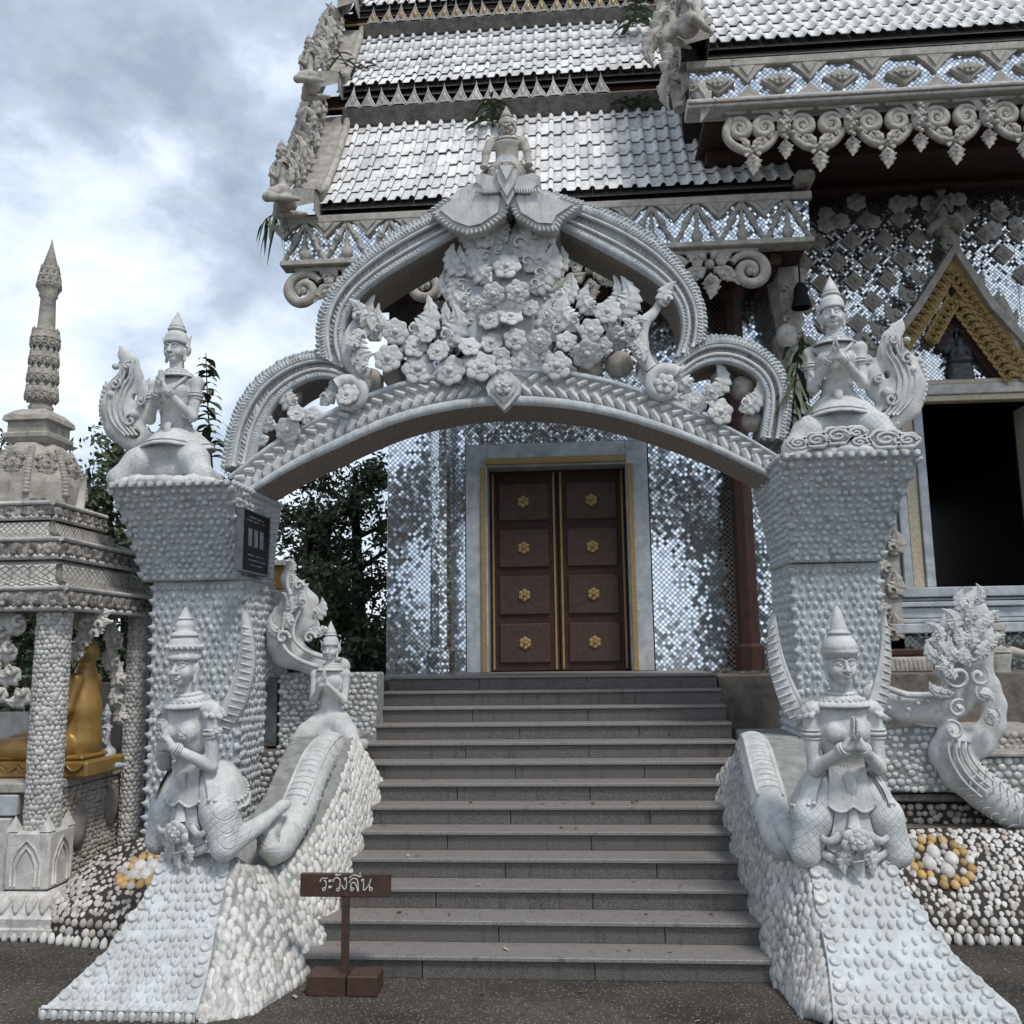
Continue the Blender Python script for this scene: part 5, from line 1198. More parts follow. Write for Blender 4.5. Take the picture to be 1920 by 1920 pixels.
b = MB(); b.prism([(-.24, 0), (.24, 0), (.15, -.06), (.10, -.13), (0, -.24), (-.10, -.13), (-.15, -.06)], -.04, .02); b.prism([(-.12, -.01), (.12, -.01), (0, -.15)], -.06, -.03); pt_me = b.mesh('pendant_point', CARVED)
for i in range(nb_):
    x = XLa+pw*(i+.5)
    mesh_obj('valance_drop', drop_me, val, T(x, YL+.03, zb+.005), local=True)
    for s in (-1, 1): mesh_obj('garland', gar_me, val, T(x+s*pw*.5, YL+.03, zb) @ S(-s, 1, 1), local=True)
    mesh_obj('pendant_point', pt_me, val, T(XLa+pw*i, YL+.03, zt-.102) @ S(pw/.62, 1, .85), local=True)
# ---- scroll brackets hanging below the left valance
def floral_mb(b, r=.16):
    for k in range(7): a = 2*math.pi*k/7+.3; b.add(xf(Matrix.Translation((r*.55*math.cos(a), -.03, r*.55*math.sin(a))) @ FACE @ R(a-math.pi/2) @ S(r*.75), PETAL[0]), PETAL[1])
    b.sphere((0, -.09, 0), r*.32, 8, 6)
def big_scroll():
    out = []
    for s in (-1, 1):
        b = MB(); C = spiral_pts((s*.50, -.30), .25, .045, math.radians(150 if s > 0 else 30), math.radians(150-560 if s > 0 else 30+560), 44)
        b.tube(np.c_[C[:, 0], np.zeros(44), C[:, 1]], np.r_[np.linspace(.045, .072, 12), np.linspace(.072, .05, 32)], 9); b.sphere((s*.50, 0, -.30), .06, 8, 6); out.append(b.mesh('scroll', CARVED))
    b = MB(); floral_mb(b, .17)
    for s in (-1, 1):
        flame_mb(b, Matrix.Translation((s*.12, -.02, .0)) @ FACE @ R(-s*.75), .36, .5, s*.4, 3); flame_mb(b, Matrix.Translation((s*.10, -.02, -.12)) @ FACE @ R(-s*2.0), .30, .5, s*.4, 2)
        b.tube(smooth_path([(s*.05, 0, -.05), (s*.24, 0, -.02), (s*.30, 0, -.16)], 9, 1), np.linspace(.05, .05, 9), 7)
    flame_mb(b, Matrix.Translation((0, -.02, -.10)) @ FACE @ R(math.pi), .34, .6, .15, 3); b.box((-.05, .02, 0), (.05, .08, .12)); return out, b.mesh('floral_boss', CARVED)
BS, BF = big_scroll()
def scroll_bracket(x, Y, z, parts, s=1.0):
    b = MB(); b.bbox((x-.62*s, Y-.03, z-.05), (x+.62*s, Y+.04, z), .01); br = b.build('scroll_bracket', CARVED, temple); M = T(x, Y, z-.05-.18*s) @ S(s)
    for me in parts[0]: mesh_obj('scroll', me, br, M @ T(0, 0, .22 if parts[0] is BS else 0), local=True)
    mesh_obj('floral_boss', parts[1], br, M, local=True); return br
for px in (640, 872, 1104, 1330): scroll_bracket(xat(px, 500, YL+.1), YL+.1, zb-.07, (BS, BF))
# ---- right valance: mirror hexagons with carved rhombs
ztr = zat(1600, 108, YR+.05); zmr = zat(1600, 178, YR+.05); XRa, XRb = xat(1292, 160, YR), X4b+1.2
valr = boardx(XRa, XRb, YR+.04, YR+.22, zmr, ztr-.06, 'valance', MIRROR)
boardx(XRa-.03, XRb, YR-.02, YR+.26, ztr-.06, ztr+.04, 'valance_moulding', CARVED); boardx(XRa-.04, XRb, YR-.06, YR+.28, zmr-.11, zmr, 'valance_moulding', PAVW)
boardx(XRa-.04, XRb, YR-.09, YR-.062, zmr-.075, zmr-.035, 'dentil_strip', STONE)
Hr = ztr-.06-zmr; pr_ = .735
b = MB(); w = .17; b.prism([(-w*1.25, 0), (0, -Hr*.36), (w*1.25, 0), (w*.3, Hr*.16), (-w*.3, Hr*.16)], -.055, .02); b.prism([(-w*.8, 0), (0, -Hr*.22), (w*.8, 0), (0, Hr*.1)], -.08, -.05); flower_mb(b, Matrix.Translation((0, -.085, -.03)) @ FACE, .07, 5, False); rh_me = b.mesh('carved_rhomb', CARVED)
b = MB(); b.prism([(-pr_*.30, 0), (pr_*.30, 0), (pr_*.16, -Hr*.20), (0, -Hr*.52), (-pr_*.16, -Hr*.20)], -.04, .02); b.prism([(-pr_*.12, -.01), (pr_*.12, -.01), (0, -Hr*.34)], -.06, -.03); tp_me = b.mesh('pendant_point', CARVED)
b = MB(); b.prism([(-pr_*.26, 0), (pr_*.26, 0), (pr_*.10, Hr*.2), (0, Hr*.40), (-pr_*.10, Hr*.2)], -.04, .02); bp_me = b.mesh('valance_spur', CARVED)
x0 = xat(1460, 148, YR)-2*pr_
for i in range(8):
    x = x0+pr_*i
    if x > XRa+.1: mesh_obj('carved_rhomb', rh_me, valr, T(x, YR+.03, zmr+Hr*.52), local=True)
    if x+pr_/2 > XRa+.1: mesh_obj('pendant_point', tp_me, valr, T(x+pr_/2, YR+.03, ztr-.062), local=True); mesh_obj('valance_spur', bp_me, valr, T(x+pr_/2, YR+.03, zmr+.002), local=True)
# ---- scroll frieze below the right valance
def small_scroll():
    out = []
    for s in (-1, 1):
        b = MB(); C = spiral_pts((s*.222, -.03), .135, .03, math.radians(150 if s > 0 else 30), math.radians(150-620 if s > 0 else 30+620), 40)
        b.tube(np.c_[C[:, 0], np.zeros(40), C[:, 1]], np.r_[np.linspace(.035, .052, 10), np.linspace(.052, .034, 30)], 9); b.sphere((s*.222, 0, -.03), .036, 8, 6); out.append(b.mesh('scroll', CARVED))
    b = MB(); b.sphere((0, -.03, -.03), (.085, .07, .14), 9, 7); g = np.random.default_rng(2)
    for k in range(12): b.sphere((g.normal()*.05, -.08-.01*k % 3*.01, -.20+.03*k), .028+.012*g.random(), 6, 4)
    for s in (-1, 1):
        flame_mb(b, Matrix.Translation((s*.05, -.03, .02)) @ FACE @ R(-s*.55), .20, .5, s*.4, 2); b.sphere((s*.055, -.09, .01), .028, 6, 5)
        P = smooth_path([(s*.07, 0, -.08), (s*.16, 0, -.22), (s*.28, 0, -.30), (s*.39, 0, -.30)], 12, 1); b.tube(P, np.linspace(.04, .05, 12), 8)
        for k in (4, 7, 9): flame_mb(b, Matrix.Translation(P[k]+np.array([0, -.03, .02])) @ FACE @ R(-s*(.9-.12*k)), .12, .6, s*.4, 1)
    flame_mb(b, Matrix.Translation((0, -.03, -.20)) @ FACE @ R(math.pi), .25, .62, .1, 3); mk_ = b.mesh('floral_boss', CARVED)
    b = MB(); floral_mb(b, .095); flame_mb(b, Matrix.Translation((0, -.03, -.06)) @ FACE @ R(math.pi), .27, .62, .1, 3)
    for s in (-1, 1): flame_mb(b, Matrix.Translation((s*.05, -.03, .03)) @ FACE @ R(-s*.6), .17, .5, s*.4, 2)
    return out, mk_, b.mesh('leaf_drop', CARVED)
SS, SM, SD = small_scroll()
xm = xat(1470, 225, YR); up_ = .782
for i in range(-1, 5):
    x = xm+up_*i; b = MB(); zc = zmr-.11-.24
    b.bbox((max(x-.36, XRa+.1) if i >= 0 else x+.1, YR+.05, zmr-.16), (x+.36, YR+.10, zmr-.11), .01); br = b.build('scroll_bracket', CARVED, temple)
    if i >= 0:
        for me in SS: mesh_obj('scroll', me, br, T(x, YR+.06, zc+.02), local=True)
        mesh_obj('floral_boss', SM, br, T(x, YR+.06, zc), local=True)
    else: mesh_obj('scroll', SS[1], br, T(x+.04, YR+.06, zc+.02), local=True)
    if i < 0:
        b = MB(); P = smooth_path([(x+.17, YR+.06, zc+.12), (x+.09, YR+.06, zc-.02), (x+.13, YR+.06, zc-.2), (x+.40, YR+.06, zc-.34)], 14); b.tube(P, np.linspace(.05, .055, 14), 8); b.build('scroll', CARVED, br)
    mesh_obj('leaf_drop', SD, br, T(x+up_/2, YR+.05, zc-.31), local=True)
# ---- soffits and upper walls
boardx(XLa+.2, XLb-.02, YL+.25, YP+.3, zb-.06, zb+.02, 'soffit', MAROON); boardx(XRa+.2, XRb, YR+.3, YW+.3, zmr-.12, zmr-.04, 'soffit', MAROON)
for i in range(6): boardx(XLa+.8+1.1*i, XLa+.95+1.1*i, YL+.28, YP, zb-.22, zb-.062, 'soffit_beam', MAROON)
boardx(XRa+.3, XRb, YR+.9, YR+1.1, zmr-.30, zmr-.125, 'soffit_beam', MAROON); boardx(XRa+.3, XRb, YW-.35, YW-.2, zmr-.22, zmr-.125, 'soffit_beam', MAROON)
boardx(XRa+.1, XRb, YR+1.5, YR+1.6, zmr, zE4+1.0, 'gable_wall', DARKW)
ZF = ST_H*ST_N
# ---- walls
WX0 = xat(727, 900, YP); WXm = xat(1452, 700, YP); wx0 = xat(1735, 930, YW); wx1 = xat(1912, 850, YW)+.20
wz0, wz1 = zat(1800, 1101, YW), zat(1800, 757, YW)
def wallbox(X0, X1, Y0, Y1, z0, z1, m, name='wall', bev=.004): return boardx(X0, X1, Y0, Y1, z0, z1, name, m, bev)
dx0, dx1, dz1 = -1.30, .62, 4.9
wallbox(WX0, dx0-.32, YP, YP+.5, ZF-.5, zb-.06, MIRRORB); wallbox(dx1+.32, WXm, YP, YP+.5, ZF-.5, zb-.06, MIRRORB); wallbox(dx0-.32, dx1+.32, YP, YP+.5, dz1+.35, zb-.06, MIRROR2)
for X0, X1, z0, z1 in ((dx0-.30, dx0, ZF, dz1+.33), (dx1, dx1+.30, ZF, dz1+.33), (dx0-.001, dx1+.001, dz1, dz1+.33)): boardx(X0, X1, YP-.10, YP+.45, z0, z1, 'door_frame', MARBLE)
for X0, X1, z0, z1 in ((dx0-.09, dx0-.02, ZF, dz1), (dx1+.02, dx1+.09, ZF, dz1), (dx0-.02, dx1+.02, dz1+.03, dz1+.12)): boardx(X0, X1, YP-.14, YP-.098, z0, z1, 'gilt_strip', GOLDW)
for px in (826, 1385): x = xat(px, 830, 12.0); b = MB(); b.nlathe([(.17, ZF), (.17, ZF+.3), (.13, ZF+.34), (.12, zb-.4), (.17, zb-.3), (.17, zb-.06)], (x, 12.0, 0), 8, 0); b.build('mirrored_column', MIRROR2 if px < 1000 else MAROON, temple)
wallbox(WXm-.3, wx0-.30, YW, YW+.55, 0.4, zmr-.12, MIRROR2); wallbox(wx1+.001, XRb, YW, YW+.55, 0.4, zmr-.12, MIRROR2); wallbox(wx0-.30, wx1, YW, YW+.55, wz1+.28, zmr-.12, MIRROR2); wallbox(wx0-.30, wx1, YW, YW+.55, .4, wz0-.02, MIRROR2)
# dark rooms behind the openings
lv = MB()
for s in (0, 1):
    a0 = dx0+.004+s*(dx1-dx0)/2; a1 = a0+(dx1-dx0)/2-.008; b = MB(); b.bbox((a0, YP+.22, ZF+.01), (a1, YP+.28, dz1-.004), .01); leaf_ = b.build('door_leaf', MAROON, temple)
    for k in range(0):
        z0 = ZF+.12+k*.66; b = MB(); b.bbox((a0+.12, YP+.19, z0), (a1-.12, YP+.225, z0+.54), .015); pn = b.build('door_panel', WOOD, leaf_) if False else b.build('door_panel', WOOD, leaf_)
        b = MB(); c = ((a0+a1)/2, YP+.185, z0+.27); flower_mb(b, Matrix.Translation(c) @ FACE, .10, 6, False)
        for q in range(4): flame_mb(b, Matrix.Translation(c) @ FACE @ R(math.pi/4+q*math.pi/2) @ T(0, .07, 0), .16, .5, .2, 2)
        b.build('gilt_relief', GOLDW, leaf_)
    for k in range(4):
        z0 = ZF+.12+k*.66; b = MB(); b.bbox((a0+.12, YP+.19, z0), (a1-.12, YP+.225, z0+.54), .015); b.build('door_panel', WOOD, leaf_)
        b = MB(); c = ((a0+a1)/2, YP+.185, z0+.27); flower_mb(b, Matrix.Translation(c) @ FACE, .09, 6, False); b.build('gilt_relief', GOLDW, leaf_)
    b = MB(); b.bbox((a0+.03, YP+.20, ZF+.03), (a0+.06, YP+.225, dz1-.03), .005); b.bbox((a1-.06, YP+.20, ZF+.03), (a1-.03, YP+.225, dz1-.03), .005); b.build('gilt_edge', GOLDW, leaf_)
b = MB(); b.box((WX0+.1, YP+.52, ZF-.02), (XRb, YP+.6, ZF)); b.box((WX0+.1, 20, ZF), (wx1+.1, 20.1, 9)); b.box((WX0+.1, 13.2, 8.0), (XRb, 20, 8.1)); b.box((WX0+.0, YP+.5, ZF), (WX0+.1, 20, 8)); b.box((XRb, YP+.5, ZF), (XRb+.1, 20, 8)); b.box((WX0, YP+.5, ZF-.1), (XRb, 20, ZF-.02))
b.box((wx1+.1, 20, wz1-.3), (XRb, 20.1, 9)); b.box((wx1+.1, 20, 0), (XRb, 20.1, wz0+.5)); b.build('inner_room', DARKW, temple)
# ---- window: frames, sill, lintel
win = boardx(wx0-.12, wx0, YW-.14, YW+.5, wz0, wz1+.16, 'window', MARBLE)
boardx(wx0-.28, wx0-.122, YW-.10, YW-.0, wz0, wz1+.1, 'gilt_jamb', GOLDP, parent=win)
boardx(wx0-.40, wx0-.285, YW-.12, YW-.0, wz0-.1, wz1-.6, 'marble_jamb', MARBLE, parent=win); boardx(wx0-.50, wx0-.405, YW-.06, YW-.0, wz0-.1, wz1-.8, 'marble_jamb', MARBLE, parent=win)
boardx(wx0-.05, wx1+.2, YW-.16, YW+.0, wz1+.002, wz1+.09, 'gilt_strip', GOLDP, parent=win); boardx(wx0-.05, wx1+.2, YW-.20, YW, wz1+.091, wz1+.23, 'lintel', PAVW, parent=win); boardx(wx0-.05, wx1+.2, YW-.18, YW, wz1+.231, wz1+.30, 'gilt_strip', GOLDP, parent=win)
boardx(wx1, wx1+.14, YW-.10, YW+.5, wz0, wz1, 'gilt_jamb', GOLDP, parent=win)
sx0 = xat(1690, 1140, YW-.3)
for (ya, yb_, d) in ((1100, 1119, .22), (1120, 1126, .17), (1127, 1137, .20), (1138, 1158, .15), (1159, 1167, .24), (1168, 1187, .30)):
    boardx(sx0-d*.4, XRb, YW-d-.05, YW+.0, zat(1800, yb_, YW-.2), zat(1800, ya, YW-.2)-.003, 'sill_moulding', MARBLE, .012, parent=win)
# ---- pointed pediment over the window (prisms between photo outlines)
def tri_band(outer, inner, Y0, Y1, m, name, parent):
    b = MB(); n = len(outer); O = [at(x, y, YW)[[0, 2]] for x, y in outer]; I = [at(x, y, YW)[[0, 2]] for x, y in inner]
    for k in range(n-1): b.prism([O[k], O[k+1], I[k+1], I[k]], Y0, Y1)
    return b.build(name, m, parent)
ped = tri_band([(1640, 668), (1700, 590), (1776, 470)], [(1652, 676), (1712, 596), (1776, 492)], YW-.30, YW+.02, CARVED, 'pediment', temple)
tri_band([(1776, 470), (1850, 580), (1950, 690)], [(1776, 492), (1840, 590), (1940, 700)], YW-.30, YW+.02, CARVED, 'pediment_beam', ped)
tri_band([(1652, 690), (1715, 600), (1779, 490)], [(1676, 696), (1735, 610), (1783, 528)], YW-.22, YW+.02, GOLDW, 'gilt_band', ped); tri_band([(1779, 490), (1845, 596), (1940, 705)], [(1783, 528), (1830, 610), (1915, 712)], YW-.22, YW+.02, GOLDW, 'gilt_band', ped)
for P0, P1, n in (((1664, 692), (1781, 508), 15), ((1781, 508), (1928, 706), 17), ((1742, 646), (1787, 564), 7), ((1787, 564), (1895, 708), 11)):
    for i in range(n):
        u = (i+.5)/n; c = at(P0[0]+(P1[0]-P0[0])*u, P0[1]+(P1[1]-P0[1])*u, YW-.235); a_ = math.atan2(-(P1[1]-P0[1]), P1[0]-P0[0]); b = MB()
        for q in (-1, 1): flame_mb(b, face_m(c, a_-math.pi/2+q*.7, .15), 1, .6, .3*q, 1)
        b.build('gilt_leaf', GOLDW, ped)
tri_band([(1736, 640), (1786, 548)], [(1748, 652), (1788, 580)], YW-.16, YW+.02, GOLDW, 'gilt_band', ped); tri_band([(1786, 548), (1840, 640), (1905, 708)], [(1788, 580), (1828, 650), (1885, 712)], YW-.16, YW+.02, GOLDW, 'gilt_band', ped)
tri_band([(1750, 655), (1789, 590), (1828, 655), (1885, 716)], [(1762, 664), (1789, 618), (1816, 664), (1862, 718)], YW-.10, YW+.02, MAROON, 'inner_frame', ped)
for (x, y, rot, s) in ((1648, 655, 60, 46), (1668, 628, 50, 44), (1692, 598, 45, 44), (1716, 562, 40, 42), (1738, 530, 36, 40), (1818, 540, -40, 42), (1845, 578, -45, 44), (1875, 612, -50, 46), (1905, 645, -52, 48), (1776, 478, 0, 60)):
    b = MB(); flame_mb(b, face_m(at(x, y, YW-.2), math.radians(rot), s/1708*YW), 1, .55, .35 if rot > 0 else -.35, 3); b.build('pediment_flame', CARVED, ped)
for s, pts in ((1, [(1640, 668), (1612, 668), (1600, 640), (1616, 622), (1632, 640)]), (-1, [(1870, 560), (1890, 590), (1905, 640), (1915, 690)])):
    b = MB(); P = smooth_path(P2(pts, YW-.2), 14); b.tube(P, np.linspace(.10, .03, 14), 8, flat=.6); b.build('pediment_curl', CARVED, ped)
# ---- carved diamonds set in the mirror mosaic
b = MB(); b.prism([(-.5, 0), (0, -.5), (.5, 0), (0, .5)], -.16, .1); b.prism([(-.32, 0), (0, -.32), (.32, 0), (0, .32)], -.24, -.15); flower_mb(b, Matrix.Translation((0, -.25, 0)) @ FACE, .2, 4, False); DI = b.mesh('carved_diamond', CARVED)
dxs = .458; dzs = .305; X0d = xat(1573, 569, YW); Z0d = zat(1573, 569, YW)
for j in range(-6, 8):
    for i in range(-4, 10):
        x = X0d+dxs*(i+(.5 if j % 2 else 0)); z = Z0d+dzs*j; px = x
        if x < WXm+.0 or x > XRb-.2: continue
        a = xat(1776, 480, YW); ap = zat(1776, 470, YW)
        if z < ap+.2 and abs(x-a) < (ap+.35-z)*.66+.12: continue
        if z < wz1+.4 and x > wx0-.6: continue
        if z > zmr-.30: continue
        mesh_obj('carved_diamond', DI, temple, T(x, YW+.0, z) @ S(.29, .25, .30))
for k in range(16):
    x = WXm+.5+RNG.random()*3.0; z = zmr-.25-RNG.random()*.55; b = None; mesh_obj('wall_flower', fm[k % 4], temple, Matrix.Translation((x, YW-.03, z)) @ FACE @ S(.10+.05*RNG.random()))
# ---- corner pilaster and plinths at the foot of the wall
X = xat(1648, 1100, YW-.25); X_ = xat(1690, 1100, YW-.25)
pil = boardx(X, X_-.02, YW-.30, YW, zat(1670, 1262, YW-.25), zat(1670, 930, YW-.25), 'pilaster', CARVED)
for k in range(6):
    b = MB(); p = at(1668, 1240-40*k, YW-.33); flame_mb(b, face_m(p, .3*(-1)**k, .36), 1, .6, .4*(-1)**k, 3); b.build('pilaster_leaf', CARVED, pil)
for (ya, yb_, d, m) in ((1216, 1230, .50, MAROON), (1231, 1260, .62, CARVED), (1261, 1274, .45, MORTARB), (1275, 1288, .60, CARVED), (1289, 1312, .72, STONE)):
    b = MB(); b.bbox((xat(1560, 1260, 11.8), YW-d-.2, zat(1690, yb_, 11.9)), (xat(1738+10*d, 1260, 11.9), YW, zat(1690, ya, 11.9)-.004), .02); q = b.build('plinth_course', m, temple)
    if m in (CARVED, STONE):
        mb = MB(); n = 22
        for i in range(n): mb.add(xf(basis((xat(1560, 1260, 11.8)+(xat(1738, 1260, 11.9)-xat(1560, 1260, 11.8))*(i+.5)/n, YW-d-.2, zat(1690, ya, 11.9)-.03), (1, 0, 0), (0, 0, -1), (0, -1, 0), .05, .13, .03), tooth[0]), tooth[1], 0, False)
        mb.build('leaf_course', m, q, kind='stuff')
# ---- bargeboards with serrated flames at the gable edges
def bargeboard(X, pr, w, name, nleaf, hl, lab):
    b = MB(); P = np.concatenate([[pr[0]+np.array([-.25, .02])], pr]); A = np.array([(X, p[0], p[1]+.12) for p in P]); B = np.array([(X+w, p[0], p[1]+.10) for p in P])
    b.grid(np.stack([A, B], 0), flip=True, smooth=True); b.grid(np.stack([A, A-[0, 0, .45]], 0)); b.grid(np.stack([B, B-[0, 0, .3]], 0), flip=True); e = np.array([A[0], B[0], B[0]-[0, 0, .2], A[0]-[0, 0, .3]]); b.add(e, [(0, 1, 2, 3)], 0, False); bb = b.build(name, STONE, temple, label=lab)
    b = MB(); b.tube(B+np.array([0, 0, .03]), .055, 7); b.build('edge_roll', CARVED, bb)
    Q = resample(A, nleaf+4)[4:]
    for k in range(nleaf):
        for q in range(2):
            s = hl*(1+RNG.normal()*.15)*(1 if q == 0 else .7); v = vm[(k+q) % 6]; yawr = math.radians(-15-35*q+RNG.normal()*10)
            o = mesh_obj('flame_crest', v, bb, Matrix.Translation(Vector(Q[k]+np.array([-.04+.15*q, -.1+.05*q, -.05]))) @ R(yawr) @ FACE @ R(.12-.1*q) @ S(s), local=True); o.data.materials  # shared plaster crest
    return bb
vmS = []
for v in range(3):
    for sg_ in (1, -1): b = MB(); flame_mb(b, Matrix.Identity(4), 1.0, .30+.05*v, .42*sg_, 3+v % 2, .35); vmS.append(b.mesh('flame_crest', CARVED))
vm_save = vm; vm = vmS
bargeboard(XLa+.02, pr1, X1a-XLa-.02, 'bargeboard', 20, .50, None)
bargeboard(xat(588, 200, Y2), pr2, X2a-xat(588, 200, Y2), 'bargeboard', 17, .50, None)
bargeboard(xat(640, 20, Y3), pr3, .3, 'bargeboard', 7, .6, None)
bargeboard(xat(1272, 100, YR), pr4, X4a-xat(1272, 100, YR), 'bargeboard', 8, .55, None)
b = MB(); P = smooth_path([at(1262, 10, YR+.6), at(1250, 60, YR+.5), at(1262, 110, YR+.35), at(1270, 160, YR+.2), at(1275, 205, YR+.15)], 20); b.tube(P, np.linspace(.20, .08, 20), 10); nd = b.build('carved_drop', CARVED, temple)
for k in range(9):
    q = P[2*k+1]; mesh_obj('flame_crest', vmS[k % 6], nd, Matrix.Translation(Vector(q+np.array([-.10+.10*(k % 3), -.20, .08]))) @ FACE @ R(math.pi+.3*(-1)**k) @ S(.58), local=True)
boardx(X1b-.02, XLb+.06, YL-.15, YL+.3, zE1-.06, zE1+.10, 'eave_end', STONE, .04)
vm = vm_save
# ---- roof guardians and wall figures (copies of the praying figure, reduced)
def small_figure(label, p, rz, s, body, m, name='roof_figure', crown='crown_p', group=None, cat='statue', wings=False):
    t = thing(name, label, cat, tuple(p), group, rz, s)
    for nm, me, M in (('body', body, None), ('head', HEAD, T(0, -.02, 1.635)), ('crown', PT[crown], T(0, -.02, 1.742) @ S(1, 1, .84)), ('hands', HANDS, T(0, -.285, 1.135)), ('collar', PT['collar'], T(0, 0, .088))):
        o = mesh_obj(nm, me, t, M, local=True)
        for sl in o.material_slots: sl.link = 'OBJECT'; sl.material = m
    return t
small_figure('weathered praying figure kneeling at the lower left corner of the roof', at(526, 394, YL-.75), math.radians(-86), .45, BODY_P, CARVED, group='praying figures on the roof corners')
small_figure('weathered praying figure at the left edge of the middle roof tier', at(578, 172, Y2-.85), math.radians(-86), .43, BODY_P, CARVED, group='praying figures on the roof corners')
small_figure('weathered praying figure at the left end of the right hand roof', at(1287, 66, YR-.45), math.radians(-50), .40, BODY_P, CARVED, group='praying figures on the roof corners')
small_figure('dark relief figure above the pointed window gable', at(1771, 440, YW-.12), math.radians(-10), .40, BODY_P, CARVED, name='wall_figure')
# ------------------------------------------------------------------ pavilion on the left (square plan, turned a little)
PA = 0.0; PR_ = np.array([math.cos(PA), math.sin(PA), 0]); PB_ = np.array([-math.sin(PA), math.cos(PA), 0])
PS = .95
PC = at(120, 1140, 7.9)*np.array([1, 1, 0])-PR_*PS+PB_*PS
pav = thing('pavilion', 'weathered white pavilion with tiered roof and tall ringed spire sheltering a golden figure', 'pavilion', PC)
def pz(py, s): c = PC+PR_*s-PB_*s; return zat(108, py, float(c[1]))
def P4(b, prof, mi=0): return b.nlathe(prof, tuple(PC), 4, PA+math.pi/4, mi)
def pbuild(b, nm, m, p=None, **k): return b.build(nm, m, p or pav, **k)
z_s = pz(1143, PS); zc1 = pz(1100, PS); S2 = .76; S1 = .50
z2b = pz(1046, S2); z2t = pz(1008, S2); z1b = pz(972, S1); z1t = pz(940, S1)
b = MB(); P4(b, [(0, z_s+.06), (PS-.12, z_s+.06), (PS-.10, z_s), (PS-.02, z_s), (PS, z_s+.03), (PS+.01, zc1-.04), (PS-.03, zc1)]); cor3 = pbuild(b, 'cornice', PAVD)
b = MB(); P4(b, [(PS-.03, zc1), (PS-.06, zc1+.015), (PS-.06-(PS-S2)*.55, zc1+(z2b-zc1)*.32), (S2+.02, z2b-(z2b-zc1)*.25), (S2-.08, z2b)]); sl3 = pbuild(b, 'roof_slope', PAVW)
b = MB(); P4(b, [(S2-.08, z2b), (S2-.02, z2b+.0), (S2+.02, z2b+.05), (S2, z2t-.03), (S2-.05, z2t)]); cor2 = pbuild(b, 'cornice', PAVD)
b = MB(); P4(b, [(S2-.05, z2t), (S2-.05-(S2-S1)*.6, z2t+(z1b-z2t)*.32), (S1+.03, z1b-(z1b-z2t)*.2), (S1-.1, z1b)]); sl2 = pbuild(b, 'roof_slope', PAVW)
b = MB(); P4(b, [(S1-.1, z1b), (S1, z1b), (S1+.03, z1b+.04), (S1, z1t-.02), (S1-.05, z1t), (.4, z1t+.06)]); cor1 = pbuild(b, 'cornice', PAVD)
# carved leaves along the cornices and incised joints of the slopes
for sz, zb_, zt_, par_ in ((PS, z_s, zc1, cor3), (S2, z2b, z2t, cor2), (S1, z1b, z1t, cor1)):
    n = int(sz*2/.155); me = MB()
    for d, nrm in ((-PB_, 0), (PR_, 1)):
        t_ = np.array([-d[1], d[0], 0])
        for i in range(n):
            p = PC+d*(sz+.005)+t_*(-sz+2*sz*(i+.5)/n)+np.array([0, 0, (zb_+zt_)/2]); x = np.cross((0, 0, 1), d); hh = (zt_-zb_)
            M = basis(p, x, np.array([0, 0, 1]), d); b = MB()
            for k in range(5): b.add(xf(np.array(M @ T(0, -hh*.32, 0) @ R(math.radians(-64+32*k)) @ S(hh*.75, hh*.62, hh*.5)), PETAL[0]), PETAL[1])
            b.sphere((0, 0, 0), hh*.16, 6, 5, M=M @ T(0, -hh*.22, .04))
            pbuild(b, 'carved_leaf', PAVD, par_)
        b = MB()
        for zz_ in (zb_+.01, zt_-.01): b.tube([PC+d*(sz+.012)-t_*sz+[0, 0, zz_], PC+d*(sz+.012)+t_*sz+[0, 0, zz_]], .022, 6)
        for i in range(int(sz*2/.06)): b.sphere(PC+d*(sz+.02)+t_*(-sz+.06*(i+.5))+[0, 0, zb_+.02], .024, 5, 4)
        pbuild(b, 'bead_row', PAVW, par_, kind='stuff')
for (s0, z0, s1, z1, par_) in ((PS-.06, zc1+.02, PS-.06-(PS-S2)*.55, zc1+(z2b-zc1)*.32, sl3), (PS-.06-(PS-S2)*.55, zc1+(z2b-zc1)*.32, S2+.02, z2b-(z2b-zc1)*.25, sl3), (S2-.05, z2t, S2-.05-(S2-S1)*.6, z2t+(z1b-z2t)*.32, sl2), (S2-.05-(S2-S1)*.6, z2t+(z1b-z2t)*.32, S1+.03, z1b-(z1b-z2t)*.2, sl2)):
    b = MB()
    for d in (-PB_, PR_):
        t_ = np.array([-d[1], d[0], 0])
        for sg_ in (1, -1):
            for i in range(-9, 10):
                u0 = i/9.0; u1 = u0+.22*sg_
                if abs(u0) > 1 or abs(u1) > 1: continue
                b.tube([PC+d*s0+t_*s0*u0+[0, 0, z0+.004], PC+d*s1+t_*s1*u1+[0, 0, z1+.004]], .006, 4)
        for sg_ in (-1, 1): b.tube([PC+d*s0+t_*s0*sg_+[0, 0, z0+.01], PC+d*s1+t_*s1*sg_+[0, 0, z1+.01]], .03, 6)
    pbuild(b, 'lattice_joint', STONE, par_)
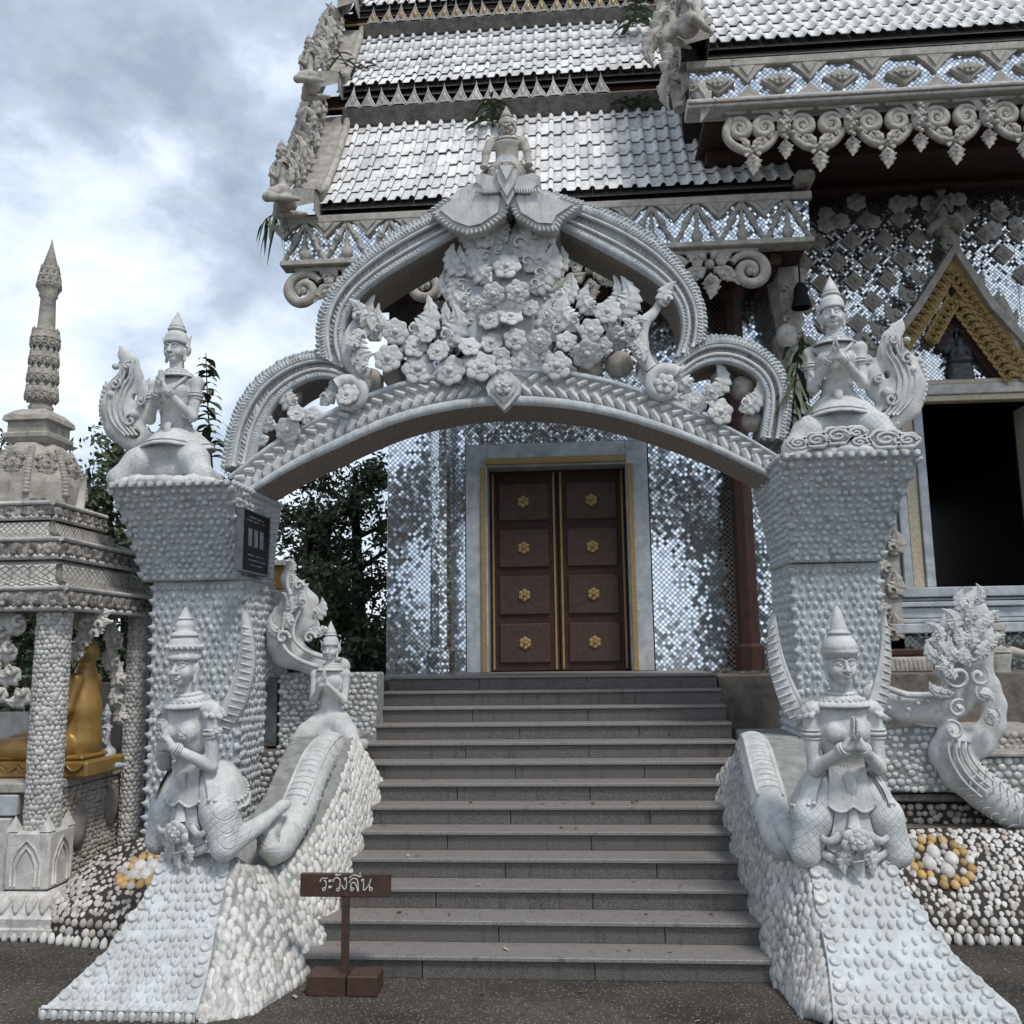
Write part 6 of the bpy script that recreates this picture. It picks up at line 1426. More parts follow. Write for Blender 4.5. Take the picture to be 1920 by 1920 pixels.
# bell, square cap, ringed stem and spire
pcx = lambda py: zat(75, py, float(PC[1]))
zA, zB, zC_, zD, zE_, zF_, zG, zH = (pcx(v) for v in (935, 845, 828, 790, 772, 628, 545, 448))
b = MB(); b.nlathe([(.44, zA-.1), (.43, zA+.12), (.38, zA+.28), (.28, zB-.02), (.22, zB+.04)], tuple(PC), 8, PA+math.pi/8); bell = pbuild(b, 'bell', SPIRE)
for k in range(8):
    a = PA+math.pi/8+math.pi*k/4; b = MB(); P = [PC+np.array([r*1.09*math.cos(a), r*1.09*math.sin(a), z]) for r, z in ((.435, zA), (.425, zA+.12), (.375, zA+.28), (.29, zB-.04))]
    for q in resample(P, 14): b.sphere(q, (.04, .04, .035), 6, 4)
    pbuild(b, 'leaf_rib', SPIRE, bell)
    for j in range(2): b = MB(); M = Matrix.Translation(Vector(PC+np.array([(.40-.03*j)*math.cos(a+.39), (.40-.03*j)*math.sin(a+.39), zA+.36-.14*j*-.6]))) @ R(a+.39+math.pi/2) @ FACE @ R(math.pi); flame_mb(b, M, .22, .8, .02, 2); pbuild(b, 'bell_leaf', SPIRE, bell)
b = MB(); P4(b, [(.15, zC_-.08), (.20, zC_-.06), (.24, zC_), (.24, zC_+.04), (.21, zC_+.06), (.21, zD-.06), (.25, zD-.04), (.24, zD+.01), (.17, zD+.08), (.12, zE_)]); pbuild(b, 'square_cap', SPIRE)
n = 5; st = []; hz_ = (zF_-zE_-.08)/4
prof = [(.10, zE_-.02), (.125, zE_+.04), (.10, zE_+.08)]
for k in range(4): r = .148-.007*k; z0 = zE_+.08+hz_*k; prof += [(r*.7, z0), (r*.95, z0+hz_*.18), (r, z0+hz_*.5), (r*.98, z0+hz_*.82), (r*.72, z0+hz_*.97)]
b = MB(); b.lathe(prof, tuple(PC*[1, 1, 0]), 20); stem = pbuild(b, 'ringed_stem', SPIRE)
for k in range(4):
    z0 = zE_+.08+hz_*k; r = .148-.007*k
    for i in range(12): a = 2*math.pi*i/12; b = MB(); flame_mb(b, Matrix.Translation((PC[0]+r*math.cos(a), PC[1]+r*math.sin(a), z0+hz_*.1)) @ R(a+math.pi/2) @ FACE, hz_*(1.0 if k < 3 else 1.25), .55, .05, 1); pbuild(b, 'lotus_petal', SPIRE, stem)
b = MB(); b.lathe([(.11, zF_-.05), (.088, zF_+.08), (.076, zG-.10), (.095, zG-.07), (.088, zG-.05), (.115, zG), (.12, zG+.04), (.09, zG+.18), (.07, zG+.26), (.074, zG+.27), (.02, zH-.10), (0, zH)], tuple(PC*[1, 1, 0]), 16); sp_ = pbuild(b, 'spire', SPIRE)
for j, (r, dz) in enumerate(((.115, 0), (.105, .08), (.088, .16))):
    for i in range(10): a = 2*math.pi*(i+.5*j)/10; b = MB(); flame_mb(b, Matrix.Translation((PC[0]+r*math.cos(a), PC[1]+r*math.sin(a), zG+dz)) @ R(a+math.pi/2) @ FACE, .12, .6, .05, 1); pbuild(b, 'spire_leaf', SPIRE, sp_)
for k in range(2): b = MB(); c = PC+PR_*(S1-.18+.14*k)-PB_*(-.25+.2*k)+[0, 0, z1t]; b.tube([c, c+[.02, 0, .18], c+[.05, 0, .42]], [.05, .045, .006], 6); pbuild(b, 'corner_spike', PAVW)
# columns with packed shells
def pav_column(px, py0, py1, Y, r, ped=True):
    c0 = at(px, py0, Y); x, y = c0[0], c0[1]; zt_ = z_s+.05; b = MB(); zb_ = zat(px, py1, Y)
    b.lathe([(r*1.05, zb_), (r, zb_+.3), (r*.98, zt_)], (x, y, 0), 16); col = pbuild(b, 'column', PAVW)
    f = lambda u, v: np.array([x+r*math.cos(2.2+u*5.2)*(1.02), y+r*math.sin(2.2+u*5.2)*1.02, zb_+(zt_-zb_)*v])
    Ms = scatter(f, .046, .043, .025, .10, False, aspect=1.0, hgt=.6, margin=(0, .01), seed=int(px)); place(col, 'pebble_shell', OVAL, 'oval_shell', [SHELLP, SHELLW], Ms, 150)
    return x, y, zb_, col
colx, coly, colz, col0 = pav_column(94, 1300, 1555, 8.10, .138)
pav_column(256, 1300, 1660, 9.45, .10)
M0 = Matrix.Translation((colx, coly, 0)) @ R(PA)
zp0, zp1 = zat(70, 1655, 8.2), zat(70, 1548, 8.2)
b = MB(); b.bbox((-.20, -.20, zp0), (.20, .20, zp1), .02, M=M0)
for sx in (-1, 1):
    for sy in (-1, 1): b.prism([(-.06, 0), (.06, 0), (0, .12)], -.02, .02) if False else b.add(xf(np.array(M0 @ T(sx*.15, sy*.15, zp1)), np.array([(-.05, -.05, 0), (.05, -.05, 0), (.05, .05, 0), (-.05, .05, 0), (0, 0, .13)])), [(0, 1, 4), (1, 2, 4), (2, 3, 4), (3, 0, 4)], 0, False)
pd_ = pbuild(b, 'column_pedestal', PAVW)
for ang in (0, math.pi/2):
    for w_, h_ in ((.13, .82), (.09, .70)):
        H_ = (zp1-zp0); b = MB(); E = [(-w_, -.206, zp0+.04), (-w_, -.206, zp0+H_*h_*.6), (-w_*.6, -.206, zp0+H_*h_*.86), (0, -.206, zp0+H_*h_*1.05), (w_*.6, -.206, zp0+H_*h_*.86), (w_, -.206, zp0+H_*h_*.6), (w_, -.206, zp0+.04)]
        b.tube(xf(np.array(M0 @ R(ang)), np.array(E)), .011, 5); pbuild(b, 'lancet_moulding', PAVW, pd_)
b = MB(); b.nlathe([(.20, zp0), (.24, zp0-.03), (.32, zp0-.17), (.34, zp0-.19), (.33, zp0-.26), (.36, zp0-.27), (.36, zp0-.33), (0, zp0-.33)], (colx, coly, 0), 4, PA+math.pi/4); foot_ = pbuild(b, 'column_foot', PAVW)
for d in (-PB_, PR_):
    t_ = np.array([-d[1], d[0], 0])
    for i in range(5): p = np.array([colx, coly, zp0-.16])+d*.315+t_*(-.24+.12*i); b = MB(); b.add(xf(basis(p, np.cross((0, 0, 1), d), np.array([0, 0, 1])*.9-d*.45, d, .12, .15, .12), PETAL[0]), PETAL[1]); pbuild(b, 'foot_leaf', PAVW, foot_)
# leaf brackets beside the columns under the eaves
for (px, py, Y, lst) in ((60, 1200, 8.05, ((-10, -20, 40, 60), (-25, 20, 70, 52), (-40, -5, 60, 50), (-20, 55, 95, 48), (-55, 45, 80, 46), (-5, 90, 120, 44), (-48, 90, 110, 40))), (160, 1215, 8.5, ((-2, -30, -10, 50), (8, -18, -50, 44), (-8, 5, -30, 40), (18, -34, -40, 40), (-14, 25, -20, 34))), (222, 1230, 9.2, ((6, -15, 20, 46), (2, 25, 25, 42), (10, 60, 10, 40), (6, 95, 15, 36), (10, 130, 0, 34)))):
    for dx, dy, rot, s in lst: b = MB(); flame_mb(b, face_m(at(px+dx, py+dy, Y), math.radians(rot), s/1708*Y*1.25), 1, .62, .5, 3, .3); pbuild(b, 'bracket_leaf', PAVW)
# floor, parapet and base walls
zfl = zat(150, 1462, 8.3)
def pbox(r0, r1, f0, f1, z0, z1, nm, m): b = MB(); b.bbox((r0, f0, z0), (r1, f1, z1), .01, M=Matrix.Translation(tuple(PC)) @ R(PA)); return pbuild(b, nm, m)
pbox(-PS, PS-.22, -PS+.22, PS, -.05, zfl-.09, 'base_wall', MORTARB); pbox(-PS, PS-.17, -PS+.17, PS, zfl-.085, zfl, 'coping', CARVED)
pbox(-PS, PS-.42, -PS+.16, -PS+.22, zfl-.28, zfl-.10, 'base_moulding', MARBLE); pbox(-PS, PS-.46, -PS+.13, -PS+.219, -.04, zfl-.30, 'carved_panel', PAVW)
pbox(-PS, PS-.3, PS-.2, PS-.1, zfl, z_s, 'back_screen', MORTARB) if False else None
f = lambda u, v: PC+PR_*(PS-.215)+PB_*(-PS+.25+(2*PS-.3)*u)+np.array([0, 0, .1+(zfl-.2)*v])
Ms = scatter(f, .044, .044, .025, .12, False, aspect=1.0, hgt=.8, seed=71); place(pav, 'base_shell', OVAL, 'oval_shell', [SHELLB], Ms, 300)
for px, py, r in ((172, 1552, 16), (238, 1530, 14)):
    p = PC+PR_*(PS-.2)+PB_*(-.15 if px < 200 else .45)+[0, 0, zat(px, py, 8.6)]; b = MB(); b.sphere((0, 0, 0), (.06, .13, .23), 8, 6, M=Matrix.Translation(Vector(p)) @ R(PA)); pbuild(b, 'shell_boss', SHELLB)
# dark back wall panel seen through the pavilion
pbox(-PS+.1, PS-.9, PS-.4, PS-.34, zfl, zfl+.55, 'rear_parapet', PAVW)
# golden seated figure inside, white figure beside it
GP = at(150, 1462, 8.75); gz = zfl
gold = thing('golden_figure', 'golden robed seated figure on a gilded pedestal inside the pavilion', 'statue', (GP[0], GP[1], gz))
d = SDF(.018); d.chain([(0, 0, .30), (0, 0, .62), (0, .0, .95)], [.20, .17, .12], .06, sq=(.85, 1, 1)); d.ell((0, 0, 1.16), (.11, .12, .14), .03); d.cap((0, 0, 1.28), (0, 0, 1.42), .05, .01, .03)
for s in (-1, 1): d.chain([(0, s*.17, .90), (-.04, s*.23, .62), (-.22, s*.10, .42)], [.065, .055, .045], .03)
d.chain([(-.02, 0, .28), (-.45, .12, .30), (-.72, .05, .26)], [.17, .15, .11], .06); d.cap((-.1, -.25, .26), (-.72, -.18, .24), .14, .11, .05)
o = mesh_obj('body', d.mesh('golden_body', GOLD), gold, local=True)
b = MB(); b.bbox((-.95, -.36, 0), (.26, .36, .15), .02); b.bbox((-.88, -.30, .15), (.18, .30, .20), .02); mesh_obj('pedestal', b.mesh('pedestal', GOLD), gold, local=True)
b = MB()
for k in range(7): b.tube(smooth_path([(-.9+.16*k, -.37, .12), (-.82+.16*k, -.38, .05), (-.73+.16*k, -.37, .12)], 8), .012, 5)
mesh_obj('pedestal_swag', b.mesh('pedestal_swag', GOLD), gold, local=True)
small_figure('small white praying figure behind the golden figure in the pavilion', at(196, 1440, 9.0), math.radians(-50), .30, BODY_P, MARBLE, name='white_figure')
# ------------------------------------------------------------------ shell skirts
def shell_skirt(name, label, top, mid, bot, seed, medal=None, mats=(SHELLW, SHELLB), cell=.053, flip=True, matsv=None):
    t = thing(name, label, 'shell skirt', tuple(np.mean(bot, 0)), 'pebble skirts beside the balustrades'); sf = ruled(top, mid, 40, .05, (0, -.3, 1)); sv = ruled(mid, bot, 40)
    b = MB(); surf_grid(b, sf, 30, 10, flip=False); surf_grid(b, sv, 30, 3, flip=False); b.build('mortar_bed', MORTARD, t)
    sk = None; mc = None
    if medal:
        mu, mv, R_ = medal; mc = sf(mu, mv); sk = lambda u, v: np.linalg.norm(sf(u, v)-mc) < R_*1.12
    Ms = scatter(sf, cell, cell, cell*.43, .24, True, skip=sk, aspect=1.0, hgt=.42, ang=math.pi, seed=seed, sj=.18, margin=(.0, .02)); place(t, 'cobble_shell', DROP, 'drop_shell', list(mats), Ms, 290, [.72, .28])
    Ms = scatter(sv, .078, .075, .031, .08, True, aspect=1.0, hgt=.7, seed=seed+1); place(t, 'rim_shell', OVAL, 'oval_shell', list(matsv or mats), Ms, 150)
    Ms = []
    for k in range(int(np.sum(np.linalg.norm(np.diff(bot, axis=0), axis=1))/.085)):
        u = (k+.5)/int(np.sum(np.linalg.norm(np.diff(bot, axis=0), axis=1))/.085); p, x, y, n = frame(sv, min(.99, u), .97, True); Ms.append(basis(p+np.array([0, -.02, .02]), x, y, n, .032, .040, .03))
    place(t, 'foot_shell', DROP, 'drop_shell', [SHELLW], Ms, 100)
    if medal:
        Y_, W_, S_ = [], [], []
        p, x, y, n = frame(sf, mu, mv, True)
        for r, k, sz, lst in ((1.0, 17, .040, Y_), (.76, 11, .032, Y_), (.42, 4, .062, W_), (.10, 4, .022, S_), (.46, 4, .025, S_)):
            for i in range(k):
                a = 2*math.pi*(i+(.5 if lst is S_ else 0))/k+.3; q = p+(x*math.cos(a)+y*math.sin(a))*R_*r; lst.append(basis(q, x, y, n, sz, sz*1.1, sz*.7))
        place(t, 'ochre_shell', OVAL, 'oval_shell', [SHELLY, SHELLP], Y_, 100, [.72, .28]); place(t, 'large_white_shell', OVAL, 'oval_shell', [SHELLW], W_, 20); place(t, 'small_shell', OVAL, 'oval_shell', [SHELLP], S_, 20)
    return t
topR = np.array([at(1600, 1553, 8.75), at(1760, 1552, 8.75), at(1960, 1551, 8.75)]); midR = np.array([at(1690, 1722, 8.02), at(1800, 1722, 8.02), at(1970, 1722, 8.02)]); botR = np.array([np.r_[p[:2]+[0, -.06], .0] for p in midR])
shell_skirt('shell_skirt', 'right dark shell skirt holding a complete round flower of ochre and white shells', topR, midR, botR, 81, (.385, .46, .245), flip=True)
topL = np.array([at(-30, 1697, 7.95), at(60, 1690, 8.0), at(120, 1660, 8.2), at(180, 1604, 8.45), at(250, 1572, 8.6), at(330, 1556, 8.7)])
midL = np.array([at(-40, 1712, 7.85), at(95, 1716, 7.8), at(140, 1722, 7.72), at(240, 1728, 7.62), at(300, 1726, 7.6), at(345, 1722, 7.6)]); botL = np.array([np.r_[p[:2]+[0, -.05], 0] for p in midL])
shell_skirt('shell_skirt', 'left brown shell mound sweeping down from the pavilion base behind the apron', topL, midL, botL, 91, (.83, .50, .20), (SHELLP, SHELLB), .052, matsv=(SHELLB, SHELLP))

# ------------------------------------------------------------------ terrace walls on the right
tw = thing('terrace_wall', 'stepped grey terrace wall studded with pebble shells below the window', 'wall', at(1800, 1480, 9.6))
def shell_wall(x0, x1, y0, y1, Y, m_base, m_sh, cell, seed, parent, lim=120, name='wall_course', depth=.3, sz=.42):
    X0, X1 = xat(x0, (y0+y1)/2, Y), xat(x1, (y0+y1)/2, Y); z1, z0 = zat((x0+x1)/2, y0, Y), zat((x0+x1)/2, y1, Y); b = MB(); b.bbox((X0, Y, z0), (X1, Y+depth, z1), .02); w = b.build(name, m_base, parent)
    f = lambda u, v: np.array([X0+(X1-X0)*u, Y-.002, z0+(z1-z0)*v]); place(w, 'pebble_shell', OVAL, 'oval_shell', m_sh, scatter(f, cell*.86, cell*.74, cell*sz*.86, .16, False, aspect=.8, hgt=.4, seed=seed), lim); return w
b = MB(); b.bbox((xat(1590, 1550, 8.75), 8.76, 0), (xat(2000, 1550, 8.75), 12.7, zat(1760, 1552, 8.75)-.01), .01); b.build('terrace_step', MORTARB, tw)
shell_wall(1600, 1990, 1506, 1546, 9.0, MORTARD, [SHELLB], .085, 101, tw, 90, depth=3.2)
b = MB(); b.bbox((xat(1590, 1496, 8.95), 8.93, zat(1760, 1504, 8.93)), (xat(2000, 1496, 8.95), 9.3, zat(1760, 1490, 8.93)), .015); b.build('ledge', MORTARB, tw)
shell_wall(1600, 1990, 1420, 1488, 9.12, MORTAR, [SHELLG, SHELLW], .095, 102, tw, 120, depth=3.0)
b = MB(); b.bbox((xat(1590, 1414, 9.1), 9.08, zat(1760, 1420, 9.1)), (xat(2000, 1414, 9.1), 9.4, zat(1760, 1411, 9.1)), .012); b.build('ledge', STONE, tw)
shell_wall(1790, 2010, 1370, 1409, 9.9, STONE, [SHELLB], .085, 103, tw, 60, depth=2.5)
b = MB(); b.bbox((xat(1590, 1350, 12), 12.0, 1.2), (xat(2030, 1350, 12.2), 12.58, zat(1800, 1352, 12)), .02); b.build('wall_foot', MORTARD, tw)
mir = MB(); mir.bbox((xat(1560, 1260, 12.3), 12.3, zat(1800, 1350, 12.3)), (xat(2050, 1260, 12.3), 12.5, zat(1800, 1190, 12.3)), .01); mir.build('dark_mosaic', mirror_mat('dark_mosaic', .05, (.16, .17, .165), (.03, .03, .03), .3, .3), tw)
nw = thing('serpent_wall', 'low wall of close set grey shells carrying the right crested serpent', 'wall', at(1720, 1480, 8.9))
shell_wall(1630, 1806, 1366, 1486, 8.9, MORTAR, [SHELLG, SHELLW], .082, 104, nw, 300, name='wall_body', depth=.25)

# ------------------------------------------------------------------ crested serpent on the right
def px_sdf(d, pts, Y, k=.03, sq=(1, .55, 1)):
    P = [tuple(at(x, y, Y)) for x, y, w in pts]; r = [w*.86/1708*Y for x, y, w in pts]; c = np.array([0, Y, 0]); P = [tuple(np.array(p)-c) for p in P]; d.chain(P, r, k, sq=sq)
sp2 = thing('crested_serpent', 'white crested serpent with flame headdress writhing beside the right statue', 'statue', at(1790, 1320, 8.85))
d = SDF(.017)
px_sdf(d, [(1640, 1304, 26), (1700, 1326, 30), (1750, 1328, 32), (1790, 1312, 34), (1806, 1280, 34)], 8.85)
px_sdf(d, [(1808, 1290, 34), (1796, 1248, 42), (1790, 1210, 44), (1806, 1178, 40), (1826, 1150, 28), (1824, 1128, 20), (1832, 1112, 9), (1834, 1098, 2)], 8.85)
px_sdf(d, [(1830, 1250, 34), (1836, 1200, 30), (1838, 1160, 18)], 8.85)
px_sdf(d, [(1975, 1560, 36), (1900, 1520, 37), (1850, 1486, 38), (1806, 1450, 40), (1784, 1412, 40), (1786, 1385, 30)], 8.80, sq=(1, .8, 1))
px_sdf(d, [(1800, 1400, 34), (1840, 1392, 30), (1866, 1360, 25), (1868, 1322, 24), (1852, 1288, 28), (1822, 1262, 38)], 8.8)
for x, y, w, x2, y2 in ((1762, 1215, 18, 1752, 1188), (1850, 1200, 14, 1862, 1180), (1776, 1168, 14, 1772, 1148), (1846, 1235, 14, 1858, 1220), (1768, 1260, 16, 1752, 1262), (1776, 1350, 22, 1772, 1380)): px_sdf(d, [(x, y, w), (x2, y2, 3)], 8.82, .02)
me = d.mesh('serpent_body', WHITE); mesh_obj('serpent_body', me, sp2, T(0, 8.85, 0) if False else T(0, 0, 0)); sp2.children[0].matrix_basis = Matrix.Translation((0, 8.85, 0))
b = MB(); g = np.random.default_rng(8)
for (x, y, r, a0, da) in ((1800, 1200, 24, 1, 7), (1776, 1238, 20, 2, -7), (1830, 1230, 18, 0, 7), (1822, 1160, 14, 1, -7), (1800, 1268, 24, 3, 7), (1838, 1268, 20, 1, -7), (1790, 1170, 13, 0, 7), (1850, 1300, 18, 2, 7), (1862, 1345, 18, 1, -7), (1812, 1130, 9, 0, 6), (1800, 1330, 18, 1, 7), (1790, 1372, 20, 2, -6)):
    c = at(x, y, 8.62); q = r/1708*8.6; C = spiral_pts((c[0], c[2]), q, q*.15, a0, a0+da, 20); b.tube(np.c_[C[:, 0], np.full(20, 8.66), C[:, 1]], np.linspace(.012, .028, 20), 6)
b.build('crest_scroll', WHITE, sp2)
for (x, y, rot, s) in ((1770, 1240, 40, 46), (1766, 1205, 30, 44), (1790, 1185, 20, 46), (1815, 1180, 0, 50), (1838, 1200, -20, 44), (1842, 1240, -30, 44), (1812, 1150, 8, 44), (1830, 1135, -10, 40), (1790, 1275, 50, 40), (1820, 1215, 10, 48), (1800, 1240, 20, 44), (1776, 1300, 60, 36), (1850, 1330, -160, 36), (1836, 1300, -120, 30), (1852, 1180, -30, 40), (1856, 1222, -40, 42), (1772, 1225, 50, 40), (1800, 1215, 15, 44), (1818, 1250, 0, 44), (1786, 1256, 30, 40), (1828, 1168, -5, 42), (1790, 1300, 70, 38)):
    mesh_obj('crest_flame', vm[int(x+y) % 6], sp2, face_m(at(x, y, 8.64), math.radians(rot), s/1708*8.7))
b = MB()
for off in (-.10, -.04, .02, .08):
    P = smooth_path([at(x, y, 8.8) for x, y in [(1786, 1385), (1784, 1412), (1806, 1450), (1840, 1478)]], 14); T__ = np.gradient(P, axis=0); T__ /= np.linalg.norm(T__, axis=1)[:, None]; N__ = np.stack([T__[:, 2], 0*T__[:, 0], -T__[:, 0]], 1)
    b.tube(P+N__*off+np.array([0, -.135+.5*off*off*4, 0]), np.linspace(.018, .010, 14), 6)
b.build('belly_line', WHITE, sp2)
b = MB(); SPP = smooth_path([at(x, y, 8.8) for x, y in [(1975, 1560), (1900, 1520), (1850, 1486), (1806, 1450)]], 12); ST_ = np.gradient(SPP, axis=0); ST_ /= np.linalg.norm(ST_, axis=1)[:, None]
for k in range(11):
    n1 = np.array([0, 1.0, 0]); n1 -= ST_[k]*ST_[k][1]; n1 /= np.linalg.norm(n1); n2 = np.cross(ST_[k], n1); r_ = .172
    b.tube([SPP[k]+r_*(n1*.8*math.cos(a)+n2*math.sin(a))+ST_[k]*.05*abs(math.cos(3*a)) for a in np.linspace(0, 2*math.pi, 25)], .009, 5, cap=False)
b.build('scale_band', WHITE, sp2)
b = MB(); b.tube(np.array([at(x, y, 8.72) for x, y in [(1640, 1283), (1700, 1303), (1752, 1304), (1778, 1288), (1786, 1262)]]), .03, 7); b.build('edge_cord', WHITE, sp2)
for k in range(8): mesh_obj('scale_spot', pmesh(LOWDOME, 'scale_spot', SHELLG), sp2, Matrix.Translation(Vector(at(1650+18*k, 1318+12*math.sin(k*2.4)+.06*k*(8-k)*3, 8.72))) @ FACE @ S(.022, .022, .012))
# ------------------------------------------------------------------ guardian figure on the right, crest and small figure on the left
def guardian(label, loc, s, mt, name='guardian_figure', arms='out'):
    t = thing(name, label, 'statue', tuple(loc), None, 0, s); d = SDF(.02); d.chain([(0, 0, .62), (0, 0, .8), (0, -.02, 1.1)], [.17, .15, .19], .05, sq=(1.15, .8, 1)); d.cap((0, 0, 1.2), (0, 0, 1.36), .08, .075, .03)
    for q in (-1, 1):
        if arms == 'out': d.chain([(q*.24, 0, 1.18), (q*.52, -.02, 1.10), (q*.78, -.05, 1.14)], [.085, .065, .05], .03)
        else: d.chain([(q*.26, 0, 1.18), (q*.34, -.10, .86), (q*.36, -.16, .55)], [.085, .068, .055], .03); d.ell((q*.37, -.18, .50), (.07, .09, .05), .02)
        d.chain([(q*.12, 0, .6), (q*.44, -.1, .42), (q*.58, -.04, .05)] if arms == 'out' else [(q*.1, 0, .6), (q*.2, -.1, .4), (q*.2, -.1, .1)], [.14, .11, .07], .04)
    mesh_obj('body', d.mesh('guardian_body', mt), t, local=True); hd = mesh_obj('head', DEMON, t, T(0, -.02, 1.46), local=True); hd.material_slots[0].link = 'OBJECT'; hd.material_slots[0].material = mt
    cr = mesh_obj('crown', PT['crown_p'], t, T(0, -.02, 1.56) @ S(1, 1, .8 if arms == 'out' else 1), local=True); cr.material_slots[0].link = 'OBJECT'; cr.material_slots[0].material = mt
    for nm in ('collar', 'skirt'): o = mesh_obj(nm, PT[nm], t, T(0, 0, -.06 if nm == 'collar' else 0) @ S(1, 1, 1), local=True); o.material_slots[0].link = 'OBJECT'; o.material_slots[0].material = mt
    if arms == 'down': b = MB(); b.lathe([(.40, .02), (.33, .25), (.24, .55), (.17, .85), (.12, 1.1)], n=18, sy=.75); mesh_obj('robe', b.mesh('robe', WHITE2), t, local=True)
    b = MB()
    for q in (-1, 0, 1): flame_mb(b, Matrix.Translation((q*.09, -.30, .50)) @ FACE @ R(math.pi+q*.35), .34, .55, q*.3, 3)
    mesh_obj('loin_cloth', b.mesh('loin_cloth', mt), t, local=True); return t
DEMON = build_head('guardian_head', True)
guardian('grey brown guardian figure with bulging eyes standing below the window sill', at(1880, 1335, 11.4)-np.array([0, 0, .12]), .70, CARVED)
guardian('crouching finial figure in pointed crown on top of the gate arch', at(951, 322, AY-.05)-np.array([0, 0, .24]), .50, CARVED, 'finial_figure', 'down')
fin = [o for o in bpy.data.objects if o.name.startswith('finial_figure')][0]; fin.matrix_basis = fin.matrix_basis @ S(1.3, 1.1, 1.0)
small_figure('small white kneeling figure behind the left serpent rail', at(617, 1412, 9.3), math.radians(-4), .63, BODY_P, WHITE, name='kneeling_figure')
lf = thing('flame_crest_ornament', 'tall white flame crest ornament behind the left gate pillar', 'ornament', at(550, 1255, 9.7))
d = SDF(.018); px_sdf(d, [(640, 1250, 20), (590, 1246, 24), (540, 1222, 34), (536, 1180, 38), (556, 1140, 38), (556, 1108, 24), (540, 1086, 16), (544, 1062, 10), (552, 1040, 2)], 9.7); px_sdf(d, [(570, 1168, 34), (576, 1130, 24), (560, 1100, 8)], 9.7); px_sdf(d, [(520, 1210, 24), (512, 1170, 14), (516, 1140, 3)], 9.7)
o = mesh_obj('crest_plate', d.mesh('crest_plate', WHITE), lf); o.matrix_basis = Matrix.Translation((0, 9.7, 0))
b = MB()
for pts in ([(640, 1238), (590, 1230), (552, 1206), (548, 1176), (566, 1140)], [(640, 1254), (585, 1250), (532, 1222), (526, 1180), (546, 1128)], [(545, 1115), (536, 1088), (548, 1060)]): b.tube(smooth_path(P2(pts, 9.52), 22), np.linspace(.03, .012, 22), 6)
for (x, y, r) in ((580, 1196, 12), (530, 1196, 14), (560, 1098, 9)): c = at(x, y, 9.5); C = spiral_pts((c[0], c[2]), r/176, .01, 0, 7, 20); b.tube(np.c_[C[:, 0], np.full(20, c[1]), C[:, 1]], .018, 6)
b.build('crest_scroll', WHITE, lf)
for (x, y, rot, s) in ((545, 1150, 20, 44), (566, 1140, -10, 48), (585, 1160, -30, 44), (528, 1190, 40, 40), (548, 1105, 15, 36), (560, 1120, -15, 36), (575, 1190, -40, 36), (550, 1180, 10, 46), (546, 1075, 8, 30), (590, 1196, -60, 34)): mesh_obj('crest_flame', vm[int(x+y) % 6], lf, face_m(at(x, y, 9.52), math.radians(rot), s/1708*9.6))
lw = thing('parapet_wall', 'shell covered parapet wall behind the left gate pillar', 'wall', at(600, 1400, 9.8))
shell_wall(522, 705, 1262, 1404, 9.8, MORTAR, [SHELLW, SHELLG], .075, 111, lw, 260, name='wall_body', depth=.4)
b = MB(); b.bbox((xat(497, 1330, 9.85), 9.8, zat(510, 1400, 9.8)), (xat(521, 1330, 9.85), 10.1, zat(510, 1270, 9.8)), .01); b.build('slate_post', STEEL, lw)
shell_wall(480, 700, 1406, 1500, 9.7, MORTARB, [SHELLG, SHELLW], .085, 112, lw, 40, name='lower_course', depth=.4)
gl = thing('gilded_post', 'ochre gilded post with stepped white cap behind the left pillar', 'post', at(522, 1110, 11.0))
b = MB(); b.bbox((xat(508, 1080, 11), 11, zat(520, 1105, 11)), (xat(531, 1080, 11), 11.15, zat(520, 1062, 11)), .01); b.build('gilded_panel', GOLD, gl); b = MB(); b.bbox((xat(504, 1080, 11), 10.96, zat(520, 1061, 11)), (xat(536, 1080, 11), 11.2, zat(520, 1050, 11)), .01); b.build('cap', PAVW, gl); b = MB(); b.bbox((xat(506, 1080, 11), 11, .1), (xat(534, 1080, 11), 11.18, zat(520, 1106, 11)), .01); b.build('shaft', STONE, gl)
# hanging bell and globe lamp by the porch corner
bl = thing('hanging_bell', 'small dark bell hanging from the porch eave beside the right pillar statue', 'bell', at(1503, 560, 11.6)); c = at(1503, 578, 11.6)
b = MB(); b.lathe([(.12, 0), (.13, .02), (.10, .12), (.085, .26), (.05, .34), (0, .36)], tuple(c), 14); b.build('bell_cup', BLACKB, bl); b = MB(); b.tube([c+[0, 0, .34], c+[0, 0, 1.1]], .012, 5); b.build('cord', BLACKB, bl)
lp = thing('globe_lamp', 'frosted white globe lamp on the porch corner column', 'lamp', at(1476, 640, 11.7)); c = at(1476, 652, 11.7); b = MB(); b.lathe([(.05, 0), (.11, .05), (.135, .14), (.12, .24), (.06, .31), (0, .32)], tuple(c), 14); b.build('globe', PAVW, lp); b = MB(); b.tube([c+[0, 0, .0], c+[.0, .3, -.12]], .03, 6); b.build('bracket', STEEL, lp)
cc = thing('corner_column', 'carved grey column at the right corner of the temple porch', 'column', at(1480, 900, 12.0)); x = xat(1478, 600, 12.0); b = MB(); b.nlathe([(.24, ZF), (.24, ZF+.5), (.17, ZF+.55), (.16, zb-1.2), (.22, zb-1.0), (.16, zb-.9), (.26, zb-.12), (.26, zb-.065)], (x, 12.0, 0), 8, .2); cs = b.build('shaft', CARVED, cc)
for k in range(10): b = MB(); flame_mb(b, face_m((x+.1*(-1)**k, 11.80, zb-2.4+.22*k), .35*(-1)**k, .32), 1, .6, .4*(-1)**k, 3); b.build('column_leaf', CARVED, cc)

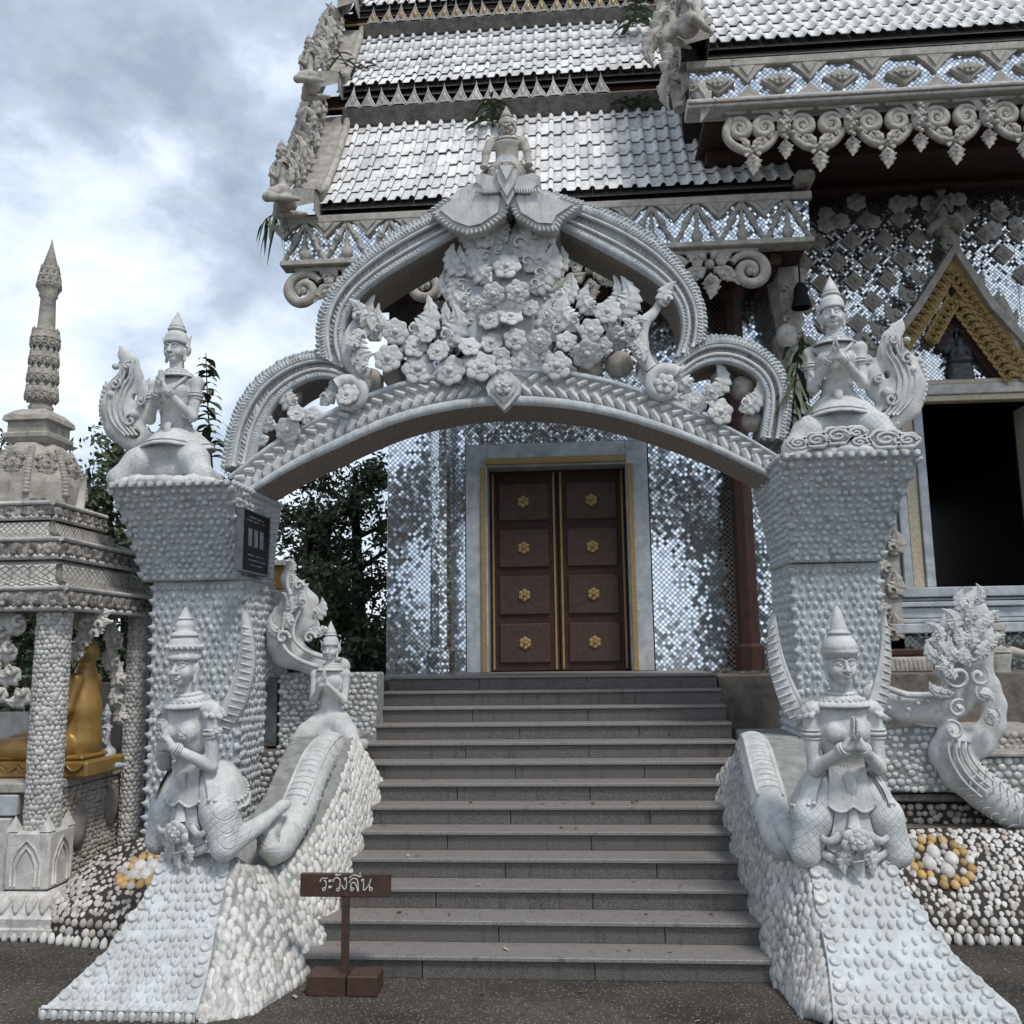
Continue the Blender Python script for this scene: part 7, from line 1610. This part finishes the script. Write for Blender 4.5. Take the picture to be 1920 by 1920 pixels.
# small dark seated figure with a flared hood in the window gable
hf = thing('hooded_figure', 'small dark seated figure under a flared serpent hood above the window lintel', 'statue', at(1805, 722, YW-.12), None, 0, .80)
d = SDF(.014)
for k in range(5): d.cap((-.15+.01*k, 0, .05+.07*k), (.15-.01*k, 0, .05+.07*k), .075, .075, .012)
d.ell((0, -.04, .44), (.20, .11, .07), .03); d.cap((0, -.02, .46), (0, -.01, .64), .10, .085, .03); d.ell((0, -.02, .74), (.058, .06, .075), .015); d.cap((0, -.02, .80), (0, -.02, .87), .03, .006, .01)
for q in (-1, 1): d.chain([(q*.11, -.02, .64), (q*.15, -.04, .52), (q*.04, -.10, .47)], [.034, .03, .025], .015)
for k in range(-3, 4): d.cap((k*.06, .07, .62), (k*.105, .07, .98-.035*abs(k)), .05, .028, .02); d.ell((k*.108, .04, .99-.035*abs(k)), (.04, .05, .05), .01)
mesh_obj('body', d.mesh('hooded_body', mat('dark_bronze', (.10, .105, .11), (.05, .052, .055), 20, .5, .3, 60, metal=.3)), hf, local=True)
g = np.random.default_rng(21); b = MB()
for k in range(90):
    p = np.array([g.uniform(-4.5, 3.0), g.uniform(5.6, 7.6), .012]) if k < 60 else np.array([g.uniform(ST_X0+.2, ST_X1-.2), 0, 0])
    if k >= 60: i = int(g.integers(0, 7)); p[1] = ST_Y+ST_D*(i+.2+.6*g.random()); p[2] = ST_H*(i+1)+.01
    a = g.random()*6.3; s_ = .02+.025*g.random(); u = np.array([math.cos(a), math.sin(a), .1*g.normal()]); v = np.array([-math.sin(a), math.cos(a), .25])*.45
    b.add([p-u*s_, p+v*s_, p+u*s_, p-v*s_], [(0, 1, 2, 3)], int(g.integers(0, 2)), False)
o = b.build('fallen_leaves', [LEAFB, STONE]); tag(o, kind='stuff')
# ------------------------------------------------------------------ trees, weeds and the far wood
def leaf_quads(C, g, n, size, spread, mb, tilt=1.0):
    P = C[g.integers(0, len(C), n)]+g.normal(size=(n, 3))*spread; a = g.normal(size=(n, 3)); a /= np.linalg.norm(a, axis=1)[:, None]; q = g.normal(size=(n, 3)); q[:, 2] *= .4; b_ = np.cross(a, q); b_ /= np.linalg.norm(b_, axis=1)[:, None]; s = size*(.6+.8*g.random((n, 1)))
    V = np.stack([P-a*s, P+b_*s*.42, P+a*s, P-b_*s*.42], 1).reshape(-1, 3); mb.V.append(V); k = mb.n; mb.n += len(V); mb.F += [[k+4*i, k+4*i+1, k+4*i+2, k+4*i+3] for i in range(n)]; mb.M += [0]*n; mb.S += [False]*n
def tree(label, base, h, w, seed, leaf, dens=1.0, lsize=.11, crown0=.25, lean=0.0, group='trees behind the gate'):
    g = np.random.default_rng(seed); base = np.array(base, float); t = thing('tree', label, 'tree', tuple(base), group); tr = MB(); tips = []
    top = base+np.array([lean, 0, h*.86]); tp = smooth_path([base, base+[lean*.2, .1, h*.3], base+[lean*.6, -.1, h*.6], top], 10); tr.tube(tp, np.linspace(.035*h, .008*h, 10), 7)
    for k in range(20):
        u = crown0+(1-crown0)*(k+.5)/20; p = tp[min(9, int(u*9))]; a = k*2.4+g.normal()*.4; L = w*(1.0-.72*abs(u-.45)**1.1*1.5)*(.65+.5*g.random()); e = p+np.array([math.cos(a)*L, math.sin(a)*L*.7, L*.35+g.normal()*.2]); m_ = (p+e)/2+[0, 0, .12*L]
        br = smooth_path([p, m_, e], 7, 1); tr.tube(br, np.linspace(.012*h*.7, .003*h, 7), 5)
        for q in range(3):
            s = br[3+q]; e2 = s+np.array([g.normal()*.35*L, g.normal()*.3*L, .15*L+abs(g.normal())*.25*L]); tr.tube([s, (s+e2)/2+[0, 0, .05], e2], [.005*h*.6, .004*h*.6, .002*h], 4); tips += [e2, (s+e2)/2]
        tips += list(br[3:])
    tr.build('trunk', BARK, t); tips = np.array(tips); cr = MB(); leaf_quads(tips, g, int(4300*dens), lsize*.62, .075*w, cr); leaf_quads(tips[g.random(len(tips)) < .5], g, int(3000*dens), lsize*.55, .045*w, cr); cr.build('crown', leaf, t); return t
def gp(px, Y): return (xat(px, 1222, Y), Y, 0)
tree('dense dark tree behind the pavilion spire at left', gp(190, 15), zat(170, 775, 15), 2.2, 1, LEAFD, 1.8, .12, .15)
tree('dark bushy tree at the left edge of the picture behind the spire', gp(-25, 16), zat(0, 770, 16), 1.5, 2, LEAFD, 1.2, .12)
tree('slender feathery tree seen through the gate next to left pillar', gp(560, 17), zat(560, 850, 17), 1.9, 3, LEAF, 1.0, .10, .15, .2)
tree('taller leafy tree seen through the gate against the temple wall', gp(680, 18), zat(680, 800, 18), 2.0, 4, LEAFD, 1.5, .11, .12, -.2)
tree('thin sparse tree rising behind the left side arch', gp(436, 20), zat(440, 690, 20), .9, 5, LEAF, .25, .10, .4)
tree('low dark tree behind the parapet wall', gp(610, 14.5), zat(600, 1060, 14.5), 1.6, 6, LEAFD, 1.2, .11, .1)
tree('broad dark tree between pavilion and left gate pillar', gp(235, 17), zat(260, 930, 17), 1.7, 7, LEAFD, 1.3, .12, .1)
g = np.random.default_rng(12); C = np.stack([g.uniform(-34, 4, 900), g.uniform(26, 36, 900), np.abs(g.normal(size=900))*1.6+.4], 1); mb = MB(); leaf_quads(C, g, 30000, .16, .45, mb); tag(mb.build('far_wood', LEAFD), kind='stuff')
def leaf_blade(mb, p, d, L, w, droop=.4, up=(0, 0, 1)):
    d = np.array(d, float); d /= np.linalg.norm(d); s = np.cross(d, up); s /= np.linalg.norm(s)+1e-9; n = 6; P = []
    for i in range(n): t = i/(n-1); c = np.array(p)+d*L*t-np.array([0, 0, droop*L*t*t]); ww = w*math.sin(math.pi*min(.98, t*.9+.08)); P.append([c-s*ww, c+np.array([0, 0, -.15*ww]), c+s*ww])
    mb.grid(np.array(P))
def weed(name, label, pts, leaves, m, Lr, w, droop=.5, seed=0, cat='plant', stem_r=.012, up=.3):
    g = np.random.default_rng(seed); P = smooth_path(pts, 20); t = thing(name, label, cat, tuple(P[0])); b = MB(); b.tube(P, np.linspace(stem_r, stem_r*.4, 20), 6); b.build('stem', BARK, t)
    for k in range(leaves):
        p = P[min(19, int(2+17*k/leaves))]; a = k*2.4+g.normal()*.3; b = MB(); L = Lr*(1-.45*k/leaves)*(.75+.5*g.random()); leaf_blade(b, p, (math.cos(a), math.sin(a)*.7-.2, up+g.normal()*.2), L, w*(.8+.4*g.random()), droop); b.build('leaf', m[k % len(m)], t)
    return t
weed('shrub', 'leafy bronze and green shrub sprouting behind the left pillar statue', [at(398, 880, 9.6), at(392, 800, 9.6), at(388, 730, 9.6), at(386, 662, 9.6)], 64, [LEAFB, LEAF, LEAFD], .26, .045, .7, 1)
weed('shrub', 'drooping long leaved weed growing beside the right side arch', [at(1478, 850, 9.3), at(1486, 780, 9.2), at(1492, 700, 9.2), at(1506, 620, 9.2)], 46, [LEAFD, LEAF], .34, .028, 1.1, 2, up=.1)
weed('roof_weed', 'green creeping weed at the left end of the middle roof tier', [at(632, 92, 12.2), at(650, 125, 12.1), at(680, 128, 12.1), at(715, 118, 12.1)], 16, [LEAF, LEAFD], .28, .022, .6, 3)
weed('roof_weed', 'long bladed green weed in the ridge above the arch finial', [at(925, 240, 12.15), at(922, 215, 12.1), at(922, 180, 12.05)], 24, [LEAFD, LEAF], .55, .035, .9, 4, up=.5)
weed('roof_weed', 'dark tuft of weeds beside the carved drop at upper roof tier', [at(1185, 50, 13.0), at(1190, 25, 13.0), at(1195, 0, 13.0)], 22, [LEAFD], .42, .04, .8, 5)
weed('roof_weed', 'small fern tufts on the ridge below the middle eave', [at(1150, 195, 12.2), at(1180, 190, 12.2), at(1225, 185, 12.2)], 22, [LEAF, LEAFD], .26, .03, .6, 6)
weed('hanging_weed', 'thin weed with drooping leaves hanging off the roof corner', [at(532, 398, 11.0), at(512, 402, 11.0), at(496, 412, 11.0), at(490, 425, 11)], 10, [LEAFD], .22, .022, 2.2, 7, up=-.5)
